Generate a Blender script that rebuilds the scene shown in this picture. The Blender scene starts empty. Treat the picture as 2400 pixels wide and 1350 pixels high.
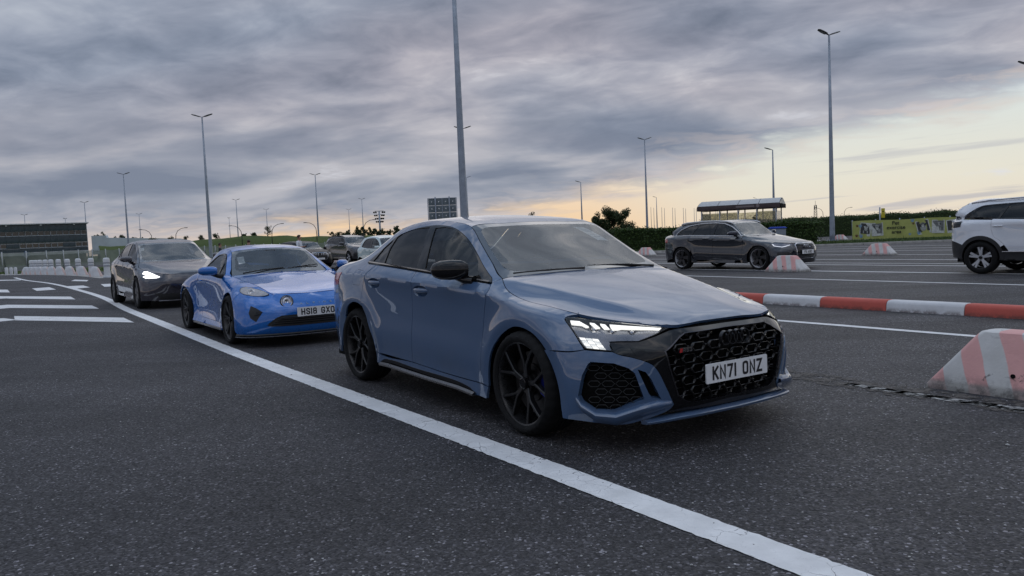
import bpy, bmesh, math, random
import numpy as np
from mathutils import Vector, Matrix
from mathutils.bvhtree import BVHTree
from mathutils.geometry import delaunay_2d_cdt

random.seed(7); RNG = np.random.default_rng(11)
SC = bpy.context.scene
COL = SC.collection
PI = math.pi

# ------------------------------------------------------------------ camera, sky, sun, exposure
CAM_H = 1.2113; PITCH = -0.06388; ROLL = 0.0427
cam_data = bpy.data.cameras.new('camera')
cam_data.sensor_width = 36.0; cam_data.lens = 36.0 * 1834.62 / 2400.0
cam_data.clip_start = 0.05; cam_data.clip_end = 6000
cam = bpy.data.objects.new('camera', cam_data); COL.objects.link(cam)
_f = Vector((0, math.cos(PITCH), math.sin(PITCH))); _u = Vector((0, -math.sin(PITCH), math.cos(PITCH))); _x = Vector((1, 0, 0))
_c, _s = math.cos(ROLL), math.sin(ROLL)
_xr = _c * _x - _s * _u; _ur = _s * _x + _c * _u
cam.matrix_world = Matrix(((_xr.x, _ur.x, -_f.x, 0), (_xr.y, _ur.y, -_f.y, 0), (_xr.z, _ur.z, -_f.z, CAM_H), (0, 0, 0, 1)))
SC.camera = cam

SC.view_settings.view_transform = 'Standard'; SC.view_settings.look = 'None'
SC.view_settings.exposure = 0.0; SC.view_settings.gamma = 1.0; SC.view_settings.use_curve_mapping = False

SUN_ELEV = math.radians(12); SUN_AZ = math.radians(28)      # low sun ahead on the right, behind the cloud bank

class NT:
    """small helper round a node tree"""
    def __init__(s, tree): s.t = tree; s.n = tree.nodes; s.l = tree.links
    def new(s, typ, **kw):
        n = s.n.new(typ)
        for k, v in kw.items():
            if k[0] == '_': n.inputs[int(k[1:])].default_value = v
            else: setattr(n, k, v)
        return n
    def link(s, a, b): s.l.new(a, b)
    def math(s, op, a, b=None, c=None, clamp=False):
        n = s.n.new('ShaderNodeMath'); n.operation = op; n.use_clamp = clamp
        for i, v in enumerate((a, b, c)):
            if v is None: continue
            if isinstance(v, (int, float)): n.inputs[i].default_value = v
            else: s.l.new(v, n.inputs[i])
        return n.outputs[0]
    def mix(s, fac, a, b, blend='MIX'):
        n = s.n.new('ShaderNodeMix'); n.data_type = 'RGBA'; n.blend_type = blend
        for sock, v in ((n.inputs[0], fac), (n.inputs[6], a), (n.inputs[7], b)):
            if isinstance(v, (int, float)): sock.default_value = v
            elif isinstance(v, tuple): sock.default_value = (*v[:3], 1)
            else: s.l.new(v, sock)
        return n.outputs[2]
    def ramp(s, fac, stops, interp='LINEAR'):
        n = s.n.new('ShaderNodeValToRGB'); n.color_ramp.interpolation = interp
        el = n.color_ramp.elements
        while len(el) > 1: el.remove(el[-1])
        for i, (p, c) in enumerate(stops):
            e = el[0] if i == 0 else el.new(p)
            e.position = p
            e.color = (c, c, c, 1) if isinstance(c, (int, float)) else (*c[:3], 1)
        s.l.new(fac, n.inputs[0]); return n.outputs[0]
    def noise(s, vec, scale, detail=4, rough=.55, dist=0.0, lac=2.0):
        n = s.n.new('ShaderNodeTexNoise')
        for k, v in (('Scale', scale), ('Detail', detail), ('Roughness', rough), ('Distortion', dist), ('Lacunarity', lac)): n.inputs[k].default_value = v
        if vec is not None: s.l.new(vec, n.inputs['Vector'])
        return n.outputs['Fac']
    def smooth(s, v, lo, hi):
        n = s.n.new('ShaderNodeMapRange'); n.interpolation_type = 'SMOOTHSTEP'
        n.inputs[1].default_value = lo; n.inputs[2].default_value = hi
        s.l.new(v, n.inputs[0]); return n.outputs[0]

def srgb(r, g, b):
    f = lambda c: (c / 255 / 12.92) if c / 255 <= .04045 else ((c / 255 + .055) / 1.055) ** 2.4
    return (f(r), f(g), f(b))

def build_world():
    w = bpy.data.worlds.new('World'); SC.world = w; w.use_nodes = True
    t = NT(w.node_tree); t.n.clear()
    out = t.new('ShaderNodeOutputWorld'); bg = t.new('ShaderNodeBackground'); bg.inputs['Strength'].default_value = 0.1
    t.link(bg.outputs[0], out.inputs[0])
    sky = t.new('ShaderNodeTexSky'); sky.sky_type = 'NISHITA'; sky.sun_disc = False
    sky.sun_elevation = SUN_ELEV; sky.sun_rotation = SUN_AZ; sky.air_density = 1.0; sky.dust_density = 1.5
    tc = t.new('ShaderNodeTexCoord')
    sep = t.new('ShaderNodeSeparateXYZ'); t.link(tc.outputs['Generated'], sep.inputs[0])
    X, Y, Z = sep.outputs
    zc = t.math('MAXIMUM', Z, 0.0)
    el = zc                                                       # sin(elevation)
    az = t.math('ARCTAN2', X, Y)                                  # 0 ahead, + to the right
    K = 10.0
    def C(r, g, b): return tuple(K * v for v in srgb(r, g, b))
    # flat cloud deck: project the direction on a plane overhead
    inv = t.math('DIVIDE', 1.0, t.math('ADD', zc, 0.16))
    px = t.math('MULTIPLY', X, inv); py = t.math('MULTIPLY', Y, inv)
    # streets of cloud running a little towards the right
    rx = t.math('ADD', t.math('MULTIPLY', px, .93), t.math('MULTIPLY', py, -.36))
    ry = t.math('ADD', t.math('MULTIPLY', px, .36), t.math('MULTIPLY', py, .93))
    cv = t.new('ShaderNodeCombineXYZ'); t.link(t.math('MULTIPLY', rx, .85), cv.inputs[0]); t.link(ry, cv.inputs[1]); cv.inputs[2].default_value = 3.7
    n1 = t.noise(cv.outputs[0], 1.35, 5, .50, .25)
    n2 = t.noise(cv.outputs[0], 4.4, 5, .54, .35)
    n3 = t.noise(cv.outputs[0], 0.7, 2, .5, .2)
    # cloud body colour: dark bluish grey bellies to pale mauve tops
    body = t.ramp(t.math('ADD', t.math('MULTIPLY', n1, .55), t.math('MULTIPLY', n2, .45)),
                  [(.33, C(112, 120, 136)), (.43, C(137, 143, 158)), (.51, C(157, 161, 174)), (.59, C(180, 182, 191)), (.70, C(216, 216, 219))])
    # overhead the cloud is nearer, its lumps larger and more contrasted
    near = t.ramp(t.math('ADD', t.math('MULTIPLY', n1, .5), t.math('MULTIPLY', n2, .5)), [(.34, C(82, 96, 117)), (.45, C(118, 131, 149)), (.54, C(164, 171, 182)), (.66, C(220, 218, 219))])
    body = t.mix(t.smooth(el, .30, .62), body, near)
    tint = t.ramp(n3, [(.40, (.94, 1.0, 1.05)), (.60, (1.05, .99, .985))])
    body = t.mix(1.0, body, tint, 'MULTIPLY')
    # far cloud base goes bluish and even towards the horizon, then warm light below it
    lowcol = t.ramp(n1, [(.38, C(126, 135, 153)), (.5, C(150, 156, 170)), (.62, C(184, 184, 191))])
    body = t.mix(t.smooth(el, .22, .07), body, lowcol)
    # clear strip over the horizon: pale cream, warmer near the middle
    warm = t.ramp(t.math('MULTIPLY', el, 5.0), [(0.0, C(246, 208, 160)), (.22, C(240, 214, 184)), (.5, C(226, 218, 208)), (1.0, C(200, 210, 226))])
    right = t.ramp(t.math('MULTIPLY', el, 5.0), [(0.0, C(228, 215, 197)), (.25, C(226, 223, 209)), (.6, C(216, 223, 220)), (1.0, C(190, 205, 232))])
    glow = t.smooth(az, .06, .32)
    clear = t.mix(glow, warm, right)
    clear = t.mix(t.smooth(az, -.22, -.5), clear, t.ramp(t.math('MULTIPLY', el, 5.0), [(0, C(214, 199, 190)), (.4, C(200, 196, 200)), (1, C(180, 184, 200))]))
    clear = t.mix(0.005, clear, sky.outputs[0])
    # cloud edge climbs to the right
    edge = t.math('ADD', t.math('MULTIPLY', t.math('MULTIPLY', t.smooth(az, -.15, .66), t.smooth(az, 1.5, .8)), .118), .016)
    wob = t.math('MULTIPLY', t.math('SUBTRACT', n2, .5), .07)
    wob2 = t.math('MULTIPLY', t.math('SUBTRACT', n1, .5), .10)
    d = t.math('SUBTRACT', t.math('ADD', t.math('ADD', el, wob), wob2), edge)
    cover = t.smooth(d, -.016, .026)
    # lit fringe along the edge and bright gaps
    fringe = t.math('MULTIPLY', t.smooth(d, .05, .0), t.smooth(n2, .44, .6))
    body = t.mix(t.math('MULTIPLY', fringe, .6), body, C(232, 214, 200))
    col = t.mix(cover, clear, body)
    # thin bars of cloud in the clear strip
    hv = t.new('ShaderNodeCombineXYZ'); t.link(t.math('MULTIPLY', az, 3.0), hv.inputs[0]); t.link(t.math('MULTIPLY', t.math('ADD', el, t.math('MULTIPLY', az, -.05)), 60.0), hv.inputs[1])
    n4 = t.noise(hv.outputs[0], 1.0, 4, .55, .3)
    bars = t.math('MULTIPLY', t.smooth(n4, .56, .68), t.math('MULTIPLY', t.smooth(el, .16, .03), t.math('SUBTRACT', 1.0, cover)))
    col = t.mix(t.math('MULTIPLY', bars, .55), col, C(168, 170, 184))
    # breaks with blue and with bright rims
    gap = t.math('MULTIPLY', t.smooth(n1, .60, .72), t.smooth(n2, .5, .66))
    col = t.mix(t.math('MULTIPLY', gap, .75), col, C(222, 224, 232))
    # overcast sky grows brighter overhead
    up = t.ramp(el, [(0.0, 1.0), (.36, 1.0), (.6, 1.75), (1.0, 2.5)])
    col = t.mix(1.0, col, up, 'MULTIPLY')
    # below the horizon
    col = t.mix(t.smooth(Z, -.002, -.03), col, C(70, 70, 74))
    t.link(col, bg.inputs[0])

build_world()
sd = bpy.data.lights.new('sun', 'SUN'); sd.energy = 0.5; sd.angle = math.radians(90); sd.color = (1.0, .95, .88)
sun = bpy.data.objects.new('sun', sd); COL.objects.link(sun)
# diffuse sun through cloud, from the sun's azimuth
_d = Vector((math.sin(SUN_AZ) * math.cos(SUN_ELEV), math.cos(SUN_AZ) * math.cos(SUN_ELEV), math.sin(SUN_ELEV)))
sun.rotation_euler = _d.to_track_quat('Z', 'Y').to_euler()
def gz(x, y):
    """height of the tarmac: flat round the camera, a slight rise far down the lane on the left"""
    r = math.hypot(x, y)
    s = lambda v, a, b: (lambda t: t * t * (3 - 2 * t))(min(1, max(0, (v - a) / (b - a))))
    return .082 * s(r, 7.5, 16.5) * s(-x, 0, 5) - .035 * s(r, 20, 45) * s(-x, 0, 5)
# ------------------------------------------------------------------ object helpers
def tag(o, label=None, cat=None, group=None, kind=None):
    if label: o['label'] = label
    if cat: o['category'] = cat
    if group: o['group'] = group
    if kind: o['kind'] = kind
    return o

def empty(name, loc=(0, 0, 0), rz=0.0, parent=None):
    o = bpy.data.objects.new(name, None); COL.objects.link(o)
    o.location = loc; o.rotation_euler = (0, 0, rz); o.empty_display_size = .2
    if parent: o.parent = parent
    return o

def link_mesh(name, me, mat=None, parent=None):
    o = bpy.data.objects.new(name, me); COL.objects.link(o)
    if mat is not None and not me.materials: me.materials.append(mat)
    if parent: o.parent = parent
    return o

def from_bm(name, bm, mat=None, parent=None, smooth=True, sharp=35, recalc=False):
    if recalc: bmesh.ops.recalc_face_normals(bm, faces=bm.faces)
    if smooth:
        lim = math.radians(sharp)
        for f in bm.faces: f.smooth = True
        for e in bm.edges:
            if len(e.link_faces) == 2:
                if e.calc_face_angle(0) > lim: e.smooth = False
    me = bpy.data.meshes.new(name); bm.to_mesh(me); bm.free()
    return link_mesh(name, me, mat, parent)

def copy_tree(o, parent=None):
    c = o.copy(); COL.objects.link(c)
    if parent: c.parent = parent
    for ch in o.children: copy_tree(ch, c)
    return c

def add_box(bm, c, s, rot=None, bevel=0.0, taper=None):
    """box centre c, full size s, optional 3x3/4x4 rotation"""
    vs = []
    for dz in (-.5, .5):
        for dx, dy in ((-.5, -.5), (.5, -.5), (.5, .5), (-.5, .5)):
            k = taper if (taper and dz > 0) else 1
            v = Vector((dx * s[0] * k, dy * s[1] * k, dz * s[2]))
            if rot is not None: v = rot @ v
            vs.append(bm.verts.new(v + Vector(c)))
    fs = [(3, 2, 1, 0), (4, 5, 6, 7), (0, 1, 5, 4), (1, 2, 6, 5), (2, 3, 7, 6), (3, 0, 4, 7)]
    faces = [bm.faces.new([vs[i] for i in f]) for f in fs]
    if bevel > 0:
        es = list({e for f in faces for e in f.edges})
        bmesh.ops.bevel(bm, geom=es, offset=bevel, segments=2, affect='EDGES', profile=.6)

def add_tube(bm, pts, rad, n=10, cap=True):
    """tube through points; rad number or list"""
    pts = [Vector(p) for p in pts]
    rings = []
    ref = None
    for i, p in enumerate(pts):
        a = pts[max(i - 1, 0)]; b = pts[min(i + 1, len(pts) - 1)]
        d = (b - a).normalized()
        if ref is None:
            ref = Vector((0, 0, 1)) if abs(d.z) < .9 else Vector((1, 0, 0))
        s = d.cross(ref).normalized(); u = s.cross(d).normalized(); ref = u
        r = rad[i] if isinstance(rad, (list, tuple)) else rad
        rings.append([bm.verts.new(p + (s * math.cos(2 * PI * k / n) + u * math.sin(2 * PI * k / n)) * r) for k in range(n)])
    for i in range(len(rings) - 1):
        for k in range(n):
            bm.faces.new((rings[i][k], rings[i][(k + 1) % n], rings[i + 1][(k + 1) % n], rings[i + 1][k]))
    if cap:
        bm.faces.new(rings[0][::-1]); bm.faces.new(rings[-1])

def add_lathe(bm, prof, n=48, axis='y', close=False, wob=None, c=(0, 0, 0)):
    """prof: list of (r, h). axis y or z"""
    rings = []
    for k in range(n):
        a = 2 * PI * k / n
        ring = []
        for i, (r, h) in enumerate(prof):
            rr = r + (wob(i, k) if wob else 0)
            if axis == 'y': v = Vector((rr * math.cos(a), h, rr * math.sin(a)))
            else: v = Vector((rr * math.cos(a), rr * math.sin(a), h))
            ring.append(bm.verts.new(v + Vector(c)))
        rings.append(ring)
    m = len(prof)
    for k in range(n):
        A = rings[k]; B = rings[(k + 1) % n]
        for i in range(m - 1 if not close else m):
            j = (i + 1) % m
            try: bm.faces.new((A[i], A[j], B[j], B[i]) if axis == 'y' else (A[i], B[i], B[j], A[j]))
            except ValueError: pass
    bmesh.ops.remove_doubles(bm, verts=bm.verts, dist=1e-5)

def add_prism(bm, loop, z0, z1, f=None):
    """extrude 2D loop between two heights; f maps (a,b,h)->xyz"""
    f = f or (lambda a, b, h: (a, b, h))
    lo = [bm.verts.new(f(a, b, z0)) for a, b in loop]; hi = [bm.verts.new(f(a, b, z1)) for a, b in loop]
    n = len(loop)
    for i in range(n): bm.faces.new((lo[i], lo[(i + 1) % n], hi[(i + 1) % n], hi[i]))
    bm.faces.new(lo[::-1]); bm.faces.new(hi)

# ------------------------------------------------------------------ splines and lofts
class Curve:
    def __init__(s, P, crease=()):
        P = np.asarray(P, float); s.P = P; n = len(P)
        ch = np.linalg.norm(np.diff(P, axis=0), axis=1); ch = np.maximum(ch, 1e-9) ** .75
        s.t = np.concatenate([[0], np.cumsum(ch)])
        h = np.diff(s.t); d = np.diff(P, axis=0) / h[:, None]
        L = np.empty_like(P); R = np.empty_like(P)
        if n == 2: L[:] = d[0]; R[:] = d[0]
        else:
            m = (h[:-1, None] * d[1:] + h[1:, None] * d[:-1]) / (h[:-1] + h[1:])[:, None]
            L[1:-1] = m; R[1:-1] = m
            R[0] = 1.5 * d[0] - .5 * m[0]; L[-1] = 1.5 * d[-1] - .5 * m[-1]; L[0] = R[0]; R[-1] = L[-1]
            cr = dict(crease) if isinstance(crease, dict) else {i: 1.0 for i in crease}
            for i, w in cr.items():
                if 0 < i < n - 1:
                    L[i] = (1 - w) * m[i - 1] + w * (1.5 * d[i - 1] - .5 * R[i - 1])
                    R[i] = (1 - w) * m[i - 1] + w * (1.5 * d[i] - .5 * (L[i + 1] if i + 1 < n - 1 else d[i]))
        s.L = L; s.R = R; s.h = h
    def __call__(s, t):
        t = np.asarray(t, float)
        i = np.clip(np.searchsorted(s.t, t, side='right') - 1, 0, len(s.h) - 1)
        h = s.h[i]; u = ((t - s.t[i]) / h)[..., None]; h = h[..., None]
        return ((2 * u**3 - 3 * u**2 + 1) * s.P[i] + (u**3 - 2 * u**2 + u) * h * s.R[i] + (-2 * u**3 + 3 * u**2) * s.P[i + 1] + (u**3 - u**2) * h * s.L[i + 1])

def spline(pts, step=None, n=None, crease=()):
    c = Curve(pts, crease)
    L = np.linalg.norm(np.diff(c(np.linspace(0, c.t[-1], 60)), axis=0), axis=1).sum()
    if n is None: n = max(2, int(math.ceil(L / step)) + 1)
    tt = np.linspace(0, c.t[-1], 20 * n); q = c(tt)
    s = np.concatenate([[0], np.cumsum(np.linalg.norm(np.diff(q, axis=0), axis=1))])
    return c(np.interp(np.linspace(0, s[-1], n), s, tt))

def loft(lines, ns, m, row_crease=None, mark_crease=()):
    """lines: list of lines, each a list of segments (each a list of points; a segment starts at the previous one's end).
    Returns array (rows, cols, 3) and per-line samples."""
    G = []
    for ln in lines:
        pts = [p for sg in ln for p in sg]
        marks = np.cumsum([len(sg) for sg in ln]) - 1
        c = Curve(pts, {int(marks[k]): 1.0 for k in mark_crease})
        tt = []
        t0 = 0.0
        for k, mk in enumerate(marks):
            t1 = c.t[mk]
            u = np.linspace(t0, t1, ns[k] + 1)
            tt += list(u if k == 0 else u[1:]); t0 = t1
        G.append(c(np.array(tt)))
    G = np.array(G)                                      # lines x cols x 3
    cols = []
    for j in range(G.shape[1]):
        cr = {}
        if row_crease:
            for r, w in row_crease.items(): cr[r] = w(j / (G.shape[1] - 1)) if callable(w) else w
        c = Curve(G[:, j], cr)
        tt = np.concatenate([np.linspace(c.t[k], c.t[k + 1], m + 1)[(0 if k == 0 else 1):] for k in range(len(lines) - 1)])
        cols.append(c(tt))
    return np.array(cols).transpose(1, 0, 2), G

def fillet_loop(segs, step, fil=0.012):
    """closed 2D/3D loop from spline segments joined at corners, with small fillets"""
    out = []
    for sg in segs:
        sg = np.asarray(sg, float)
        q = spline(sg, step) if len(sg) > 2 or np.linalg.norm(sg[1] - sg[0]) > step else sg
        out.append(q)
    # corners rounding: cut both ends back by fil and add an arc through a quadratic
    n = len(out); res = []
    for i in range(n):
        a = out[i]; b = out[(i + 1) % n]
        res.append((a, b))
    trimmed = []
    for q in out:
        s = np.concatenate([[0], np.cumsum(np.linalg.norm(np.diff(q, axis=0), axis=1))]); L = s[-1]
        f = min(fil, L * .4)
        k = max(2, int(round((L - 2 * f) / step)) + 1)
        ss = np.linspace(f, L - f, k)
        trimmed.append(np.stack([np.interp(ss, s, q[:, d]) for d in range(q.shape[1])], 1))
    loop = []
    for i in range(n):
        a = trimmed[i]; b = trimmed[(i + 1) % n]; c = out[i][-1]
        loop += list(a)
        if fil > 1e-4:
            for u in (.25, .5, .75): loop.append((1 - u)**2 * a[-1] + 2 * u * (1 - u) * c + u * u * b[0])
    return np.array(loop)

def poly_area(L): return .5 * np.sum(L[:, 0] * np.roll(L[:, 1], -1) - np.roll(L[:, 0], -1) * L[:, 1])

def inset(L, d):
    if poly_area(L) < 0: L = L[::-1]
    a = L - np.roll(L, 1, 0); b = np.roll(L, -1, 0) - L
    a /= np.linalg.norm(a, axis=1)[:, None] + 1e-12; b /= np.linalg.norm(b, axis=1)[:, None] + 1e-12
    na = np.stack([-a[:, 1], a[:, 0]], 1); nb = np.stack([-b[:, 1], b[:, 0]], 1)
    n = na + nb; ln = np.linalg.norm(n, axis=1)
    n = n / np.maximum(ln, .6)[:, None] ** 1
    return L + n * d

def inside(pts, L):
    x, y = pts[:, 0][:, None], pts[:, 1][:, None]
    x0, y0 = L[:, 0], L[:, 1]; x1, y1 = np.roll(x0, -1), np.roll(y0, -1)
    c = ((y0 > y) != (y1 > y)) & (x < (x1 - x0) * (y - y0) / (np.where(y1 == y0, 1e-12, y1 - y0)) + x0)
    return (c.sum(1) % 2) == 1

def dist_loop(pts, L):
    A = L; B = np.roll(L, -1, 0); d = B - A; ll = (d**2).sum(1) + 1e-12
    out = np.full(len(pts), 1e9)
    for k in range(0, len(pts), 2000):
        p = pts[k:k + 2000]
        w = p[:, None] - A[None]
        t = np.clip((w * d).sum(2) / ll, 0, 1)
        out[k:k + 2000] = np.sqrt(((w - t[..., None] * d)**2).sum(2).min(1))
    return out

def triangulate(loop, holes, sp):
    """returns verts2d, tris, boundary loops as index lists"""
    loops = [loop] + list(holes)
    lo = loop.min(0); hi = loop.max(0)
    nx = int((hi[0] - lo[0]) / sp) + 2; ny = int((hi[1] - lo[1]) / (sp * .866)) + 2
    gx, gy = np.meshgrid(np.arange(nx), np.arange(ny))
    g = np.stack([lo[0] + (gx + .5 * (gy % 2)) * sp, lo[1] + gy * sp * .866], -1).reshape(-1, 2)
    ok = inside(g, loop)
    for h in holes: ok &= ~inside(g, h)
    g = g[ok]
    if len(g):
        dmin = np.min([dist_loop(g, L) for L in loops], 0); g = g[dmin > sp * .5]
    V = np.concatenate(loops + [g]); E = []; k = 0; idx = []
    for L in loops:
        n = len(L); ids = list(range(k, k + n)); idx.append(ids)
        E += [(ids[i], ids[(i + 1) % n]) for i in range(n)]; k += n
    vo, eo, fo, ov, oe, of = delaunay_2d_cdt([Vector(v) for v in V], E, [], 0, 1e-7)
    vo = np.array([(v.x, v.y) for v in vo]); T = np.array([f for f in fo if len(f) == 3])
    cen = vo[T].mean(1); ok = inside(cen, loop)
    for h in holes: ok &= ~inside(cen, h)
    T = T[ok]
    a = vo[T]; ar = (a[:, 1, 0] - a[:, 0, 0]) * (a[:, 2, 1] - a[:, 0, 1]) - (a[:, 1, 1] - a[:, 0, 1]) * (a[:, 2, 0] - a[:, 0, 0])
    T[ar < 0] = T[ar < 0][:, ::-1]
    return vo, T

class Body:
    """base surface of a vehicle (both halves) that panels are cut from"""
    def __init__(s, patches, bump=None):
        V = []; F = []; s.lines = {}
        for G, flip in patches:
            e = .010                                             # run each patch on a little past its edges so that no ray slips between two
            def ext(a, b): d = a - b; return a + d / (np.linalg.norm(d, axis=-1, keepdims=True) + 1e-9) * e
            if flip is not None: G = np.concatenate([ext(G[0], G[1])[None], G, G[-1:]], 0) if flip == 'T' else np.concatenate([G, ext(G[-1], G[-2])[None]], 0)
            if flip == 'T': G = np.concatenate([ext(G[:, 0], G[:, 1])[:, None], G, ext(G[:, -1], G[:, -2])[:, None]], 1)
            for my in (1, -1):
                g = G.copy()
                if bump is not None: g = bump(g)
                g = g * np.array([1, my, 1.0]); r, c = g.shape[:2]; k = len(V)
                V += [tuple(p) for p in g.reshape(-1, 3)]
                for i in range(r - 1):
                    for j in range(c - 1):
                        q = (k + i * c + j, k + i * c + j + 1, k + (i + 1) * c + j + 1, k + (i + 1) * c + j)
                        F.append(q if my == 1 else q[::-1])
        s.V = V; s.F = F
        s.bvh = BVHTree.FromPolygons([Vector(v) for v in V], F)
    def cast(s, o, d):
        h = s.bvh.ray_cast(Vector(o), Vector(d))
        if h[0] is None:
            # graze: walk to the nearest surface point
            o, d = Vector(o), Vector(d); best = None
            for t in np.linspace(2.5, 11, 69):
                n = s.bvh.find_nearest(o + d * t)
                if best is None or n[3] < best[3]: best = n
            return np.array(best[0])
        return np.array(h[0])

AX = {'y': (np.array([0, 1., 0]), np.array([-1., 0, 0])), 'z': (np.array([0, 0, 1.]), np.array([0., 1, 0])), 'x': (np.array([1., 0, 0]), np.array([0., 1, 0])), '-x': (np.array([-1., 0, 0]), np.array([0., -1, 0]))}
def basis(w, h=None):
    w = np.asarray(w, float); w /= np.linalg.norm(w)
    if h is None:
        h = np.cross([0, 0, 1.], w)
        if np.linalg.norm(h) < 1e-6: h = np.array([0, 1., 0])
    h = np.asarray(h, float); h /= np.linalg.norm(h)
    v = np.cross(w, h)
    return w, h, v

def panel(body, name, w, loop3, mat, parent=None, holes3=(), gap=.003, off=0.0, depth=.018, sp=.03, mirror=True, smooth_it=1, far=6.0, shift=None, hgap=None, post=None, merge=False):
    """cut a panel out of the body: loop3 in 3D (any point on the projecting ray will do), w outward direction.
    Returns list of objects (one, or two when mirrored)."""
    w, h, v = basis(w)
    def to2(L): L = np.asarray(L, float); return np.stack([L @ h, L @ v], 1)
    L = to2(loop3)
    if poly_area(L) < 0: L = L[::-1]
    if gap: L = inset(L, gap)
    H = []
    for hh in holes3:
        q = to2(hh)
        if poly_area(q) < 0: q = q[::-1]
        g2 = gap if hgap is None else hgap
        if g2: q = inset(q, -g2)
        H.append(q)
    vo, T = triangulate(L, H, sp)
    P = np.array([body.cast(h * a + v * b + w * far, -w) for a, b in vo])
    n = len(P)
    # boundary edges
    ec = {}
    for t in T:
        for i in range(3):
            a, b = int(t[i]), int(t[(i + 1) % 3]); ec[(a, b)] = ec.get((a, b), 0) + 1
    bd = [(a, b) for (a, b) in ec if (b, a) not in ec]
    onb = np.zeros(n, bool)
    for a, b in bd: onb[a] = onb[b] = True
    if smooth_it:
        nb = [set() for _ in range(n)]
        for t in T:
            for i in range(3): nb[t[i]].add(int(t[(i + 1) % 3])); nb[t[i]].add(int(t[(i + 2) % 3]))
        A = np.concatenate([[i] * len(nb[i]) for i in range(n)]).astype(int); B = np.concatenate([list(nb[i]) for i in range(n) if nb[i]]).astype(int)
        cnt = np.maximum(np.bincount(A, minlength=n), 1)[:, None]
        for _ in range(smooth_it):
            S = np.zeros((n, 3)); np.add.at(S, A, P[B]); S /= cnt
            d = ((S - P) @ w)[:, None] * w          # only along the projection
            P = np.where(onb[:, None], P, P + .5 * d)
    # normals
    fn = np.cross(P[T[:, 1]] - P[T[:, 0]], P[T[:, 2]] - P[T[:, 0]])
    N = np.zeros((n, 3))
    for i in range(3): np.add.at(N, T[:, i], fn)
    N /= np.linalg.norm(N, axis=1)[:, None] + 1e-12
    P = P + N * off
    if shift is not None: P = P + np.asarray(shift)
    if post is not None: P = post(P, vo)
    objs = []
    if merge:  # both halves as one piece, welded along the centre line
        z0 = np.abs(P[:, 1]) < .012; P[z0, 1] = 0; M = np.array([1, -1, 1.0])
        verts = [tuple(p) for p in P] + [tuple(p * M) for p in P]; faces = [tuple(int(x) for x in t) for t in T] + [tuple(int(x) + n for x in t[::-1]) for t in T]
        ed = [(a, b) for a, b in bd if not (z0[a] and z0[b])]; bi = {}
        for s_, off_ in ((1, 0), (-1, n)):
            for a, b in ed:
                for k in (a, b):
                    if (k, s_) not in bi: bi[(k, s_)] = len(verts); q = P[k] - N[k] * depth; verts.append((q[0], q[1] * s_, q[2]))
                q = (b + off_, a + off_, bi[(a, s_)], bi[(b, s_)]); faces.append(q if s_ == 1 else q[::-1])
        bm = bmesh.new(); vs = [bm.verts.new(v) for v in verts]
        for f in faces: bm.faces.new([vs[i] for i in f])
        bmesh.ops.remove_doubles(bm, verts=bm.verts, dist=2e-4)
        for f in bm.faces: f.smooth = True
        for e in bm.edges:
            if len(e.link_faces) == 2 and e.calc_face_angle(0) > .7: e.smooth = False
        me = bpy.data.meshes.new(name); bm.to_mesh(me); bm.free()
        return [link_mesh(name, me, mat, parent)]
    for my in ((1, -1) if mirror else (1,)):
        M = np.array([1, my, 1.0])
        verts = [tuple(p * M) for p in P]; faces = [tuple(int(x) for x in (t if my == 1 else t[::-1])) for t in T]
        if depth > 0:
            bi = {}
            for i in np.nonzero(onb)[0]:
                bi[int(i)] = len(verts); verts.append(tuple((P[i] - N[i] * depth) * M))
            for a, b in bd:
                q = (b, a, bi[a], bi[b]); faces.append(q if my == 1 else q[::-1])
        me = bpy.data.meshes.new(name); me.from_pydata(verts, [], faces); me.update()
        me.polygons.foreach_set('use_smooth', [True] * len(me.polygons))
        if depth > 0:
            bm = bmesh.new(); bm.from_mesh(me)
            for e in bm.edges:
                if len(e.link_faces) == 2 and e.calc_face_angle(0) > .6: e.smooth = False
            bm.to_mesh(me); bm.free()
        objs.append(link_mesh(name, me, mat, parent))
    return objs

def mirror_half(L, ax=1):
    """half loop from the centre line round to the centre line -> whole loop"""
    L = np.asarray(L, float); M = np.ones(3); M[ax] = -1
    R = (L * M)[::-1]
    return np.concatenate([L, R[1:-1] if abs(L[0][ax]) < 1e-4 and abs(L[-1][ax]) < 1e-4 else R])

def loop3(*segs, step=.02, fil=.012): return fillet_loop([np.asarray(s, float) for s in segs], step, fil)

def snap(body, L):
    return np.array([tuple(body.bvh.find_nearest(Vector(p))[0]) for p in L])
# ------------------------------------------------------------------ materials
MATS = {}
def new_mat(name):
    m = bpy.data.materials.new(name); m.use_nodes = True
    t = NT(m.node_tree); t.n.clear()
    out = t.new('ShaderNodeOutputMaterial'); b = t.new('ShaderNodeBsdfPrincipled'); t.link(b.outputs[0], out.inputs[0])
    tc = t.new('ShaderNodeTexCoord')
    MATS[name] = m
    return m, t, b, tc.outputs['Object'], out

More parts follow.
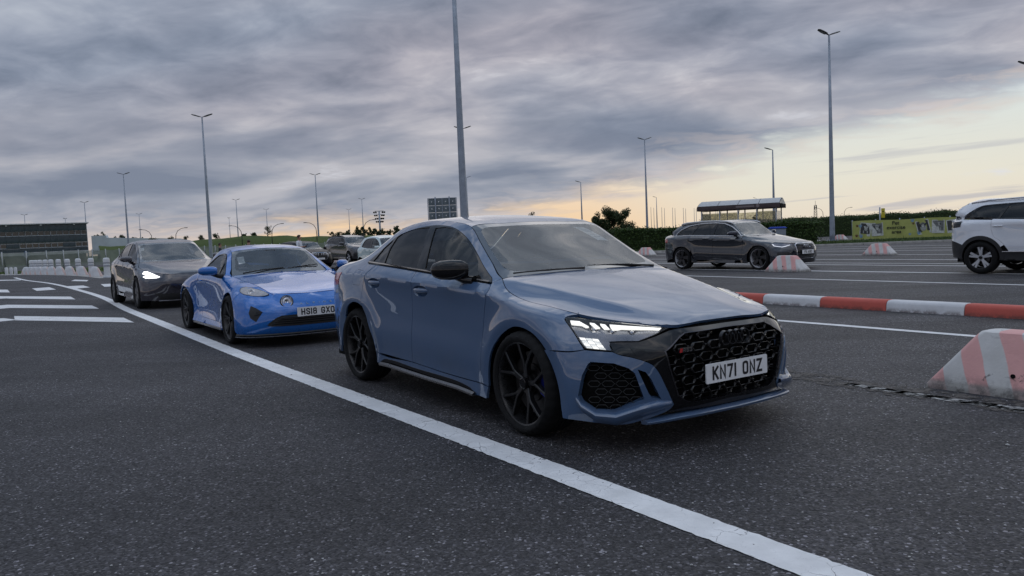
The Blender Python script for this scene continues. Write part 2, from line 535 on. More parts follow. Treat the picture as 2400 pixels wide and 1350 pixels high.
def plain(name, col, rough=.5, metal=0.0, coat=0.0, var=.12, scale=14.0, bump=0.0, bscale=60.0, spec=.5, rvar=.1):
    """solid colour with mild mottling and wear"""
    m, t, b, co, out = new_mat(name)
    n = t.noise(co, scale, 5, .6)
    c = t.ramp(n, [(.3, tuple(v * (1 - var) for v in col)), (.7, tuple(min(1, v * (1 + var)) for v in col))])
    t.link(c, b.inputs['Base Color'])
    r = t.ramp(t.noise(co, scale * 2.3, 4, .6), [(.3, max(0, rough - rvar)), (.7, min(1, rough + rvar))]); t.link(r, b.inputs['Roughness'])
    b.inputs['Metallic'].default_value = metal; b.inputs['Coat Weight'].default_value = coat; b.inputs['Coat Roughness'].default_value = .03
    b.inputs['Specular IOR Level'].default_value = spec
    if bump:
        bn = t.new('ShaderNodeBump'); bn.inputs['Strength'].default_value = bump; bn.inputs['Distance'].default_value = .01
        t.link(t.noise(co, bscale, 6, .65), bn.inputs['Height']); t.link(bn.outputs[0], b.inputs['Normal'])
    return m

def paint(name, col, flake=0.35, rough=.32, dirt=.25, metal=0.0):
    """clear-coated body paint with a thin road film low down"""
    m, t, b, co, out = new_mat(name)
    n = t.noise(co, 900, 2, .5)
    c = t.ramp(n, [(.35, tuple(v * (1 - flake * .35) for v in col)), (.65, tuple(min(1, v * (1 + flake * .5)) for v in col))])
    sep = t.new('ShaderNodeSeparateXYZ'); t.link(co, sep.inputs[0])
    film = t.math('MULTIPLY', t.smooth(sep.outputs[2], .55, .12), t.smooth(t.noise(co, 5, 6, .65), .35, .75))
    c = t.mix(t.math('MULTIPLY', film, dirt), c, (.10, .095, .09))
    t.link(c, b.inputs['Base Color'])
    b.inputs['Metallic'].default_value = metal; b.inputs['Specular IOR Level'].default_value = .12
    t.link(t.ramp(t.noise(co, 7, 4, .6), [(.3, rough - .05), (.7, rough + .06)]), b.inputs['Roughness'])
    b.inputs['Coat Weight'].default_value = 1.0; b.inputs['Coat IOR'].default_value = 1.75
    t.link(t.ramp(film, [(.05, .008), (.9, .16)]), b.inputs['Coat Roughness'])
    return m

def glass(name, tint=(.55, .6, .6), ior=1.55, rough=.0, haze=0.0, film=(.3, .3, .3)):
    m, t, b, co, out = new_mat(name)
    t.n.remove(b)
    tr = t.new('ShaderNodeBsdfTransparent'); tr.inputs[0].default_value = (*tint, 1)
    gl = t.new('ShaderNodeBsdfGlossy'); gl.inputs['Roughness'].default_value = rough
    fr = t.new('ShaderNodeFresnel'); fr.inputs['IOR'].default_value = ior
    mx = t.new('ShaderNodeMixShader'); t.link(fr.outputs[0], mx.inputs[0]); t.link(tr.outputs[0], mx.inputs[1]); t.link(gl.outputs[0], mx.inputs[2])
    res = mx.outputs[0]
    df = t.new('ShaderNodeBsdfDiffuse'); df.inputs[0].default_value = (*film, 1)
    m2 = t.new('ShaderNodeMixShader'); t.link(t.math('MULTIPLY', t.smooth(t.noise(co, 9, 6, .7), .3, .8), haze), m2.inputs[0]); t.link(res, m2.inputs[1]); t.link(df.outputs[0], m2.inputs[2])
    t.link(m2.outputs[0], out.inputs[0])
    return m

def emit(name, col, strength):
    m, t, b, co, out = new_mat(name)
    b.inputs['Base Color'].default_value = (.8, .8, .8, 1)
    c = t.ramp(t.noise(co, 60, 2), [(.3, tuple(v * .9 for v in col)), (.7, col)])
    t.link(c, b.inputs['Emission Color']); b.inputs['Emission Strength'].default_value = strength
    return m

M_GLOSSBLACK = plain('gloss black plastic', (.004, .004, .005), .06, rvar=.02, spec=.5)
M_BLACK = plain('matt black plastic', (.012, .012, .013), .55)
M_RUBBER = plain('tyre rubber', (.010, .010, .0105), .82, bump=.25, bscale=120, spec=.2)
M_DARK = plain('unlit black liner', (.006, .006, .006), .9, spec=.1)
M_RIMBLACK = plain('matt black alloy', (.006, .006, .007), .38, metal=.0)
M_STEEL = plain('worn disc steel', (.07, .068, .068), .42, metal=1.0)
M_CHROME = plain('chrome', (.62, .62, .64), .12, metal=1.0, rvar=.05)
M_TRIMSIL = plain('brushed aluminium trim', (.60, .60, .61), .35, metal=.25)
M_SILVER = plain('silver alloy', (.55, .56, .58), .3, metal=1.0)
M_GLASS = glass('window glass', (.55, .6, .6), 1.6)
M_GLASSDARK = glass('privacy glass', (.10, .10, .105), 1.6)
M_WSCREEN = glass('windscreen glass', (.74, .78, .78), 2.1, haze=.05, film=(.26, .29, .30))  # faint pale haze mixed in, standing for cabin light and reflections in the glass
M_FRIT = plain('windscreen black border', (.012, .010, .010), .06, coat=1.0, rvar=.02); M_FRIT.node_tree.nodes['Principled BSDF'].inputs['Coat IOR'].default_value = 1.9
M_LAMPGLASS = glass('lamp lens', (.86, .88, .9), 1.45)
M_LED = emit('white lamp light', (1.0, .98, .93), 1.0)
M_LAMPIN = plain('lamp housing', (.16, .17, .20), .25, metal=.7)
M_RED = plain('red lamp plastic', (.45, .02, .02), .15, coat=.8)
M_PLATE = plain('plate white', (.74, .75, .76), .35, var=.05, scale=30)
M_PLATETEXT = plain('plate black letters', (.008, .008, .012), .4)
M_SEAT = plain('dark seat cloth', (.02, .02, .021), .85, bump=.2, bscale=200)
M_DASH = plain('dash plastic', (.018, .018, .019), .7, bump=.15, bscale=220)
M_PAPER = plain('white paper', (.84, .86, .87), .8, var=.03)
# ------------------------------------------------------------------ letters as uniform strokes
GLYPH = {  # cell 0..1 wide, 0..1.6 high, lists of poly-lines
 'K': [[(0,0),(0,1.6)],[(1,1.6),(.08,.72)],[(.3,.95),(1,0)]], 'N': [[(0,0),(0,1.6),(1,0),(1,1.6)]],
 '7': [[(0,1.6),(1,1.6),(.38,0)]], '1': [[(.5,0),(.5,1.6)]], 'I': [[(.5,0),(.5,1.6)]],
 'O': [[(.3,0),(.7,0),(.93,.1),(1,.32),(1,1.28),(.93,1.5),(.7,1.6),(.3,1.6),(.07,1.5),(0,1.28),(0,.32),(.07,.1),(.3,0)]],
 'Z': [[(0,1.6),(1,1.6),(0,0),(1,0)]], 'H': [[(0,0),(0,1.6)],[(1,0),(1,1.6)],[(0,.8),(1,.8)]],
 'S': [[(1,1.25),(.92,1.5),(.7,1.6),(.3,1.6),(.07,1.5),(0,1.25),(.05,1.0),(.3,.86),(.7,.76),(.95,.6),(1,.35),(.93,.1),(.7,0),(.3,0),(.07,.1),(0,.35)]],
 '8': [[(.3,.85),(.07,1.0),(.03,1.3),(.1,1.5),(.3,1.6),(.7,1.6),(.9,1.5),(.97,1.3),(.93,1.0),(.7,.85),(.3,.85),(.06,.7),(0,.4),(.07,.1),(.3,0),(.7,0),(.93,.1),(1,.4),(.94,.7),(.7,.85)]],
 'G': [[(1,1.25),(.93,1.5),(.7,1.6),(.3,1.6),(.07,1.5),(0,1.28),(0,.32),(.07,.1),(.3,0),(.7,0),(.93,.1),(1,.35),(1,.72),(.58,.72)]],
 'X': [[(0,0),(1,1.6)],[(0,1.6),(1,0)]], 'F': [[(0,0),(0,1.6),(1,1.6)],[(0,.8),(.8,.8)]],
 'A': [[(0,0),(.5,1.6),(1,0)],[(.2,.5),(.8,.5)]], 'C': [[(1,1.25),(.93,1.5),(.7,1.6),(.3,1.6),(.07,1.5),(0,1.28),(0,.32),(.07,.1),(.3,0),(.7,0),(.93,.1),(1,.35)]],
 'L': [[(0,1.6),(0,0),(1,0)]], 'P': [[(0,0),(0,1.6),(.7,1.6),(.95,1.45),(1,1.2),(.95,.95),(.7,.8),(0,.8)]],
 'E': [[(1,1.6),(0,1.6),(0,0),(1,0)],[(0,.8),(.8,.8)]], 'R': [[(0,0),(0,1.6),(.7,1.6),(.95,1.45),(1,1.2),(.95,.95),(.7,.8),(0,.8)],[(.5,.8),(1,0)]],
 '3': [[(0,1.6),(1,1.6),(.45,.95),(.7,.95),(.95,.8),(1,.5),(.95,.15),(.7,0),(.3,0),(.05,.15)]],
}
def stroke_poly(bm, pts, w, z, f):
    """flat mitred stroke ribbon"""
    P = [Vector((p[0], p[1])) for p in pts]; n = len(P); closed = (P[0] - P[-1]).length < 1e-6
    if closed: P = P[:-1]; n -= 1
    L = []; 
    for i in range(n):
        a = P[i - 1] if (closed or i) else None; b = P[(i + 1) % n] if (closed or i < n - 1) else None
        d0 = (P[i] - a).normalized() if a is not None else None; d1 = (b - P[i]).normalized() if b is not None else None
        d0 = d0 or d1; d1 = d1 or d0
        n0 = Vector((-d0.y, d0.x)); n1 = Vector((-d1.y, d1.x)); m = (n0 + n1)
        m = m.normalized() / max(.5, math.cos(n0.angle(n1, 0) / 2)) if m.length > 1e-6 else n0
        ext = Vector((0, 0))
        if not closed and i == 0: ext = -d1 * w * .5
        if not closed and i == n - 1: ext = d0 * w * .5
        L.append((P[i] + m * w / 2 + ext, P[i] - m * w / 2 + ext))
    vs = [(bm.verts.new(f(a.x, a.y, z)), bm.verts.new(f(b.x, b.y, z))) for a, b in L]
    for i in range(n if closed else n - 1):
        a = vs[i]; b = vs[(i + 1) % n]
        bm.faces.new((a[0], a[1], b[1], b[0]))

def text_strokes(name, s, cw, ch, sw, space, mat, parent, f, z=0.0, gap_w=.6):
    """s centred on 0,0; f maps (a,b,h)->xyz"""
    tot = 0
    for c in s: tot += (gap_w * cw if c == ' ' else (sw if c in '1I' else cw)) + space
    tot -= space; x = -tot / 2; bm = bmesh.new(); k = 0
    for c in s:
        if c == ' ': x += gap_w * cw + space; continue
        w = sw if c in '1I' else cw
        iw = w - sw; ih = ch - sw
        for ln in GLYPH[c]:
            if c in '1I': pts = [(x + sw / 2, sw / 2 + p[1] / 1.6 * ih - ch / 2) for p in ln]
            else: pts = [(x + sw / 2 + p[0] * iw, sw / 2 + p[1] / 1.6 * ih - ch / 2) for p in ln]
            stroke_poly(bm, pts, sw, z + k * .00004, f); k += 1
        x += w + space
    o = from_bm(name, bm, mat, parent, smooth=False, recalc=False); o['kind'] = 'stuff'; return o

def number_plate(text, pos, parent, w=.52, h=.111, tilt=0.0, cw=.05, sp=.011, gapw=.66, name='number_plate'):
    """plate facing +x in car frame"""
    X, Y, Z = pos; ct, st = math.cos(tilt), math.sin(tilt)
    f = lambda a, b, hh: (X + hh * ct - b * st, Y + a, Z + b * ct + hh * st)
    lp = fillet_loop([[(-w/2, -h/2), (w/2, -h/2)], [(w/2, -h/2), (w/2, h/2)], [(w/2, h/2), (-w/2, h/2)], [(-w/2, h/2), (-w/2, -h/2)]], .2, .008)
    bm = bmesh.new(); add_prism(bm, lp, -.004, .004, f)
    p = from_bm(name, bm, M_PLATE, parent, recalc=True)
    # text reads left to right for someone in front, who sees +y on the right
    text_strokes('plate_letters', text, cw, .079, .0145, sp, M_PLATETEXT, p, f, .0052, gapw)
    return p

def four_rings(pos, r, parent, mat, w=.012, depth=.014, tilt=0.0, gap=1.42):
    bm = bmesh.new(); X, Y, Z = pos; ct, st = math.cos(tilt), math.sin(tilt)
    for k in range(4):
        cy = (k - 1.5) * r * gap
        n = 32; prof = [(r - w / 2, 0), (r - w * .3, depth), (r + w * .3, depth), (r + w / 2, 0)]
        rings = []
        for i in range(n):
            a = 2 * PI * i / n
            rings.append([bm.verts.new((X + (hh + (k % 2) * .001) * ct - rr * math.sin(a) * st, Y + cy + rr * math.cos(a), Z + rr * math.sin(a) * ct + hh * st)) for rr, hh in prof])
        for i in range(n):
            A, B = rings[i], rings[(i + 1) % n]
            for j in range(3): bm.faces.new((A[j], A[j + 1], B[j + 1], B[j]))
    o = from_bm('ring_emblem', bm, mat, parent, recalc=True); o['kind'] = 'stuff' if False else 'part'
    del o['kind']; return o

# ------------------------------------------------------------------ wheels
def spoke_bar(bm, pts, wid, y_of, depth, bev=.25, top=.6):
    """bar through 2D points (x,z) in wheel plane; y_of(r) face height"""
    P = [Vector((p[0], p[1])) for p in pts]; n = len(P); rows = []
    for i in range(n):
        a = P[max(i - 1, 0)]; b = P[min(i + 1, n - 1)]; d = (b - a).normalized(); s = Vector((-d.y, d.x))
        w = wid[i] if isinstance(wid, (list, tuple)) else wid; r = P[i].length; y = y_of(r)
        prof = [(-w / 2, -depth), (-w / 2, -w * bev), (-w / 2 * top, 0), (w / 2 * top, 0), (w / 2, -w * bev), (w / 2, -depth)]
        rows.append([bm.verts.new((P[i].x + s.x * u, y + h, P[i].y + s.y * u)) for u, h in prof])
    for i in range(n - 1):
        for j in range(5): bm.faces.new((rows[i][j], rows[i][j + 1], rows[i + 1][j + 1], rows[i + 1][j]))
    bm.faces.new(rows[0]); bm.faces.new(rows[-1][::-1])

def make_wheel(R, rim, width, spokes, parent, loc, side, rim_mat=None, cap_mat=None, disc_r=.17, caliper=None, face_mat=None, cap_r=.034, steer=0.0, tread=True, lip_mat=None, n=64, roll=0.0, cap_ring=True):
    """spokes(bm, yf) builds the spokes on the +y face. side +1 / -1."""
    w = empty('wheel', loc, 0, parent); w.rotation_euler = (0, 0, (0 if side > 0 else PI) + steer)
    h = width / 2
    bm = bmesh.new()
    prof = [(rim, -h + .022), (rim + .008, -h + .004), ((rim + R) / 2, -h - .004), (R - .022, -h + .006), (R - .007, -h + .024), (R - .001, -h + .05)]
    for g in (-.35, 0.0, .35):
        y = g * (h - .04)
        prof += [(R, y - .007), (R - .007, y - .005), (R - .007, y + .005), (R, y + .007)]
    prof += [(R - .001, h - .05), (R - .007, h - .024), (R - .022, h - .006), ((rim + R) / 2, h + .004), (rim + .016, h + .003), (rim + .010, h - .001), (rim, h - .012)]
    m = len(prof)
    sh = {3, 4, 5, m - 7, m - 6, m - 5}
    add_lathe(bm, prof, n * 2 if tread else n, wob=(lambda i, k: -.0055 if (i in sh and k % 4 == 0) else 0) if tread else None)
    ty = from_bm('tyre', bm, M_RUBBER, w, sharp=50, recalc=True)
    bm = bmesh.new()
    add_lathe(bm, [(rim + .003, h - .010), (rim + .002, h - .016), (rim - .008, h - .020), (rim - .014, h - .035), (rim - .022, h - .08), (rim - .03, -h * .3), (rim - .012, -h + .02), (rim + .002, -h + .012)], n)
    from_bm('rim_barrel', bm, lip_mat or rim_mat or M_RIMBLACK, w, recalc=True)
    yf = h - .022
    bm = bmesh.new(); spokes(bm, yf)
    bmesh.ops.rotate(bm, verts=bm.verts, cent=(0, 0, 0), matrix=Matrix.Rotation(roll, 3, 'Y'))
    from_bm('wheel_spokes', bm, face_mat or rim_mat or M_RIMBLACK, w, recalc=True, sharp=28)
    bm = bmesh.new(); yc = yf - .012
    add_lathe(bm, [(0.0005, yc + .006), (cap_r * .78, yc + .006), (cap_r * .84, yc + .009), (cap_r, yc + .007), (cap_r * 1.05, yc - .02)], 28)
    from_bm('hub_cap', bm, cap_mat or M_GLOSSBLACK, w, recalc=True)
    if disc_r:
        bm = bmesh.new(); y0 = yf - .085
        add_lathe(bm, [(.055, y0 + .03), (.075, y0 + .03), (.08, y0 + .01), (disc_r * .62, y0 + .01), (disc_r * .63, y0), (disc_r, y0), (disc_r, y0 - .024), (.05, y0 - .024)], 48)
        from_bm('brake_disc', bm, M_STEEL, w, recalc=True)
    bm = bmesh.new(); add_lathe(bm, [(.001, -h + .05), (rim - .03, -h + .05), (rim - .03, -h + .045), (.001, -h + .045)], 32); from_bm('inner_shield', bm, M_DARK, w, recalc=True)
    if caliper:
        mat, a0, a1 = caliper
        bm = bmesh.new(); lp = []
        for k in range(9): a = a0 + (a1 - a0) * k / 8; lp.append((math.cos(a) * (disc_r + .022), math.sin(a) * (disc_r + .022)))
        for k in range(9): a = a1 - (a1 - a0) * k / 8; lp.append((math.cos(a) * disc_r * .64, math.sin(a) * disc_r * .64))
        add_prism(bm, lp, yf - .125, yf - .055, lambda a, b, hh: (a, hh, b))
        bmesh.ops.bevel(bm, geom=bm.edges[:], offset=.006, segments=2, affect='EDGES')
        from_bm('brake_caliper', bm, mat, w, recalc=True)
    return w

def pol(r, a): return (r * math.cos(a), r * math.sin(a))
def y_spokes(nsp, rim, wid=.03, dep=.03, dish=.03, split=.5, spread=.29, phase=0.0, stem=None, hub=.062):
    def f(bm, yf):
        yo = lambda r: yf - dish * max(0, 1 - r / rim) ** 1.5
        for k in range(nsp):
            a = phase + 2 * PI * k / nsp
            rs = rim * split
            for s in (-1, 1):
                spoke_bar(bm, [pol(hub * .6, a + s * .10), pol(rs * .8, a + s * .07), pol(rs, a + s * .10), pol(rim * .78, a + s * spread * .82), pol(rim * .985, a + s * spread)], [wid, wid * .8, wid * .72, wid * .66, wid * .72], yo, dep)
        add_lathe(bm, [(.001, yo(0) - .006), (hub * .7, yo(0) - .006), (hub, yo(hub) - .012), (hub * 1.02, yf - .07)], 40)
    return f
def star_spokes(nsp, rim, w0, w1, dep=.035, dish=.025, twist=0.0, phase=0.0, hub=.065, top=.72, pair=0.0):
    def f(bm, yf):
        yo = lambda r: yf - dish * max(0, 1 - r / rim) ** 1.5
        for k in range(nsp):
            a = phase + 2 * PI * k / nsp
            for s in ((-1, 1) if pair else (0,)):
                pts = [pol(r, a + twist * r / rim + s * pair * (.6 + .4 * r / rim) * min(1, .09 / max(r, .03) if not pair else 1)) for r in (hub * .7, rim * .42, rim * .7, rim * .985)]
                spoke_bar(bm, pts, [w0, w0 + (w1 - w0) * .35, w0 + (w1 - w0) * .7, w1], yo, dep, top=top)
        add_lathe(bm, [(.001, yo(0) - .006), (hub * .75, yo(0) - .006), (hub, yo(hub) - .012), (hub * 1.02, yf - .07)], 40)
    return f

# ------------------------------------------------------------------ shells: mirrors, handles, seats
def shell(name, secs, mat, parent, n=20, close=True, mirror=False, exp=2.4):
    """loft of superellipse sections: (centre, a-axis vector, b-axis vector)"""
    objs = []
    for my in ((1, -1) if mirror else (1,)):
        bm = bmesh.new(); rings = []
        for c, A, B in secs:
            c, A, B = Vector(c), Vector(A), Vector(B); r = []
            for k in range(n):
                t = 2 * PI * k / n; ct, st = math.cos(t), math.sin(t)
                p = c + A * (math.copysign(abs(ct) ** (2 / exp), ct)) + B * (math.copysign(abs(st) ** (2 / exp), st))
                r.append(bm.verts.new((p.x, p.y * my, p.z)))
            rings.append(r)
        for i in range(len(rings) - 1):
            for k in range(n): bm.faces.new((rings[i][k], rings[i][(k + 1) % n], rings[i + 1][(k + 1) % n], rings[i + 1][k]))
        bm.faces.new(rings[0]); bm.faces.new(rings[-1])
        objs.append(from_bm(name, bm, mat, parent, recalc=True, sharp=60))
    return objs

def door_mirror(parent, c, mat, sx=.11, sy=.13, sz=.075, arm_to=None, low_mat=None, droop=0.0):
    """rounded cap, sx = depth along the car, sy = half width; both sides. c at y>0, inner end nearer the door"""
    x, y, z = c
    S = []
    for u, kx, kz in ((-1.0, .45, .55), (-.92, .72, .78), (-.6, .95, .98), (0, 1.0, 1.0), (.5, .9, .92), (.82, .66, .68), (.97, .35, .36), (1.0, .12, .14)):
        S.append(((x - sx * .45 * u, y + u * sy, z - droop * u + sz * .05), (sx * kx * .5, 0, 0), (0, 0, sz * kz)))
    caps = shell('door_mirror', S, mat, parent, n=24, mirror=True, exp=2.6)
    for i, my in enumerate((1, -1)):
        bm = bmesh.new()
        lp = fillet_loop([[(-sy * .86, -sz * .72), (sy * .72, -sz * .62)], [(sy * .72, -sz * .62), (sy * .72, sz * .62)], [(sy * .72, sz * .62), (-sy * .86, sz * .72)], [(-sy * .86, sz * .72), (-sy * .86, -sz * .72)]], .05, .03)
        add_prism(bm, lp, 0, .012, lambda a, b, h: (x - sx * .44 - h - sx * .45 * a / sy, (y + a) * my, z + b))
        from_bm('mirror_glass', bm, M_CHROME, caps[i], recalc=True)
        if arm_to:
            bm = bmesh.new(); ax, ay, azz = arm_to
            add_tube(bm, [(ax, ay * my, azz), ((ax + x) / 2, (ay + y - sy * .6) / 2 * my, (azz + z - sz * .6) / 2 - .01), (x, (y - sy * .55) * my, z - sz * .6), (x, (y - sy * .2) * my, z - sz * .55)], [.035, .03, .028, .02], 12)
            for v in bm.verts: v.co.z = azz + (v.co.z - azz) * 1.0
            from_bm('mirror_arm', bm, low_mat or M_BLACK, caps[i], recalc=True)
    return caps

def seats(parent, rows, y=.37, mat=None, w=.5):
    mat = mat or M_SEAT
    for x, z, hz in rows:
        for sy in (-1, 1):
            st = empty('seat', (x, sy * y, 0), 0, parent)
            bm = bmesh.new(); add_box(bm, (0, 0, z), (.5, w, .16), bevel=.05)
            from_bm('seat_cushion', bm, mat, st)
            bm = bmesh.new(); rt = Matrix.Rotation(math.radians(-22), 3, 'Y')
            add_box(bm, (-.33, 0, z + hz * .5), (.14, w * .92, hz), rt, bevel=.055)
            from_bm('seat_back', bm, mat, st)
            bm = bmesh.new(); add_box(bm, (-.33 - hz * .22, 0, z + hz + .09), (.10, .26, .19), rt, bevel=.04)
            from_bm('headrest', bm, mat, st)

def steering_wheel(parent, c, tilt=.45, r=.185):
    bm = bmesh.new(); n = 32; rt = Matrix.Rotation(-tilt, 3, 'Y'); C = Vector(c)
    ring = []
    for i in range(n):
        a = 2 * PI * i / n; rr = []
        for k in range(8):
            b = 2 * PI * k / 8; q = r + .014 * math.cos(b)
            rr.append(bm.verts.new(C + rt @ Vector((.014 * math.sin(b), q * math.cos(a), q * math.sin(a)))))
        ring.append(rr)
    for i in range(n):
        A, B = ring[i], ring[(i + 1) % n]
        for k in range(8): bm.faces.new((A[k], A[(k + 1) % 8], B[(k + 1) % 8], B[k]))
    for s in ((r, 0), (-r, 0), (0, -r)):
        add_tube(bm, [C, C + rt @ Vector((0, s[0], s[1]))], .016, 8)
    from_bm('steering_wheel', bm, M_BLACK, parent, recalc=True)

def dashboard(parent, x0, x1, w, z):
    bm = bmesh.new(); n = 9; P = []
    secs = [(x0, z - .02), (x0 + (x1 - x0) * .45, z), (x1 + .02, z - .03), (x1 - .03, z - .12), (x1, z - .35)]
    rows = []
    for x, zz in secs:
        rows.append([bm.verts.new((x - .10 * (abs(t) ** 2), t * w, zz - .01 * abs(t))) for t in np.linspace(-1, 1, n)])
    for i in range(len(rows) - 1):
        for k in range(n - 1): bm.faces.new((rows[i][k], rows[i][k + 1], rows[i + 1][k + 1], rows[i + 1][k]))
    from_bm('dashboard', bm, M_DASH, parent, recalc=True)

def cabin_floor(parent, x0, x1, w, z, zr=.75):
    """dark tub under the windows so nobody looks through the car"""
    bm = bmesh.new()
    for a, b, c, d in (((x0, -w, z), (x0, w, z), (x1, w, z), (x1, -w, z)), ((x0, -w, z), (x1, -w, z), (x1, -w, zr), (x0, -w, zr)), ((x0, w, z), (x0, w, zr), (x1, w, zr), (x1, w, z)), ((x1, -w, z), (x1, w, z), (x1, w, zr), (x1, -w, zr)), ((x0, -w, z), (x0, -w, zr), (x0, w, zr), (x0, w, z))):
        bm.faces.new([bm.verts.new(p) for p in (a, b, c, d)])
    from_bm('cabin_lining', bm, M_DASH, parent, smooth=False)

def under_tray(parent, x0, x1, w, z0, z1, wells):
    """dark floor pan and engine-bay block between the wheels"""
    bm = bmesh.new()
    xs = [x0] + [v for wx, wr in sorted(wells) for v in (wx - wr, wx + wr)] + [x1]
    for i in range(0, len(xs) - 1):
        inner = (i % 2 == 1); ww = w - .33 if inner else w
        add_box(bm, ((xs[i] + xs[i + 1]) / 2, 0, (z0 + z1) / 2), (xs[i + 1] - xs[i] - .004, 2 * ww, z1 - z0))
    from_bm('floor_pan', bm, M_DARK, parent, smooth=False)

def wheel_liner(parent, x, R, z, y0, y1):
    for my in (1, -1):
        bm = bmesh.new(); n = 20; A = []; B = []
        for k in range(n + 1):
            a = -.35 + (PI + .7) * k / n
            A.append(bm.verts.new((x + R * math.cos(a), y0 * my, z + R * math.sin(a)))); B.append(bm.verts.new((x + R * math.cos(a), y1 * my, z + R * math.sin(a))))
        for k in range(n): bm.faces.new((A[k], A[k + 1], B[k + 1], B[k]))
        bm.faces.new(A)
        from_bm('wheel_arch_liner', bm, M_DARK, parent, smooth=True)

def arch_bump(g, wheels, amp=.014, rc=.395, r2=.50, lip=.016, ri=.345, sx=1.10):
    """swell the side round the wheel openings, with a lip turned in at the edge"""
    x, y, z = g[..., 0], g[..., 1], g[..., 2]
    add = np.zeros_like(y)
    for wx, wz, k in wheels:
        r = np.hypot((x - wx) / sx, z - wz) / k
        t = np.clip((r2 - r) / (r2 - rc), 0, 1)
        a = amp * t * t * (3 - 2 * t) - lip * np.clip((rc - r) / (rc - ri), 0, 1.3)
        add = np.where(r < r2, a, add)
    m = np.clip((y - .55) / .25, 0, 1)
    g = g.copy(); g[..., 1] = y + add * m
    return g
# ------------------------------------------------------------------ slate-blue saloon (nearest car). Car frame: x forward from the front axle, y left, z up
A3_S = [
 [[(.80,0,.125),(.80,.3,.128),(.765,.5,.135),(.69,.68,.15),(.57,.82,.155),(.40,.895,.158)], [(.2,.905,.16),(0,.90,.17),(-.46,.895,.165)], [(-1.3,.885,.185),(-2.2,.885,.205)], [(-2.65,.90,.21),(-3.05,.87,.22)], [(-3.4,.74,.23),(-3.58,.5,.24),(-3.62,0,.24)]],
 [[(.862,0,.23),(.848,.3,.23),(.80,.5,.24),(.70,.69,.25),(.585,.825,.25),(.42,.90,.26)], [(.2,.915,.27),(0,.915,.28),(-.46,.892,.27)], [(-.9,.880,.285),(-1.5,.880,.30),(-2.15,.885,.315)], [(-2.65,.91,.30),(-3.05,.872,.30)], [(-3.4,.735,.3),(-3.6,.5,.3),(-3.66,0,.3)]],
 [[(.882,0,.40),(.868,.3,.40),(.82,.5,.40),(.71,.69,.41),(.60,.81,.42),(.44,.895,.43)], [(.2,.917,.45),(0,.918,.46),(-.46,.896,.42)], [(-.9,.888,.43),(-1.5,.888,.45),(-2.15,.897,.47)], [(-2.65,.915,.46),(-3.05,.878,.46)], [(-3.4,.770,.46),(-3.62,.5,.46),(-3.68,0,.46)]],
 [[(.874,0,.56),(.862,.3,.56),(.824,.5,.563),(.745,.605,.57),(.555,.79,.585),(.42,.865,.60)], [(.2,.897,.64),(0,.905,.66),(-.46,.884,.60)], [(-.9,.874,.61),(-1.5,.874,.63),(-2.15,.884,.65)], [(-2.65,.915,.66),(-3.05,.872,.66)], [(-3.4,.770,.66),(-3.6,.55,.66),(-3.66,0,.66)]],
 [[(.856,0,.605),(.843,.3,.605),(.803,.48,.606),(.708,.605,.618),(.528,.76,.638),(.40,.83,.655)], [(.2,.872,.692),(0,.889,.72),(-.46,.878,.77)], [(-.9,.874,.80),(-1.5,.874,.825),(-2.15,.879,.85)], [(-2.65,.895,.82),(-3.05,.87,.81)], [(-3.4,.762,.80),(-3.6,.535,.80),(-3.665,0,.80)]],
 [[(.838,0,.645),(.824,.3,.643),(.780,.46,.645),(.67,.605,.665),(.50,.73,.69),(.38,.795,.705)], [(.2,.845,.745),(0,.868,.78),(-.46,.885,.86)], [(-.9,.888,.882),(-1.5,.888,.912),(-2.2,.888,.942)], [(-2.65,.87,.955),(-3.05,.845,.945)], [(-3.4,.745,.93),(-3.6,.52,.92),(-3.66,0,.92)]],
 [[(.79,0,.684),(.775,.36,.682),(.742,.48,.692),(.60,.59,.712),(.45,.66,.732),(.35,.70,.747)], [(.15,.755,.785),(-.1,.785,.82),(-.46,.81,.915)], [(-.8,.812,.938),(-1.217,.81,.967),(-1.53,.805,.988),(-2.2,.797,1.027)], [(-2.5,.785,1.042),(-3.05,.755,1.03)], [(-3.4,.71,.99),(-3.6,.5,1.0),(-3.63,0,1.0)]],
]
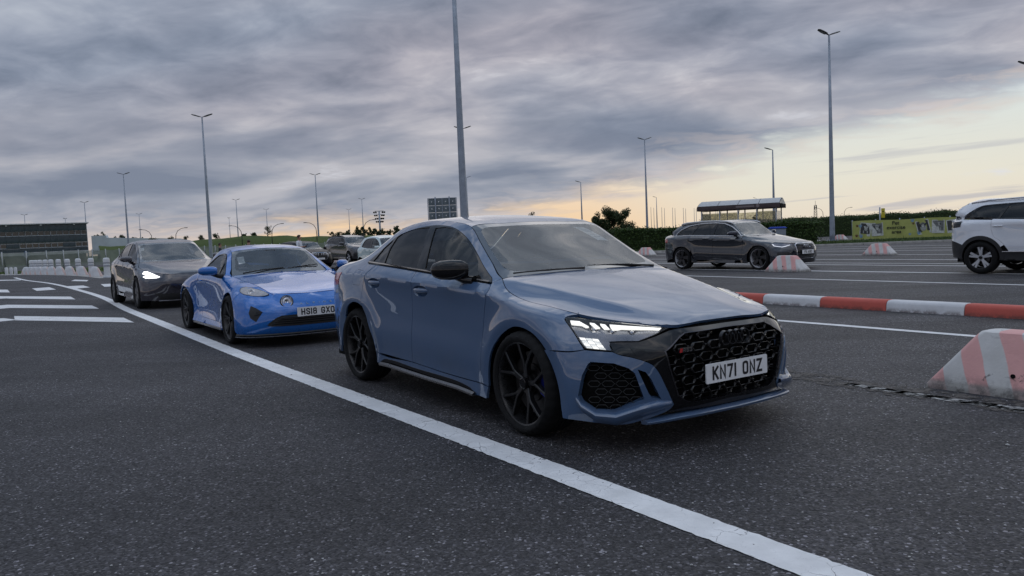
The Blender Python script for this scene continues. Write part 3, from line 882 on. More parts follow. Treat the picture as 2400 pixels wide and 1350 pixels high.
A3_T = [
 [[(.742,.48,.692),(.60,.59,.712),(.45,.66,.732),(.15,.755,.785),(-.1,.785,.82),(-.44,.81,.912)], [(-.5,.812,.918),(-.8,.812,.938),(-1.06,.81,.957)], [(-1.53,.805,.988),(-2.2,.797,1.027)], [(-2.5,.785,1.042),(-2.95,.76,1.035)], [(-3.3,.72,1.005),(-3.6,.55,1.0)]],
 [[(.757,.43,.691),(.60,.51,.722),(.45,.56,.748),(.18,.65,.798),(-.09,.703,.843),(-.441,.775,.928)], [(-.647,.735,1.02),(-.86,.675,1.139),(-1.05,.63,1.23)], [(-1.238,.612,1.300),(-1.427,.60,1.328),(-1.645,.595,1.336),(-1.94,.61,1.316),(-2.2,.645,1.262)], [(-2.42,.70,1.15),(-2.7,.745,1.07),(-2.95,.735,1.05)], [(-3.3,.70,1.02),(-3.6,.5,1.015)]],
 [[(.774,.37,.684),(.738,.381,.696),(.485,.454,.775),(.212,.534,.833),(-.084,.62,.888),(-.441,.724,.944)], [(-.638,.678,1.049),(-.848,.629,1.178),(-1.058,.58,1.303)], [(-1.35,.555,1.352),(-1.7,.545,1.375),(-2.0,.55,1.365),(-2.25,.57,1.325)], [(-2.5,.61,1.225),(-2.75,.645,1.12),(-2.95,.655,1.07)], [(-3.3,.64,1.04),(-3.6,.45,1.03)]],
 [[(.787,.18,.688),(.765,.177,.705),(.5,.2,.794),(.2,.25,.858),(-.1,.30,.913),(-.405,.36,.962)], [(-.62,.34,1.085),(-.85,.31,1.205),(-1.075,.29,1.325)], [(-1.35,.28,1.378),(-1.7,.27,1.402),(-2.0,.27,1.398),(-2.28,.28,1.36)], [(-2.55,.3,1.25),(-2.78,.32,1.15),(-2.97,.33,1.085)], [(-3.3,.32,1.06),(-3.63,.25,1.06)]],
 [[(.79,0,.688),(.775,0,.702),(.5,0,.798),(.2,0,.866),(-.1,0,.921),(-.39,0,.967)], [(-.61,0,1.093),(-.85,0,1.215),(-1.085,0,1.332)], [(-1.35,0,1.385),(-1.7,0,1.411),(-2.0,0,1.407),(-2.29,0,1.37)], [(-2.55,0,1.265),(-2.8,0,1.16),(-2.98,0,1.09)], [(-3.3,0,1.065),(-3.64,0,1.065)]],
]
def a3_body():
    S, _ = loft(A3_S, [40, 40, 50, 40, 30], 14, {1: .4, 5: lambda u: 1.0 if .34 < u < .80 else .3}, ())
    T, _ = loft(A3_T, [40, 30, 36, 26, 14], 10, {2: lambda u: 1.0 if u < .25 else .25, 3: lambda u: .45 if u < .25 else 0}, (0,))
    S = arch_bump(S, [(0, .322, 1.0), (-2.58, .335, 1.0)], amp=.010)
    return Body([(S, 'S'), (T, 'T')])
SEG = lambda L, n=5: np.concatenate([np.linspace(L[i], L[(i + 1) % len(L)], n)[:-1] for i in range(len(L))])
def seg_line(G, row, k0, k1): return [tuple(p) for p in G[row][k0:k1 + 1]]

def hex_cell(bm, body, cy, cz, hw, hh, t, dx, depth, back=.02):
    """one cell of a honeycomb grille, ring of walls following the nose"""
    def X(y, z): return body.cast((3, y, z), (-1, 0, 0))[0]
    x0 = X(cy, cz) + dx
    out = [(hw, 0), (hw * .64, hh), (-hw * .64, hh), (-hw, 0), (-hw * .64, -hh), (hw * .64, -hh)]
    L = []
    for a, b in out:
        k = 1 - t / hw; k2 = 1 - t / hh
        L.append([bm.verts.new((x0 - depth, cy + a, cz + b)), bm.verts.new((x0, cy + a * .985, cz + b * .97)), bm.verts.new((x0, cy + a * k, cz + b * k2)), bm.verts.new((x0 - depth, cy + a * k, cz + b * k2))])
    for i in range(6):
        A, B = L[i], L[(i + 1) % 6]
        for j in range(3): bm.faces.new((A[j], B[j], B[j + 1], A[j + 1]))

def build_a3():
    M = paint('slate blue paint', (.056, .102, .192), flake=.25, rough=.35, dirt=.3)
    car = empty('saloon_car', (0.78765, 5.22414, 0), -.98558)
    tag(car, 'slate blue saloon car with black honeycomb grille, nearest to the camera', 'car', 'cars waiting in the lanes')
    b = a3_body()
    _, S = loft(A3_S, [20, 20, 20, 20, 20], 1); _, T = loft(A3_T, [20, 20, 20, 20, 20], 1)
    D = lambda k: seg_line(T, 2, 20 * k, 20 * k + 20)
    Cc = lambda a, c: seg_line(T, 1, a, c)
    A = lambda a, c: seg_line(T, 0, a, c)
    R0 = [(.742,.48,.692),(.60,.59,.712),(.45,.66,.732),(.34,.705,.748),(.15,.755,.785),(-.1,.785,.82),(-.24,.785,.84),(-.33,.768,.865),(-.40,.742,.905),(-.437,.726,.938)]
    R0 = [tuple(p) for p in snap(b, spline(R0, .03))]; k4 = next(i for i, p in enumerate(R0) if p[0] < .33)
    # ---- top skins
    hood = mirror_half(np.concatenate([spline([(.788,0,.69),(.785,.18,.69),(.776,.36,.684),(.744,.475,.69)], .02), spline(R0, .02)[1:], spline([R0[-1],(-.428,.60,.95),(-.403,.36,.962),(-.386,0,.967)], .02)[1:]]))
    panel(b, 'hood', (0, 0, 1), hood, M, car, mirror=False, sp=.022, gap=.002)
    W = [tuple(p) for p in D(1)]
    ws = mirror_half(np.concatenate([spline([(-1.085,0,1.332),(-1.075,.29,1.325),(-1.058,.58,1.303)], .03), np.array(W[::-1])[1:], spline([(-.441,.724,.944),(-.43,.60,.952),(-.405,.36,.964),(-.388,0,.969)], .03)[1:]]))
    wdir = (.5, 0, .87)
    inner = mirror_half(np.array([(-1.022,0,1.31),(-1.022,.3,1.305),(-1.01,.45,1.297),(-.993,.53,1.283),(-.96,.555,1.265),(-.765,.605,1.138),(-.565,.64,1.02),(-.52,.635,1.0),(-.485,.60,.985),(-.46,.5,.98),(-.43,.2,.985),(-.425,0,.985)]))
    wg = panel(b, 'windscreen', wdir, SEG(inner, 4), M_WSCREEN, car, mirror=False, sp=.05, gap=0, depth=.004, smooth_it=3)
    panel(b, 'windscreen_border', wdir, ws, M_FRIT, wg[0], [SEG(inner, 4)], mirror=False, sp=.05, gap=.003, hgap=0, depth=.003, smooth_it=3)
    roof = mirror_half(np.concatenate([spline([(-1.085,0,1.332),(-1.075,.29,1.325),(-1.058,.58,1.303)], .03), np.array(D(2))[1:], spline([(-2.25,.57,1.325),(-2.28,.28,1.36),(-2.29,0,1.37)], .03)[1:]]))
    panel(b, 'roof_panel', (0, 0, 1), roof, M, car, mirror=False, sp=.04, gap=.002, smooth_it=2)
    panel(b, 'headliner', (0, 0, 1), roof, M_DASH, car, mirror=False, sp=.1, gap=-.012, off=-.03, depth=0, smooth_it=2)  # liner added to block daylight leaking through the roof edge gaps
    rw = mirror_half(np.concatenate([spline([(-2.29,0,1.37),(-2.28,.28,1.36),(-2.25,.57,1.325)], .03), np.array(D(3))[1:], spline([(-2.95,.655,1.07),(-2.97,.33,1.085),(-2.98,0,1.09)], .03)[1:]]))
    panel(b, 'rear_window', (-.5, 0, .87), rw, M_GLASSDARK, car, mirror=False, sp=.06, gap=.004, depth=.004)
    bl = mirror_half(np.concatenate([spline([(-2.98,0,1.09),(-2.97,.33,1.085),(-2.95,.655,1.07)], .03), np.array(D(4))[1:], spline([(-3.6,.45,1.03),(-3.63,.25,1.06),(-3.64,0,1.065)], .03)[1:]]))
    panel(b, 'boot_lid', (0, 0, 1), bl, M, car, mirror=False, sp=.06, gap=.002)
    # ---- sides
    archF = [(-.398,.9,.25),(-.395,.9,.33),(-.382,.9,.402),(-.345,.9,.492),(-.262,.9,.579),(-.160,.9,.638),(-.068,.9,.666),(.018,.9,.667),(.124,.9,.642),(.207,.9,.595),(.255,.9,.556)]
    doorFfront = [(-.452,.812,.916),(-.405,.87,.855),(-.437,.885,.754),(-.459,.89,.61),(-.476,.885,.45),(-.489,.89,.259)]
    fw = (0, .86, .5)
    fend = loop3([R0[k4 - 1]] + R0[k4:], [R0[-1], (-.441,.735,.937), (-.449,.775,.928), (-.452,.812,.916)], doorFfront, [(-.489,.89,.259), (-.398,.9,.25)], archF,
                 [(.255,.915,.556),(.382,.897,.559),(.445,.87,.559),(.521,.825,.573)], [(.521,.825,.573),(.408,.822,.673),(.318,.802,.729)], [(.318,.802,.729),(.305,.776,.742),R0[k4 - 1]], step=.016, fil=.006)
    panel(b, 'front_fender', fw, fend, M, car, sp=.02, gap=.002)
    belt = [(-.452,.812,.916),(-.8,.812,.938),(-1.217,.81,.967),(-1.527,.805,.988)]
    bpost = [(-1.527,.805,.988),(-1.492,.86,.91),(-1.503,.88,.80),(-1.515,.89,.6),(-1.525,.88,.4),(-1.53,.89,.285)]
    hF = [(-1.232,.89,.840),(-1.26,.89,.872),(-1.34,.89,.885),(-1.43,.89,.874),(-1.478,.89,.850),(-1.45,.89,.815),(-1.36,.89,.800),(-1.27,.89,.812)]
    hR = [(x - .845, y, z + .040) for x, y, z in hF]
    lo = lambda L: spline(L + [L[0]], .012)[:-1]
    d1 = panel(b, 'front_door', (0, 1, 0), loop3(belt, bpost, [(-1.53,.89,.285),(-.98,.89,.262),(-.489,.89,.259)], doorFfront[::-1], step=.02, fil=.006), M, car, [lo(hF)], sp=.024, gap=.0025, hgap=0)
    belt2 = [(-1.527,.805,.988),(-1.9,.80,1.010),(-2.2,.797,1.027),(-2.302,.793,1.034)]
    rdoor = [(-2.302,.793,1.034),(-2.384,.86,.931),(-2.425,.885,.80),(-2.43,.89,.743),(-2.365,.90,.60),(-2.285,.895,.46),(-2.238,.89,.37),(-2.205,.89,.325),(-2.14,.89,.298)]
    d2 = panel(b, 'rear_door', (0, 1, 0), loop3(belt2, rdoor, [(-2.14,.89,.298),(-1.8,.89,.290),(-1.53,.89,.285)], bpost[::-1], step=.02, fil=.006), M, car, [lo(hR)], sp=.024, gap=.0025, hgap=0)
    for doors, H in ((d1, hF), (d2, hR)):
        cx = np.mean([p[0] for p in H]); cz = np.mean([p[2] for p in H])
        def dish(P, vo, cx=cx, cz=cz):
            q = P.copy(); r = np.hypot((P[:, 0] - cx) / .124, (P[:, 2] - cz) / .044); q[:, 1] -= .035 * np.clip(1 - r**2, 0, 1); return q
        bw = panel(b, 'handle_recess', (0, 1, 0), lo(H), M, car, sp=.012, gap=0, depth=0, smooth_it=0, post=dish)
        yb = b.cast((cx, 3, cz), (0, -1, 0))[1]
        hs = shell('door_handle', [((cx + u * .125, yb + .010 - .016 * u * u, cz + .004), (0, .010 * k, 0), (0, 0, .016 * k)) for u, k in ((-1, .3), (-.9, .75), (-.5, 1), (0, 1.05), (.5, 1), (.9, .75), (1, .3))], M, car, n=14, mirror=True)
        for i in (0, 1): bw[i].parent = doors[i]; hs[i].parent = doors[i]
    # ---- glasshouse
    dlo = [[(-.462,.805,.924),(-.8,.806,.945),(-1.217,.804,.974),(-1.53,.80,.995),(-2.2,.79,1.034),(-2.49,.781,1.046)], [(-2.49,.781,1.046),(-2.535,.775,1.058),(-2.50,.76,1.085)], [(-2.50,.76,1.085)] + Cc(58, 66)[::-1] + Cc(20, 57)[::-1]]
    dl = loop3(dlo[0], dlo[1], [(-2.50,.76,1.085)] + [p for p in Cc(0, 100)[::-1] if -2.40 < p[0] < -.50] + [(-.462,.805,.926)], step=.02, fil=.008)
    dlw = (0, .93, .36)
    pF = [(-1.545,.612,1.312),(-1.407,.61,1.315),(-1.273,.614,1.300),(-1.133,.627,1.254),(-.938,.665,1.160),(-.79,.702,1.085),(-.736,.72,1.052),(-.64,.797,.956),(-1.0,.797,.978),(-1.410,.793,1.004),(-1.475,.714,1.158)]
    pR = [(-2.174,.649,1.258),(-2.081,.616,1.302),(-1.923,.605,1.319),(-1.655,.606,1.322),(-1.590,.713,1.160),(-1.551,.792,1.012),(-1.85,.79,1.028),(-2.160,.786,1.043),(-2.182,.722,1.156)]
    pQ = [(-2.425,.775,1.060),(-2.363,.698,1.165),(-2.222,.66,1.243),(-2.200,.728,1.145),(-2.196,.786,1.050)]
    seg = lambda L: np.concatenate([np.linspace(L[i], L[(i + 1) % len(L)], 5)[:-1] for i in range(len(L))])
    panel(b, 'window_trim', dlw, dl, M_GLOSSBLACK, car, [seg(pF), seg(pR), seg(pQ)], sp=.03, gap=.001, hgap=0, off=.002, depth=.012)
    for L, m in ((pF, M_GLASS), (pR, M_GLASSDARK), (pQ, M_GLASSDARK)):
        panel(b, 'side_window', dlw, seg(L), m, car, sp=.05, gap=-.004, off=-.004, depth=.003, smooth_it=3)
    # chrome-black waist strip
    for my in (1, -1):
        bm = bmesh.new(); pts = spline([(-.47,.817,.926),(-.8,.819,.946),(-1.217,.817,.975),(-1.53,.813,.996),(-2.2,.803,1.035),(-2.49,.793,1.050)], .05)
        prev = None
        for p in pts:
            r = [bm.verts.new((p[0], (p[1] + u) * my, p[2] + w)) for u, w in ((-.012, -.012), (.002, -.009), (.003, .004), (-.012, .010))]
            if prev:
                for j in range(3): bm.faces.new((prev[j], prev[j + 1], r[j + 1], r[j]))
            prev = r
        from_bm('waist_strip', bm, M_GLOSSBLACK, car, recalc=True)
    # ---- roof rail, pillars and quarter in one piece
    archR = [(-2.262,.89,.470),(-2.305,.89,.585),(-2.372,.89,.648),(-2.462,.89,.690),(-2.549,.89,.700),(-2.646,.89,.688),(-2.751,.89,.645),(-2.82,.89,.58),(-2.895,.89,.50)]
    topl = D(1) + D(2)[1:] + D(3)[1:] + D(4)[1:]
    qw = (0, .93, .36)
    low_win = [(-2.302,.793,1.034),(-2.49,.781,1.044)]
    qloop = loop3(topl[::2] + [topl[-1]], [topl[-1], (-3.62,.45,.95)], [(-3.62,.45,.95),(-3.6,.52,.80),(-3.55,.62,.66)], [(-3.55,.62,.66),(-3.3,.84,.63),(-3.0,.885,.60),(-2.835,.90,.565)],
                  archR[:-1][::-1] + [(-2.285,.895,.46)], rdoor[:6][::-1], [(-2.302,.793,1.034)] + dlo[0][5:6], dlo[1], [(-2.50,.76,1.085)] + [p for p in Cc(0, 100)[::-1] if -2.40 < p[0] < -.50] + [(-.452,.812,.920)], [(-.452,.812,.920),(-.441,.724,.944)], step=.018, fil=.004)
    panel(b, 'quarter_panel', qw, qloop, M, car, [seg([(-2.62,.845,.995),(-2.47,.853,.985),(-2.455,.889,.926),(-2.48,.905,.862),(-2.64,.90,.862),(-2.665,.87,.955)])], sp=.024, gap=.0015, hgap=0)
    panel(b, 'fuel_flap', qw, seg([(-2.62,.845,.995),(-2.47,.853,.985),(-2.455,.889,.926),(-2.48,.905,.862),(-2.64,.90,.862),(-2.665,.87,.955)]), M, car, sp=.024, gap=.0025)
    # ---- sill with black blade
    sill = loop3([(-.489,.89,.256),(-.98,.89,.259),(-1.53,.89,.282),(-2.14,.89,.295),(-2.20,.89,.322),(-2.245,.89,.39),(-2.262,.89,.46)], [(-2.262,.89,.46),(-2.235,.89,.32),(-2.205,.89,.215)], [(-2.205,.89,.215),(-1.3,.89,.188),(-.42,.89,.168)], [(-.42,.89,.168),(-.40,.89,.248)], [(-.40,.89,.248),(-.489,.89,.256)], step=.02, fil=.005)
    panel(b, 'side_sill', (0, 1, 0), sill, M, car, sp=.03, gap=.001)
    panel(b, 'sill_blade', (0, .98, .2), loop3([(-2.12,.89,.222),(-2.06,.89,.254),(-1.95,.89,.262),(-1.483,.893,.246),(-.79,.896,.228),(-.66,.896,.212)], [(-.66,.896,.212),(-.56,.895,.180)], [(-.56,.895,.18),(-1.2,.886,.192),(-2.12,.885,.214)], [(-2.12,.885,.214),(-2.12,.89,.222)], step=.02, fil=.004), M_GLOSSBLACK, car, sp=.03, gap=0, off=.004, depth=.01)
    for my in (1, -1):
        bm = bmesh.new(); prev = None
        for x, z in ((-2.10, .212), (-1.95, .215), (-1.3, .196), (-.8, .188), (-.58, .172)):
            r = [bm.verts.new((x, y * my, z + dz)) for y, dz in ((.86, -.012), (.915, -.010), (.918, .004), (.90, .016))]
            if prev:
                for j in range(3): bm.faces.new((prev[j], prev[j + 1], r[j + 1], r[j]))
            prev = r
        from_bm('sill_lip', bm, plain('satin dark lip', (.16, .15, .15), .32, metal=.7), car, recalc=True)
    # ---- rear end
    rb = loop3([(-2.895,.91,.50),(-2.835,.915,.562),(-3.0,.885,.596),(-3.3,.84,.626),(-3.55,.62,.656),(-3.66,.3,.66),(-3.665,0,.66)], [(-3.665,0,.66),(-3.62,0,.245)], [(-3.62,0,.245),(-3.58,.5,.245),(-3.4,.74,.235),(-3.0,.875,.225)], [(-3.0,.875,.225),(-2.985,.90,.33),(-2.95,.905,.42),(-2.895,.91,.50)], step=.025, fil=.006)
    panel(b, 'rear_bumper', (-.55, .83, .1), rb, M, car, sp=.035, gap=.001)
    panel(b, 'tail_light', (-.45, .85, .25), loop3([(-2.99,.85,.965),(-3.35,.78,.955),(-3.56,.60,.95)], [(-3.56,.60,.95),(-3.56,.60,.86)], [(-3.56,.60,.86),(-3.3,.82,.84),(-3.04,.87,.845)], [(-3.04,.87,.845),(-2.99,.85,.965)], step=.02), M_RED, car, sp=.04, off=.003, depth=.006)
    bt = mirror_half(np.array([(-3.65,0,1.05),(-3.62,.3,1.045),(-3.6,.5,1.0),(-3.6,.52,.8),(-3.6,.54,.66),(-3.66,.3,.665),(-3.67,0,.665)]))
    panel(b, 'boot_face', (-1, 0, 0), bt, M, car, mirror=False, sp=.08, gap=.001)
    # ---- front bumper corner with intake
    wd = (.70, .71, 0)
    intake = [(.565,.817,.508),(.661,.733,.499),(.714,.676,.472),(.737,.649,.442),(.760,.606,.296),(.749,.621,.286),(.665,.736,.230),(.586,.822,.233),(.524,.863,.280),(.508,.872,.314),(.530,.855,.434),(.552,.828,.496)]
    slot = [(.745,.636,.463),(.770,.599,.446),(.784,.572,.403),(.799,.517,.288),(.779,.569,.300),(.772,.586,.329)]
    bc = loop3([(.255,.915,.554),(.382,.897,.557),(.445,.87,.557),(.521,.825,.571)], [(.521,.825,.571),(.646,.721,.559)], [(.646,.721,.559),(.666,.707,.547),(.729,.644,.525),(.775,.590,.500),(.793,.568,.484),(.806,.545,.452),(.818,.502,.366),(.826,.447,.251)], [(.826,.447,.251),(.812,.462,.226),(.773,.534,.193),(.733,.610,.171),(.684,.691,.154),(.644,.747,.159),(.535,.846,.172),(.404,.905,.178)],
               [(.404,.905,.178),(.401,.913,.236),(.396,.92,.323),(.368,.92,.407),(.323,.92,.483),(.255,.915,.554)], step=.014, fil=.006)
    panel(b, 'front_bumper', wd, bc, M, car, [seg(intake), seg(slot)], sp=.018, gap=.0015, hgap=0, depth=.05)
    # sculpted return of the intake: chamfered frame
    for L, dpt in ((intake, .07), (slot, .05)):
        big = seg(L); c = big.mean(0)
        pI = panel(b, 'intake_back', wd, c + (big - c) * 1.04, M_DARK, car, sp=.03, gap=0, off=-dpt, depth=0)
    # blue wing under the intake that stands proud
    for my in (1, -1):
        bm = bmesh.new(); prev = None
        for (x, y, z), q, hgt in (((.500,.880,.300), .012, .02), ((.53,.868,.262), .022, .03), ((.60,.822,.214), .03, .035), ((.672,.738,.203), .036, .040), ((.742,.640,.238), .034, .042), ((.80,.545,.262), .026, .034), ((.823,.462,.262), .012, .02)):
            n = Vector((.70, .71, 0)); o = Vector((x, y, z))
            prof = [(-.045, hgt * .75), (q * .55, hgt * .55), (q, hgt * .1), (q * .8, -hgt * .5), (-.02, -hgt * 1.3)]
            r = [bm.verts.new((o.x + n.x * a, (o.y + n.y * a) * my, o.z + h)) for a, h in prof]
            if prev:
                for j in range(4): bm.faces.new((prev[j], prev[j + 1], r[j + 1], r[j]))
            prev = r
        from_bm('intake_wing', bm, M, car, recalc=True, sharp=50)
    # honeycomb wires in the intakes
    for my in (1, -1):
        bm = bmesh.new()
        u0 = Vector((-.71, .70, 0))
        base = Vector((.66, .73, 0))
        c2 = np.array([(Vector(p) - base).dot(u0) for p in intake]); lp = np.stack([c2, [p[2] for p in intake]], 1)
        k = 0
        for row in range(6):
            z = .245 + row * .045
            for col in range(-3, 4):
                s = col * .078 + (row % 2) * .039
                if not inside(np.array([[s, z]]), lp)[0] or s > .13: continue
                for q in (1, -1):
                    pts = [(s - .036, z), (s - .02, z + q * .016), (s + .02, z + q * .016), (s + .036, z)]
                    add_tube(bm, [((base + u0 * a).x - .7 * .028, ((base + u0 * a).y - .71 * .028) * my, zz) for a, zz in pts], .0026, 5, cap=False)
        o = from_bm('intake_mesh', bm, M_GLOSSBLACK, car); o['kind'] = 'stuff'
    # ---- gloss black face with the mesh
    mesh = [(.84,0,.650),(.825,.34,.644),(.822,.388,.624),(.824,.507,.556),(.832,.485,.468),(.830,.425,.30),(.838,.375,.262),(.846,.335,.248),(.86,0,.247)]
    mh = mirror_half(np.array(mesh))
    mhd = np.concatenate([np.linspace(mh[i], mh[(i + 1) % len(mh)], 9)[:-1] for i in range(len(mh))])
    mask = mirror_half(np.concatenate([np.linspace((.80,0,.671), (.776,.366,.668), 20), np.array([(.774,.417,.664),(.761,.500,.640),(.742,.56,.622),(.725,.597,.611),(.69,.64,.611),(.656,.672,.612),(.612,.717,.611),(.646,.721,.560),(.666,.707,.548),(.70,.67,.536),(.729,.644,.526),(.775,.590,.501),(.793,.568,.485),(.806,.545,.453),(.812,.52,.41),(.818,.502,.366),(.822,.475,.31),(.826,.447,.251),(.812,.462,.226),(.80,.47,.205)]), np.linspace((.80,.47,.205), (.85,0,.198), 20)[1:]]))
    panel(b, 'grille_surround', (1, 0, 0), mask, M_GLOSSBLACK, car, [mhd], sp=.02, mirror=False, gap=.001, hgap=0, off=-.006, depth=.04)
    panel(b, 'grille_backing', (1, 0, 0), mhd, M_DARK, car, sp=.06, mirror=False, gap=-.02, off=-.085, depth=0)
    ring_o = panel(b, 'grille_trim', (1, 0, 0), mhd, plain('dark chrome', (.10,.10,.11), .25, metal=1.0), car, [mhd * 1 + (mhd.mean(0) - mhd) * .018], sp=.02, mirror=False, gap=0, hgap=0, off=-.003, depth=.012)
    g = empty('grille', (0, 0, 0), 0, car)
    bm = bmesh.new()
    lp = mhd[:, 1:]
    for row, z in enumerate((.620, .558, .496, .434, .372, .310, .262)):
        for k in range(-4, 5):
            y = (k + (.5 if row % 2 == 0 else 0)) * .128
            if abs(y) > .5 or not inside(np.array([[y, z]]), (lp - lp.mean(0)) * 1.04 + lp.mean(0))[0]: continue
            if row < 2 and abs(y) < .14 - row * .03: continue
            th = .006 if row < 2 else .0032
            hex_cell(bm, b, y, z, .056, .0255, th, -.024 if row < 2 else -.036, .03)
            if row < 2 or True:
                xx = b.cast((3, y, z), (-1, 0, 0))[0]
                add_box(bm, (xx - .042, y + .064, z), (.022, .022, .016 if row < 2 else .006))
    o = from_bm('grille_mesh', bm, M_GLOSSBLACK, g, recalc=False); o['kind'] = 'stuff'
    four_rings((.868, 0, .589), .0385, g, plain('black chrome', (.035,.035,.038), .22, metal=.6), w=.010, depth=.02, gap=1.38)
    # badge
    f = lambda a, bb, h: (.866 - .085 * abs(a) + h, a, bb)
    bm = bmesh.new(); add_box(bm, (.848, -.375, .551), (.012, .112, .03), bevel=.003); bd = from_bm('grille_badge', bm, M_GLOSSBLACK, g)
    bm = bmesh.new(); vs = [bm.verts.new((.8552, a, z)) for a, z in ((-.424, .540), (-.402, .540), (-.396, .563), (-.418, .563))]; bm.faces.new(vs); from_bm('badge_flash', bm, M_RED, bd, smooth=False)
    text_strokes('badge_letters', 'RS3', .020, .021, .004, .005, plain('badge grey', (.2,.2,.21), .3, metal=.8), bd, lambda a, z, h: (.8552 + h, a - .360, z + .551))
    number_plate('KN71 ONZ', (.892, 0, .4026), car)
    # bonnet slot shadow bar
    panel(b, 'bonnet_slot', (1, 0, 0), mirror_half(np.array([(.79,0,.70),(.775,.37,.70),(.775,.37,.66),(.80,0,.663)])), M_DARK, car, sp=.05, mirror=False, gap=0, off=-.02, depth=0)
    # ---- blue blade along the bottom
    bm = bmesh.new(); prev = None
    half = [(.872,0,.180),(.866,.15,.180),(.852,.30,.178),(.828,.43,.174),(.800,.53,.168),(.772,.61,.164)]
    half = spline(half, .04)
    line = [tuple(p * np.array([1, -1, 1])) for p in half[::-1]] + [tuple(p) for p in half[1:]]
    for x, y, z in line:
        k = 1 - .25 * (abs(y) / .61)**4
        r = [bm.verts.new((x + a * k, y, z + h * k)) for a, h in ((-.06, .016), (.008, .013), (.018, .004), (.012, -.010), (-.05, -.016))]
        if prev:
            for j in range(4): bm.faces.new((prev[j], prev[j + 1], r[j + 1], r[j]))
        else: bm.faces.new(r)
        prev = r
    bm.faces.new(prev[::-1])
    from_bm('front_splitter', bm, M, car, recalc=True, sharp=50)
    # ---- headlights
    hl = [(.310,.796,.733),(.303,.776,.741),(.340,.747,.739),(.452,.688,.725),(.589,.608,.711),(.711,.521,.694),(.776,.415,.675),(.761,.504,.643),(.725,.597,.613),(.656,.672,.615),(.612,.718,.613),(.646,.721,.563),(.524,.820,.577),(.508,.826,.590),(.408,.818,.673)]
    hw = (.72, .69, .1)
    hld = seg(hl)
    lens = panel(b, 'headlight', hw, hld, M_LAMPGLASS, car, sp=.02, gap=.003, depth=.004)
    def sub(objs):
        for i in (0, 1): objs[i].parent = lens[i]
    sub(panel(b, 'lamp_bowl', hw, hld, M_LAMPIN, car, sp=.02, gap=.006, off=-.04, depth=0))
    cH = hld.mean(0)
    sub(panel(b, 'lamp_gasket', hw, hld, M_BLACK, car, [hld + (cH - hld) * .05], sp=.02, gap=.001, hgap=0, off=-.004, depth=.04))
    led = emit('cool white running light', (1.0, .97, .90), 1.15); led2 = emit('pale running light block', (.80, .80, .76), .75)
    for L in ([(.339,.776,.729),(.385,.745,.725),(.465,.742,.699),(.453,.755,.697),(.419,.759,.708),(.366,.791,.713)], [(.442,.716,.718),(.468,.702,.714),(.522,.706,.692),(.501,.722,.693)], [(.495,.683,.712),(.522,.669,.708),(.566,.676,.687),(.544,.695,.688)], [(.542,.653,.707),(.674,.553,.6935),(.760,.457,.679),(.760,.475,.668),(.674,.571,.681),(.615,.632,.687),(.601,.650,.683),(.579,.667,.685)]):
        sub(panel(b, 'running_light', hw, seg(L), led, car, sp=.02, gap=.0005, off=-.010, depth=.012))
    c00, c10, c11, c01 = [np.array(p) for p in ((.456,.815,.644),(.554,.751,.634),(.618,.744,.571),(.526,.813,.583))]
    for r in range(4):
        for c in range(3):
            u0, u1 = c / 3 + .02, (c + 1) / 3 - .02; v0, v1 = r / 4 + .03, (r + 1) / 4 - .05
            q = lambda u, v: (c00 * (1 - u) + c10 * u) * (1 - v) + (c01 * (1 - u) + c11 * u) * v
            sub(panel(b, 'lamp_cell', hw, np.array([q(u0, v0), q(u1, v0), q(u1, v1), q(u0, v1)]), led if (r + c) % 2 == 0 else led2, car, sp=.05, gap=0, off=-.012, depth=.006))
    for cx, cy, cz in ((.50,.735,.672), (.585,.675,.662), (.665,.60,.655)):
        bm = bmesh.new(); add_lathe(bm, [(.001, .018), (.014, .014), (.020, .004), (.024, .008), (.028, 0)], 20)
        bmesh.ops.rotate(bm, verts=bm.verts, cent=(0, 0, 0), matrix=Matrix.Rotation(-.75, 3, 'Z'))
        bmesh.ops.translate(bm, verts=bm.verts, vec=(cx - .03, cy - .03, cz - .008))
        me_o = from_bm('lamp_projector', bm, M_CHROME, lens[0], recalc=True)
        o2 = me_o.copy(); o2.data = me_o.data.copy(); COL.objects.link(o2); o2.parent = lens[1]
        for v in o2.data.vertices: v.co.y *= -1
        o2.data.flip_normals()
    panel(b, 'sensor_cover', (.8, .6, 0), seg([(.701,.649,.583),(.754,.593,.573),(.787,.571,.526),(.738,.633,.528)]), M_GLOSSBLACK, car, sp=.03, gap=.002, off=-.001, depth=.004)
    # ---- mirrors, wipers, sensor box
    dm = door_mirror(car, (-.825, .915, 1.005), M_GLOSSBLACK, sx=.15, sy=.098, sz=.070, arm_to=(-.66, .81, .93), low_mat=M_GLOSSBLACK)
    dm[0].location = (-.10, -.07, -.02)
    for pts in (((-.415, .62, .953), (-.43, .35, .976), (-.438, .0, .985)), ((-.41, -.05, .972), (-.435, -.35, .974), (-.465, -.62, .968))):
        bm = bmesh.new(); add_tube(bm, [(x, y, z + .007) for x, y, z in pts], [.008, .006, .004], 8); from_bm('windscreen_wiper', bm, M_BLACK, car)
    bm = bmesh.new(); add_prism(bm, [(-.11, 0), (.11, 0), (.07, -.10), (.03, -.13), (-.03, -.13), (-.07, -.10)], 0, .05, lambda a, bb, h: (-1.05 - bb * .80 - .02 - h * .4, a, 1.298 + bb * .5 - h))
    from_bm('sensor_box', bm, M_BLACK, car, recalc=True)
    bm = bmesh.new(); add_box(bm, (-.98, 0, 1.235), (.03, .22, .06), bevel=.012); from_bm('interior_mirror', bm, M_BLACK, car)
    # ---- cabin
    dashboard(car, -.45, -.95, .66, .93); steering_wheel(car, (-1.02, -.36, .90))
    seats(car, [(-1.35, .48, .55), (-2.2, .50, .50)])
    cabin_floor(car, -2.95, -.45, .74, .25, .90)
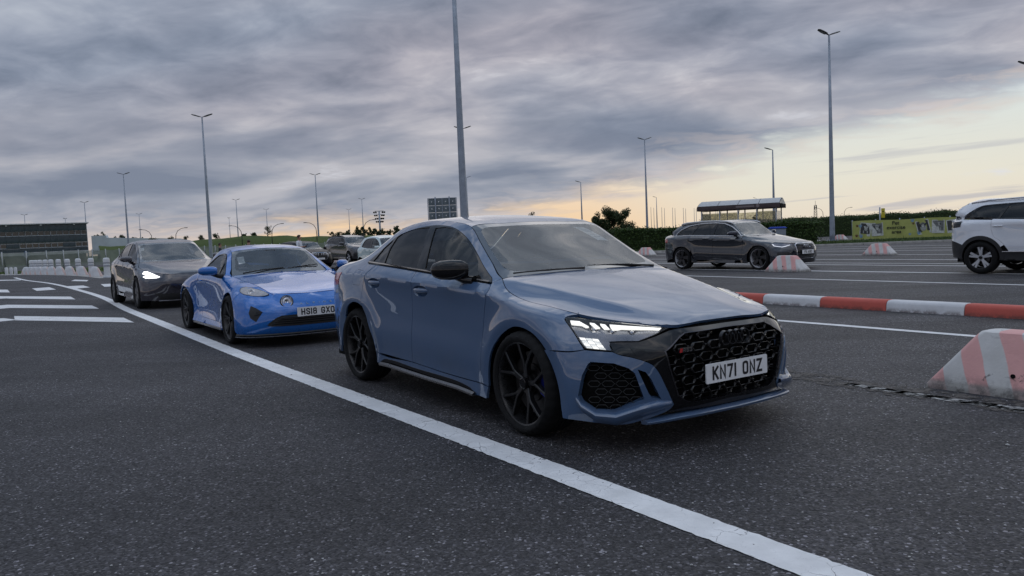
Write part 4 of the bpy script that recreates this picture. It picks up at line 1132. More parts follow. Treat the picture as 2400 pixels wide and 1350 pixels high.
    under_tray(car, -3.45, .55, .74, .15, .50, [(0, .42), (-2.631, .42)])
    for wx in (0, -2.6): wheel_liner(car, wx, .40, .31, .45, .80)
    # engine-bay / boot fill so that no light leaks through gaps
    bm = bmesh.new(); add_box(bm, (.12, 0, .56), (.9, 1.0, .24)); add_box(bm, (-.2, 0, .62), (.4, 1.3, .3)); add_box(bm, (-3.15, 0, .7), (.5, 1.2, .5)); from_bm('inner_structure', bm, M_DARK, car, smooth=False)
    # ---- wheels
    blue_cal = plain('blue caliper', (.01, .02, .22), .3, coat=.5)
    for wx, wd_, R, ty in ((0, .265, .3225, .793), (-2.631, .245, .325, .768)):
        for side in (1, -1):
            make_wheel(R, .255, wd_, y_spokes(5, .252, wid=.026, dep=.035, dish=.028, split=.50, spread=.30, phase=PI / 2 + .18), car, (wx, side * ty, R), side, cap_r=.035, disc_r=.19, caliper=((blue_cal, -.45, .45) if side > 0 else (blue_cal, PI - .45, PI + .45)) if wx == 0 else None, lip_mat=plain('rim lip', (.010,.010,.011), .3))
    return car

build_a3()
# ------------------------------------------------------------------ other vehicles: their own proportions fed into one panel cutter
FEAT = dict(
 R0=[(.742,.48,.692),(.60,.59,.712),(.45,.66,.732),(.34,.705,.748),(.15,.755,.785),(-.1,.785,.82),(-.24,.785,.84),(-.33,.768,.865),(-.40,.742,.905),(-.437,.726,.938)],
 front=[(.788,0,.69),(.785,.18,.69),(.776,.36,.684),(.744,.475,.69)],
 cowl=[(-.437,.726,.938),(-.428,.60,.95),(-.403,.36,.962),(-.386,0,.967)],
 wsbase=[(-.441,.724,.944),(-.43,.60,.952),(-.405,.36,.964),(-.388,0,.969)],
 header=[(-1.085,0,1.332),(-1.075,.29,1.325),(-1.058,.58,1.303)],
 rheader=[(-2.25,.57,1.325),(-2.28,.28,1.36),(-2.29,0,1.37)],
 rbase=[(-2.95,.655,1.07),(-2.97,.33,1.085),(-2.98,0,1.09)],
 tail=[(-3.6,.45,1.03),(-3.63,.25,1.06),(-3.64,0,1.065)],
 frit=[(-1.022,0,1.31),(-1.022,.3,1.305),(-1.01,.45,1.297),(-.993,.53,1.283),(-.96,.555,1.265),(-.765,.605,1.138),(-.565,.64,1.02),(-.52,.635,1.0),(-.485,.60,.985),(-.46,.5,.98),(-.43,.2,.985),(-.425,0,.985)],
 archF=[(-.398,.9,.25),(-.395,.9,.33),(-.382,.9,.402),(-.345,.9,.492),(-.262,.9,.579),(-.160,.9,.638),(-.068,.9,.666),(.018,.9,.667),(.124,.9,.642),(.207,.9,.595),(.255,.9,.556),(.323,.92,.483),(.368,.92,.407),(.396,.92,.323),(.401,.913,.236)],
 archR=[(-2.205,.89,.25),(-2.225,.89,.40),(-2.262,.89,.490),(-2.315,.89,.585),(-2.382,.89,.642),(-2.472,.89,.672),(-2.631,.89,.677),(-2.746,.89,.655),(-2.861,.89,.600),(-2.935,.89,.52),(-2.985,.90,.42),(-3.0,.875,.30)],
 fdoor=[(-.452,.812,.916),(-.405,.87,.855),(-.437,.885,.754),(-.459,.89,.61),(-.476,.885,.45),(-.489,.89,.259)],
 belt=[(-.452,.812,.916),(-.8,.812,.938),(-1.217,.81,.967),(-1.527,.805,.988)],
 bpost=[(-1.527,.805,.988),(-1.492,.86,.91),(-1.503,.88,.80),(-1.515,.89,.6),(-1.525,.88,.4),(-1.53,.89,.285)],
 belt2=[(-1.527,.805,.988),(-1.9,.80,1.010),(-2.2,.797,1.027),(-2.302,.793,1.034)],
 rdoor=[(-2.302,.793,1.034),(-2.384,.86,.931),(-2.425,.885,.80),(-2.43,.89,.743),(-2.365,.90,.645),(-2.285,.895,.555),(-2.238,.89,.43),(-2.205,.89,.345),(-2.14,.89,.298)],
 dlo=[(-.462,.805,.926),(-1.217,.804,.974),(-1.53,.80,.995),(-2.2,.79,1.034),(-2.49,.781,1.046),(-2.535,.775,1.058),(-2.50,.76,1.085),(-2.42,.70,1.15),(-2.2,.645,1.262),(-1.94,.61,1.316),(-1.645,.595,1.336),(-1.427,.60,1.328),(-1.238,.612,1.300),(-1.05,.63,1.23),(-.86,.675,1.139),(-.647,.735,1.02)],
 panes=[[(-1.545,.612,1.312),(-1.407,.61,1.315),(-1.273,.614,1.300),(-1.133,.627,1.254),(-.938,.665,1.160),(-.79,.702,1.085),(-.736,.72,1.052),(-.64,.797,.956),(-1.0,.797,.978),(-1.410,.793,1.004),(-1.475,.714,1.158)],
        [(-2.174,.649,1.258),(-2.081,.616,1.302),(-1.923,.605,1.319),(-1.655,.606,1.322),(-1.590,.713,1.160),(-1.551,.792,1.012),(-1.85,.79,1.028),(-2.160,.786,1.043),(-2.182,.722,1.156)],
        [(-2.425,.775,1.060),(-2.363,.698,1.165),(-2.222,.66,1.243),(-2.200,.728,1.145),(-2.196,.786,1.050)]],
)
SEG = lambda L, n=5: np.concatenate([np.linspace(L[i], L[(i + 1) % len(L)], n)[:-1] for i in range(len(L))])

def make_warp(mS, mT, mZ, mY, zb=1.03, zw=.08):
    def arr(m): m = sorted(m); return np.array([a for a, _ in m]), np.array([b for _, b in m])
    S, T, Z, Y = arr(mS), arr(mT), arr(mZ), arr(mY)
    def ext(x, A):
        y = np.interp(x, *A)
        y = np.where(x > A[0][-1], A[1][-1] + (x - A[0][-1]), y); return np.where(x < A[0][0], A[1][0] + (x - A[0][0]), y)
    def f(P):
        P = np.asarray(P, float); x, y, z = P[..., 0], P[..., 1], P[..., 2]
        w = np.clip((z - zb) / zw, 0, 1)
        return np.stack([(1 - w) * ext(x, S) + w * ext(x, T), y * np.interp(z, *Y), ext(z, Z)], -1)
    return f

def vehicle(name, label, pose, zo, paint_m, S, T, F, wheels, group='cars waiting in the lanes', cat='car', sp=.05, trim=None, glass_f=None, glass_r=None, wells=.37, bump=None, mirror_c=None, mirror_m=None, mirror_s=(.14, .10, .065), clad=None, seats_x=((-1.35, .48, .55), (-2.25, .50, .52)), rails=False, roof_m=None, crease_row=.75, arm=None, cabin=True, handles=True, two_door=False, side_w=(0, .93, .36)):
    car = empty(name, (pose[0], pose[1], zo), pose[2]); tag(car, label, cat, group)
    tg = trim or M_GLOSSBLACK; GF = glass_f or M_GLASS; GR = glass_r or M_GLASSDARK
    Sg, _ = loft(S, [24, 24, 30, 24, 18], 8, {1: .4, len(S) - 2: lambda u: .8 if .36 < u < .66 else .25}, ())
    Tg, _ = loft(T, [26, 20, 24, 18, 10], 8, {2: lambda u: crease_row if u < .26 else .25}, (0,))
    if bump: Sg = bump(Sg)
    b = Body([(Sg, 'S'), (Tg, 'T')])
    _, TL = loft(T, [20] * 5, 1)
    D = lambda k: [tuple(p) for p in TL[2][20 * k:20 * k + 21]]
    A = {k: np.asarray(v, float) for k, v in F.items() if k != 'panes'}
    R0 = snap(b, spline(A['R0'], sp * .8)); st = sp * .6
    cut = max(1, int(len(R0) * .30))
    C = np.concatenate
    panel(b, 'hood', (0, 0, 1), mirror_half(C([spline(A['front'], st), R0, spline(C([R0[-1:], A['cowl'][1:]]), st)[1:]])), paint_m, car, mirror=False, sp=sp, gap=.003)
    ws = mirror_half(C([spline(A['header'], st), np.array(D(1)[::-1])[1:], spline(A['wsbase'], st)[1:]]))
    fr = SEG(mirror_half(A['frit']), 4)
    wg = panel(b, 'windscreen', (.5, 0, .87), fr, M_WSCREEN, car, mirror=False, sp=sp * 1.5, gap=0, depth=.004, smooth_it=3)
    panel(b, 'windscreen_border', (.5, 0, .87), ws, M_FRIT, wg[0], [fr], mirror=False, sp=sp, gap=.004, hgap=0, depth=.003, smooth_it=2)
    panel(b, 'roof_panel', (0, 0, 1), mirror_half(C([spline(A['header'], st), np.array(D(2))[1:], spline(A['rheader'], st)[1:]])), roof_m or paint_m, car, mirror=False, sp=sp, gap=.002, smooth_it=2)
    panel(b, 'headliner', (0, 0, 1), mirror_half(C([spline(A['header'], st), np.array(D(2))[1:], spline(A['rheader'], st)[1:]])), M_DASH, car, mirror=False, sp=sp * 2.5, gap=-.012, off=-.03, depth=0)  # liner added here too, to block daylight at the roof edges
    panel(b, 'rear_window', (-.6, 0, .8), mirror_half(C([spline(A['rheader'][::-1], st), np.array(D(3))[1:], spline(A['rbase'], st)[1:]])), GR, car, mirror=False, sp=sp * 1.5, gap=.005, depth=.004)
    panel(b, 'boot_lid', (0, 0, 1), mirror_half(C([spline(A['rbase'][::-1], st), np.array(D(4))[1:], spline(A['tail'], st)[1:]])), paint_m, car, mirror=False, sp=sp * 1.3, gap=.003)
    for k in ('archF', 'archR'): A[k] = np.array([b.cast((p[0], 3, p[2]), (0, -1, 0)) for p in A[k]])
    aF, aR = A['archF'], A['archR']; nF = 11
    split = snap(b, spline([tuple(R0[cut]), tuple((R0[cut] + aF[nF - 1]) / 2 + np.array([0, .06, 0])), tuple(aF[nF - 1])], st))
    fd = A['fdoor']
    panel(b, 'front_fender', (0, .86, .5), loop3([R0[cut]] + list(R0[cut + 1:]), [R0[-1], fd[0]], fd, [fd[-1], aF[0]], aF[:nF], split[::-1], step=st, fil=.004), paint_m, car, sp=sp, gap=.003)
    zb = fd[-1][2]
    bp = A['bpost']; rd = A['rdoor']
    if two_door:
        d1 = panel(b, 'door', (0, 1, 0), loop3(A['belt'], bp, [bp[-1], fd[-1]], fd[::-1], step=st, fil=.01), paint_m, car, sp=sp, gap=.003); d2 = None
    else:
        d1 = panel(b, 'front_door', (0, 1, 0), loop3(A['belt'], bp, [bp[-1], fd[-1]], fd[::-1], step=st, fil=.01), paint_m, car, sp=sp, gap=.003)
        d2 = panel(b, 'rear_door', (0, 1, 0), loop3(A['belt2'], rd, [rd[-1], bp[-1]], bp[::-1], step=st, fil=.01), paint_m, car, sp=sp, gap=.003)
    if handles:
        for dd, xq in ((d1, bp), (d2, rd)):
            if dd is None: continue
            xr = xq[1][0] + .11 * (1 if dd is d1 else 1.2); zz = xq[1][2] - .055
            yb = b.cast((xr, 3, zz), (0, -1, 0))[1]
            hs = shell('door_handle', [((xr + u * .10, yb + .012, zz), (0, .014 * k, 0), (0, 0, .014 * k)) for u, k in ((-1, .4), (-.8, 1), (.8, 1), (1, .4))], handles if not isinstance(handles, bool) else paint_m, car, n=10, mirror=True)
            for i in (0, 1): hs[i].parent = dd[i]
    dl = A['dlo']
    P3 = [np.asarray(p, float) for p in F['panes']]
    panel(b, 'window_trim', side_w, SEG(dl, 4), tg, car, [SEG(p, 3) for p in P3], sp=sp, gap=.001, hgap=0, off=.003, depth=.012)
    for i, p in enumerate(P3): panel(b, 'side_window', side_w, SEG(p, 4), GF if i == 0 else GR, car, sp=sp * 1.6, gap=-.004, off=-.005, depth=.003, smooth_it=2)
    # quarter: everything between the glass, the roof edge, the last door and the rear bumper
    top = D(1) + D(2)[1:] + D(3)[1:] + D(4)[1:]
    tl = A['tail'][0]
    dtop = [p for p in dl[6:]]
    last = bp if two_door else rd
    kq = len(aR) - 3
    tb = F.get('tail_side', [(tl[0] + .02, tl[1] + .05, tl[2] - .25), (tl[0] + .06, tl[1] + .14, aR[kq][2] + .12)])
    lo = [p for p in last if p[2] > aR[2][2] + .02]
    dq = [p for p in dl if p[0] < last[0][0] - .02 and p[2] < last[0][2] + .06][:2]
    ka = 1 if two_door else 2
    if two_door: lo = list(bp)
    q = loop3(top[::2] + [top[-1]], [top[-1]] + list(tb), [tb[-1], aR[kq]], list(aR[ka:kq + 1][::-1]), [aR[ka], lo[-1]] if two_door else [aR[2], lo[-1]], lo[::-1], [lo[0]] + list(dl[4:6]), list(dl[5:]) + [dl[0]], [dl[0], top[0]], step=st, fil=.003)
    panel(b, 'quarter_panel', side_w, q, paint_m, car, sp=sp, gap=.002)
    sb = np.array([(aR[0][0], .89, F.get('sill_z', .19)), (aF[0][0], .89, F.get('sill_z', .19) - .015)])
    panel(b, 'side_sill', (0, 1, 0), loop3([aF[0], fd[-1]], [fd[-1], bp[-1]], [bp[-1]] + ([] if two_door else [rd[-1]]) + [aR[1]], [aR[1], sb[0]], sb, [sb[1], aF[0]], step=st, fil=.002), clad or paint_m, car, sp=sp, gap=.001)
    # bumpers
    fb = F.get('fbot', None)
    s0 = np.asarray([p for sg in S[0] for p in sg], float); n0 = len(S[0][0])
    s5 = np.asarray([p for sg in S[-1] for p in sg], float)
    nose_top = [tuple(p) for p in R0[:cut + 1][::-1]] + [tuple(p) for p in A['front'][::-1]]
    mid = [nose_top[-1]] + [tuple(ln[0][0]) for ln in S[::-1]]; mid = [tuple(p * np.array([1, 0, 1])) for p in snap(b, np.concatenate([np.linspace(mid[i], mid[i + 1], 6)[:-1] for i in range(len(mid) - 1)] + [np.array(mid[-1:])]))]
    fbump = panel(b, 'front_bumper', (.75, .66, 0), loop3(split[::-1], nose_top, mid, [tuple(p) for p in s0[:n0]], [tuple(s0[n0 - 1])] + list(aF[nF - 1:][::-1]), step=st, fil=.004), paint_m, car, sp=sp, gap=.002, merge=True)
    rlow = [tuple(p) for p in s0[-3:][::-1]]
    panel(b, 'rear_bumper', (-.55, .83, .1), loop3([aR[kq], tb[-1], (s5[-1][0] - .03, 0, tb[-1][2])], [(s5[-1][0] - .03, 0, tb[-1][2]), rlow[0]], rlow, [rlow[-1], aR[-1]], list(aR[kq:][::-1]), step=st, fil=.004), clad or paint_m, car, sp=sp, gap=.002, merge=True)
    bt = mirror_half(np.array([tuple(A['tail'][-1] + np.array([0, 0, -.01])), tuple(tl), tuple(tb[0]), tuple(tb[-1]), (s5[-1][0], 0, tb[-1][2])]))
    panel(b, 'tailgate', (-1, 0, 0), bt, paint_m, car, mirror=False, sp=sp * 2, gap=.001)
    if rails:
        for my in (1, -1):
            bm = bmesh.new(); pts = [(p[0], (p[1] + .03) * my, p[2] + .022) for p in D(2)[::2]]
            add_tube(bm, [(pts[0][0] + .05, pts[0][1], pts[0][2] - .03)] + pts + [(pts[-1][0] - .05, pts[-1][1], pts[-1][2] - .03)], .022, 8); from_bm('roof_rail', bm, rails, car)
    if mirror_c: door_mirror(car, mirror_c, mirror_m or paint_m, sx=mirror_s[0], sy=mirror_s[1], sz=mirror_s[2], arm_to=arm or (mirror_c[0] + .08, mirror_c[1] - .11, mirror_c[2] - .08))
    # cabin
    xa = A['wsbase'][0][0]; zc = A['belt'][0][2]; wv = A['belt'][1][1] - .07
    if cabin:
        dashboard(car, xa, xa - .5, wv - .08, zc); steering_wheel(car, (xa - .58, -.36, zc - .02))
        seats(car, seats_x, y=.36)
    cabin_floor(car, A['rbase'][0][0], xa, wv, .28, zc - .03)
    wx = [w['x'] for w in wheels]
    x1, x0 = s0[0][0] - .22, s0[-1][0] + .22
    under_tray(car, x0, x1, F.get('tray_w', .72), F.get('sill_z', .17), .50, [(v, wells + .03) for v in wx])
    for v in wx: wheel_liner(car, v, wells, wheels[0]['R'] - .01, .45, .80)
    bm = bmesh.new(); zz = A['front'][0][2]
    add_box(bm, ((x1 + xa) / 2 - .05, 0, zz - .14), (max(.3, x1 - xa - .1), .95, .2)); add_box(bm, (A['tail'][0][0] + .5, 0, .66), (.45, 1.1, .4)); from_bm('inner_structure', bm, M_DARK, car, smooth=False)
    for w in wheels:
        for side in (1, -1):
            make_wheel(w['R'], w['rim'], w['w'], w['spokes'], car, (w['x'], side * w['y'], w['R']), side, rim_mat=w.get('mat'), face_mat=w.get('face'), lip_mat=w.get('lip'), cap_mat=w.get('cap'), disc_r=.16, tread=False, n=40, steer=w.get('steer', 0), caliper=w.get('cal'))
    return car, b

def overlay(b, car, name, w, loop, mat, off=.003, depth=.006, sp=.03, holes=(), mirror=True, gap=0, n=4, parents=None):
    o = panel(b, name, w, SEG(np.asarray(loop, float), n), mat, car, [SEG(np.asarray(h, float), n) for h in holes], sp=sp, gap=gap, hgap=0, off=off, depth=depth, mirror=mirror)
    if parents:
        for i in range(len(o)): o[i].parent = parents[i % len(parents)]
    return o

def slats(b, car, name, zs, y0, y1, mat, off, h=.012, parent=None):
    """horizontal bars following the nose between two widths"""
    bm = bmesh.new()
    for z in zs:
        prev = None
        for y in np.linspace(y0, y1, 13):
            x = b.cast((6, y, z), (-1, 0, 0))[0] + off
            r = [bm.verts.new((x + a, y, z + c)) for a, c in ((-.03, h / 2), (0, h / 2), (.004, 0), (0, -h / 2), (-.03, -h / 2))]
            if prev:
                for j in range(4): bm.faces.new((prev[j], prev[j + 1], r[j + 1], r[j]))
            prev = r
    o = from_bm(name, bm, mat, parent or car, recalc=True); return o
WS, WT, WF = A3_S, A3_T, FEAT
def warp_lines(L, f): return [[[tuple(p) for p in f(np.array(sg))] for sg in ln] for ln in L]
def warp_feat(f, over=None):
    F = {k: (f(np.array(v)) if k != 'panes' else [f(np.array(p)) for p in v]) for k, v in FEAT.items()}
    if over: F.update(over)
    return F
def p3(y, *pts): return np.array([(x, y, z) for x, z in pts])
def arches(x0, R, z0, y=.9, a=1.12):
    t = np.radians(np.array([195, 178, 165, 150, 130, 110, 95, 85, 70, 55, 43, 28, 14, 0, -14]))
    return np.stack([x0 + R * a * np.cos(t), np.full(len(t), y), z0 + R * np.sin(t)], 1)
def archesR(x0, R, z0, y=.9, a=1.10):
    t = np.radians(np.array([-12, 14, 30, 45, 60, 75, 90, 105, 122, 140, 160, 182]))
    return np.stack([x0 + R * a * np.cos(t), np.full(len(t), y), z0 + R * np.sin(t)], 1)

M_ESTATE = paint('graphite metallic paint', (.016, .019, .026), flake=.6, rough=.3, dirt=.25, metal=.35)
M_SAL2 = paint('mauve grey metallic paint', (.028, .026, .036), flake=.6, rough=.3, dirt=.3, metal=.35)
M_WHITE = paint('pearl white paint', (.66, .68, .72), flake=.1, rough=.35, dirt=.3)
M_SUVG = paint('dark steel metallic paint', (.045, .046, .052), flake=.5, rough=.3, dirt=.2, metal=.4)
M_CLAD = plain('grey black cladding', (.016, .016, .018), .6)
M_TWOTONE = plain('machined alloy', (.46, .46, .48), .35, metal=.0)
M_DRL = emit('dim running light', (.85, .90, 1.0), .55)
M_BEAM = emit('bright headlamp', (1.0, .98, .94), 2.6)

def build_estate():
    f = make_warp([(.89,.955),(0,0),(-.44,-.56),(-1.06,-1.17),(-1.53,-1.67),(-2.29,-2.55),(-2.631,-2.912),(-2.98,-3.3),(-3.66,-3.98)],
                  [(.89,.955),(0,0),(-.44,-.58),(-1.06,-1.16),(-1.53,-1.75),(-2.0,-2.62),(-2.29,-3.16),(-2.5,-3.36),(-2.98,-3.66),(-3.66,-3.97)],
                  [(.125,.17),(.26,.27),(.42,.44),(.56,.57),(.69,.742),(.85,.865),(.95,.985),(1.04,1.05),(1.33,1.395),(1.41,1.47)], [(.2,1.01),(.6,1.01),(1.0,1.02),(1.4,1.04)])
    over = dict(archF=arches(.0, .358, .343), archR=archesR(-2.912, .37, .343),
        fdoor=p3(.9, (-.62,.955), (-.545,.88), (-.56,.75), (-.565,.6), (-.57,.45), (-.58,.285)), belt=p3(.83, (-.62,.975), (-1.2,.995), (-1.70,1.015)),
        bpost=p3(.9, (-1.70,1.015), (-1.665,.93), (-1.665,.83), (-1.68,.6), (-1.69,.45), (-1.70,.29)), belt2=p3(.83, (-1.70,1.015), (-2.2,1.035), (-2.60,1.045)),
        rdoor=p3(.9, (-2.60,1.045), (-2.63,.95), (-2.645,.86), (-2.64,.78), (-2.58,.70), (-2.52,.60), (-2.47,.48), (-2.44,.38), (-2.39,.30)))
    dl = [(-.62,.975),(-1.2,.995),(-1.731,1.015),(-2.59,1.044),(-3.20,1.04),(-3.235,1.045),(-3.22,1.10),(-3.05,1.235),(-2.735,1.345),(-2.349,1.392),(-1.73,1.397),(-1.372,1.36),(-1.082,1.253),(-.857,1.11),(-.70,1.0)]
    yb = lambda z: np.interp(z, [1.0, 1.4], [.825, .63])
    over['dlo'] = np.array([(x, yb(z), z) for x, z in dl])
    over['panes'] = [np.array([(x, yb(z), z) for x, z in L]) for L in ([(-1.655,1.372),(-1.401,1.35),(-1.141,1.243),(-.859,1.058),(-.82,1.025),(-1.696,1.036)], [(-2.35,1.362),(-1.791,1.376),(-1.833,1.045),(-2.546,1.062)], [(-3.17,1.075),(-3.0,1.215),(-2.703,1.325),(-2.414,1.357),(-2.63,1.068)])]
    over['tail_side'] = [(-3.93,.55,.95),(-3.84,.72,.66)]
    over['sill_z'] = .21
    F = warp_feat(f, over)
    sp5 = star_spokes(5, .262, .085, .13, dep=.03, dish=.02, twist=.25, top=.80, phase=.3)
    W = [dict(x=x, y=.80, R=.343, rim=.268, w=.255, spokes=sp5, face=plain('dark alloy face', (.035,.035,.038), .3, metal=.5), lip=M_TWOTONE, mat=M_RIMBLACK) for x in (0, -2.912)]
    car, b = vehicle('estate_car', 'graphite estate car with silver roof rails, standing before the green hedge', (7.7465, 22.6444, -.9719), 0, M_ESTATE, warp_lines(WS, f), warp_lines(WT, f), F, W,
        trim=M_GLOSSBLACK, mirror_c=(-.86, .955, 1.065), mirror_m=plain('deep blue mirror cap', (.012,.016,.035), .15, coat=.8), rails=M_TRIMSIL, wells=.385, seats_x=((-1.45, .52, .55), (-2.4, .54, .52)),
        bump=lambda g: arch_bump(g, [(0, .343, 1.02), (-2.912, .343, 1.02)], amp=.010, lip=.010), handles=M_ESTATE)
    hw = (.75, .66, .1)
    hl = [(.42,.86,.745),(.80,.70,.735),(.93,.58,.722),(.90,.60,.69),(.80,.72,.645),(.72,.78,.625),(.52,.86,.66)]
    hs = overlay(b, car, 'headlight', hw, hl, M_LAMPIN, off=.002)
    overlay(b, car, 'running_light', hw, [(.44,.86,.735),(.50,.86,.672),(.72,.78,.640),(.80,.72,.657),(.88,.62,.697),(.87,.63,.705),(.79,.73,.672),(.72,.785,.655),(.53,.86,.688),(.49,.86,.728)], M_DRL, off=.005, parents=hs)
    g = [(1.0,0,.738),(1.0,.34,.735),(1.0,.43,.69),(1.0,.42,.45),(1.0,.36,.315),(1.0,.30,.295),(1.0,0,.295)]
    gi = [(1.0,0,.718),(1.0,.33,.715),(1.0,.405,.68),(1.0,.395,.455),(1.0,.34,.335),(1.0,.29,.317),(1.0,0,.317)]
    go = overlay(b, car, 'grille', (1, 0, 0), mirror_half(np.array(g)), M_CHROME, off=.004, mirror=False, depth=.02, holes=[mirror_half(np.array(gi))])
    overlay(b, car, 'grille_backing', (1, 0, 0), mirror_half(np.array(gi)), M_GLOSSBLACK, off=.002, mirror=False, depth=.0, parents=go)
    slats(b, car, 'grille_bars', (.67, .62, .44, .39, .35), -.38, .38, plain('dark grey bars', (.05,.05,.055), .3, metal=.5), .012, h=.012, parent=go[0])['kind'] = 'stuff'
    xg = b.cast((6, 0, .63), (-1, 0, 0))[0]
    four_rings((xg + .022, 0, .645), .044, go[0], M_CHROME, w=.011, gap=1.4)
    number_plate('F11 ASC', (b.cast((6, 0, .49), (-1, 0, 0))[0] + .03, 0, .482), car)
    overlay(b, car, 'bumper_intake', hw, [(.60,.86,.50),(.86,.66,.50),(.90,.56,.34),(.72,.78,.30),(.60,.87,.34)], M_BLACK, off=.003)
    overlay(b, car, 'tail_light', (-.3, .95, .1), [(-3.60,.8,.955),(-3.85,.7,.95),(-3.86,.7,.86),(-3.62,.8,.83),(-3.55,.86,.88)], M_RED, off=.004)
    bmw = spline([p for p in f(np.array([(-.47,.817,.926),(-.8,.819,.946),(-1.217,.817,.975),(-1.53,.813,.996),(-2.2,.803,1.035),(-2.49,.793,1.050)]))], .08)
    for my in (1, -1):
        dd = np.array(over['dlo']); loop = np.concatenate([dd, dd[:1]])
        bm = bmesh.new(); sn = [(p[0], (p[1]) * my, p[2]) for p in loop]
        pts = [b.cast((p[0], 3, p[2]), (0, -1, 0)) for p in SEG(dd, 4)]
        pts.append(pts[0]); add_tube(bm, [(p[0], (p[1] + .004) * my, p[2]) for p in pts], .016, 6, cap=False)
        from_bm('chrome_window_frame', bm, M_TRIMSIL, car)
    return car
build_estate()

def build_grey_saloon():
    f = make_warp([(.89,.84),(0,0),(-.44,-.42),(-1.06,-1.25),(-1.53,-1.62),(-2.29,-2.5),(-2.631,-2.875),(-2.98,-3.2),(-3.66,-3.85)],
                  [(.89,.84),(0,0),(-.44,-.38),(-1.06,-1.25),(-1.53,-1.62),(-2.29,-2.6),(-2.98,-3.42),(-3.66,-3.84)],
                  [(.125,.15),(.26,.26),(.42,.42),(.56,.555),(.69,.70),(.80,.80),(.95,.945),(1.04,1.03),(1.33,1.36),(1.41,1.442)], [(.2,1.0),(.6,1.0),(1.0,1.0),(1.4,1.05)])
    F = warp_feat(f, dict(archF=arches(0, .355, .334), archR=archesR(-2.875, .36, .334)))
    W = [dict(x=x, y=.80, R=.334, rim=.238, w=.235, spokes=star_spokes(5, .236, .10, .15, dep=.03, dish=.0, twist=.2, top=.9), face=plain('dull grey wheel cover', (.09,.09,.095), .45), mat=M_RIMBLACK) for x in (0, -2.875)]
    car, b = vehicle('saloon_car', 'mauve grey saloon car with blazing headlamps, last of the three in the lane', (-7.0043, 16.6554, -.954), gz(-7.0, 16.6), M_SAL2, warp_lines(WS, f), warp_lines(WT, f), F, W, mirror_c=(-.72, .945, 1.02), mirror_s=(.15, .105, .06),
        bump=lambda g: arch_bump(g, [(0, .334, 1.0), (-2.875, .334, 1.0)], amp=.008, lip=.008), seats_x=((-1.5, .46, .55), (-2.45, .48, .52)), wells=.375)
    hw = (.75, .66, .15)
    hl0 = [(.25,.83,.785),(.36,.76,.785),(.58,.66,.725),(.73,.55,.640),(.68,.58,.612),(.46,.79,.610),(.33,.85,.665)]; hl1 = [(.29,.82,.765),(.36,.77,.765),(.55,.68,.712),(.69,.575,.645),(.64,.62,.622),(.47,.79,.622),(.38,.83,.655),(.46,.78,.70),(.33,.83,.71)]
    hs = overlay(b, car, 'headlight', hw, hl0, M_LAMPIN, off=.003)
    overlay(b, car, 'headlight_beam', hw, hl1, M_BEAM, off=.006, parents=hs)
    overlay(b, car, 'lower_grille', (.9, .4, 0), [(1,0,.30),(1,.40,.30),(.9,.62,.31),(.75,.72,.325),(.80,.62,.20),(1,.5,.175),(1,0,.175)], M_BLACK, off=.010, depth=.012)
    slats(b, car, 'lip_strip', (.165,), -.62, .62, plain('satin grey strip', (.16,.16,.18), .3, metal=.6), .012, h=.016)
    return car

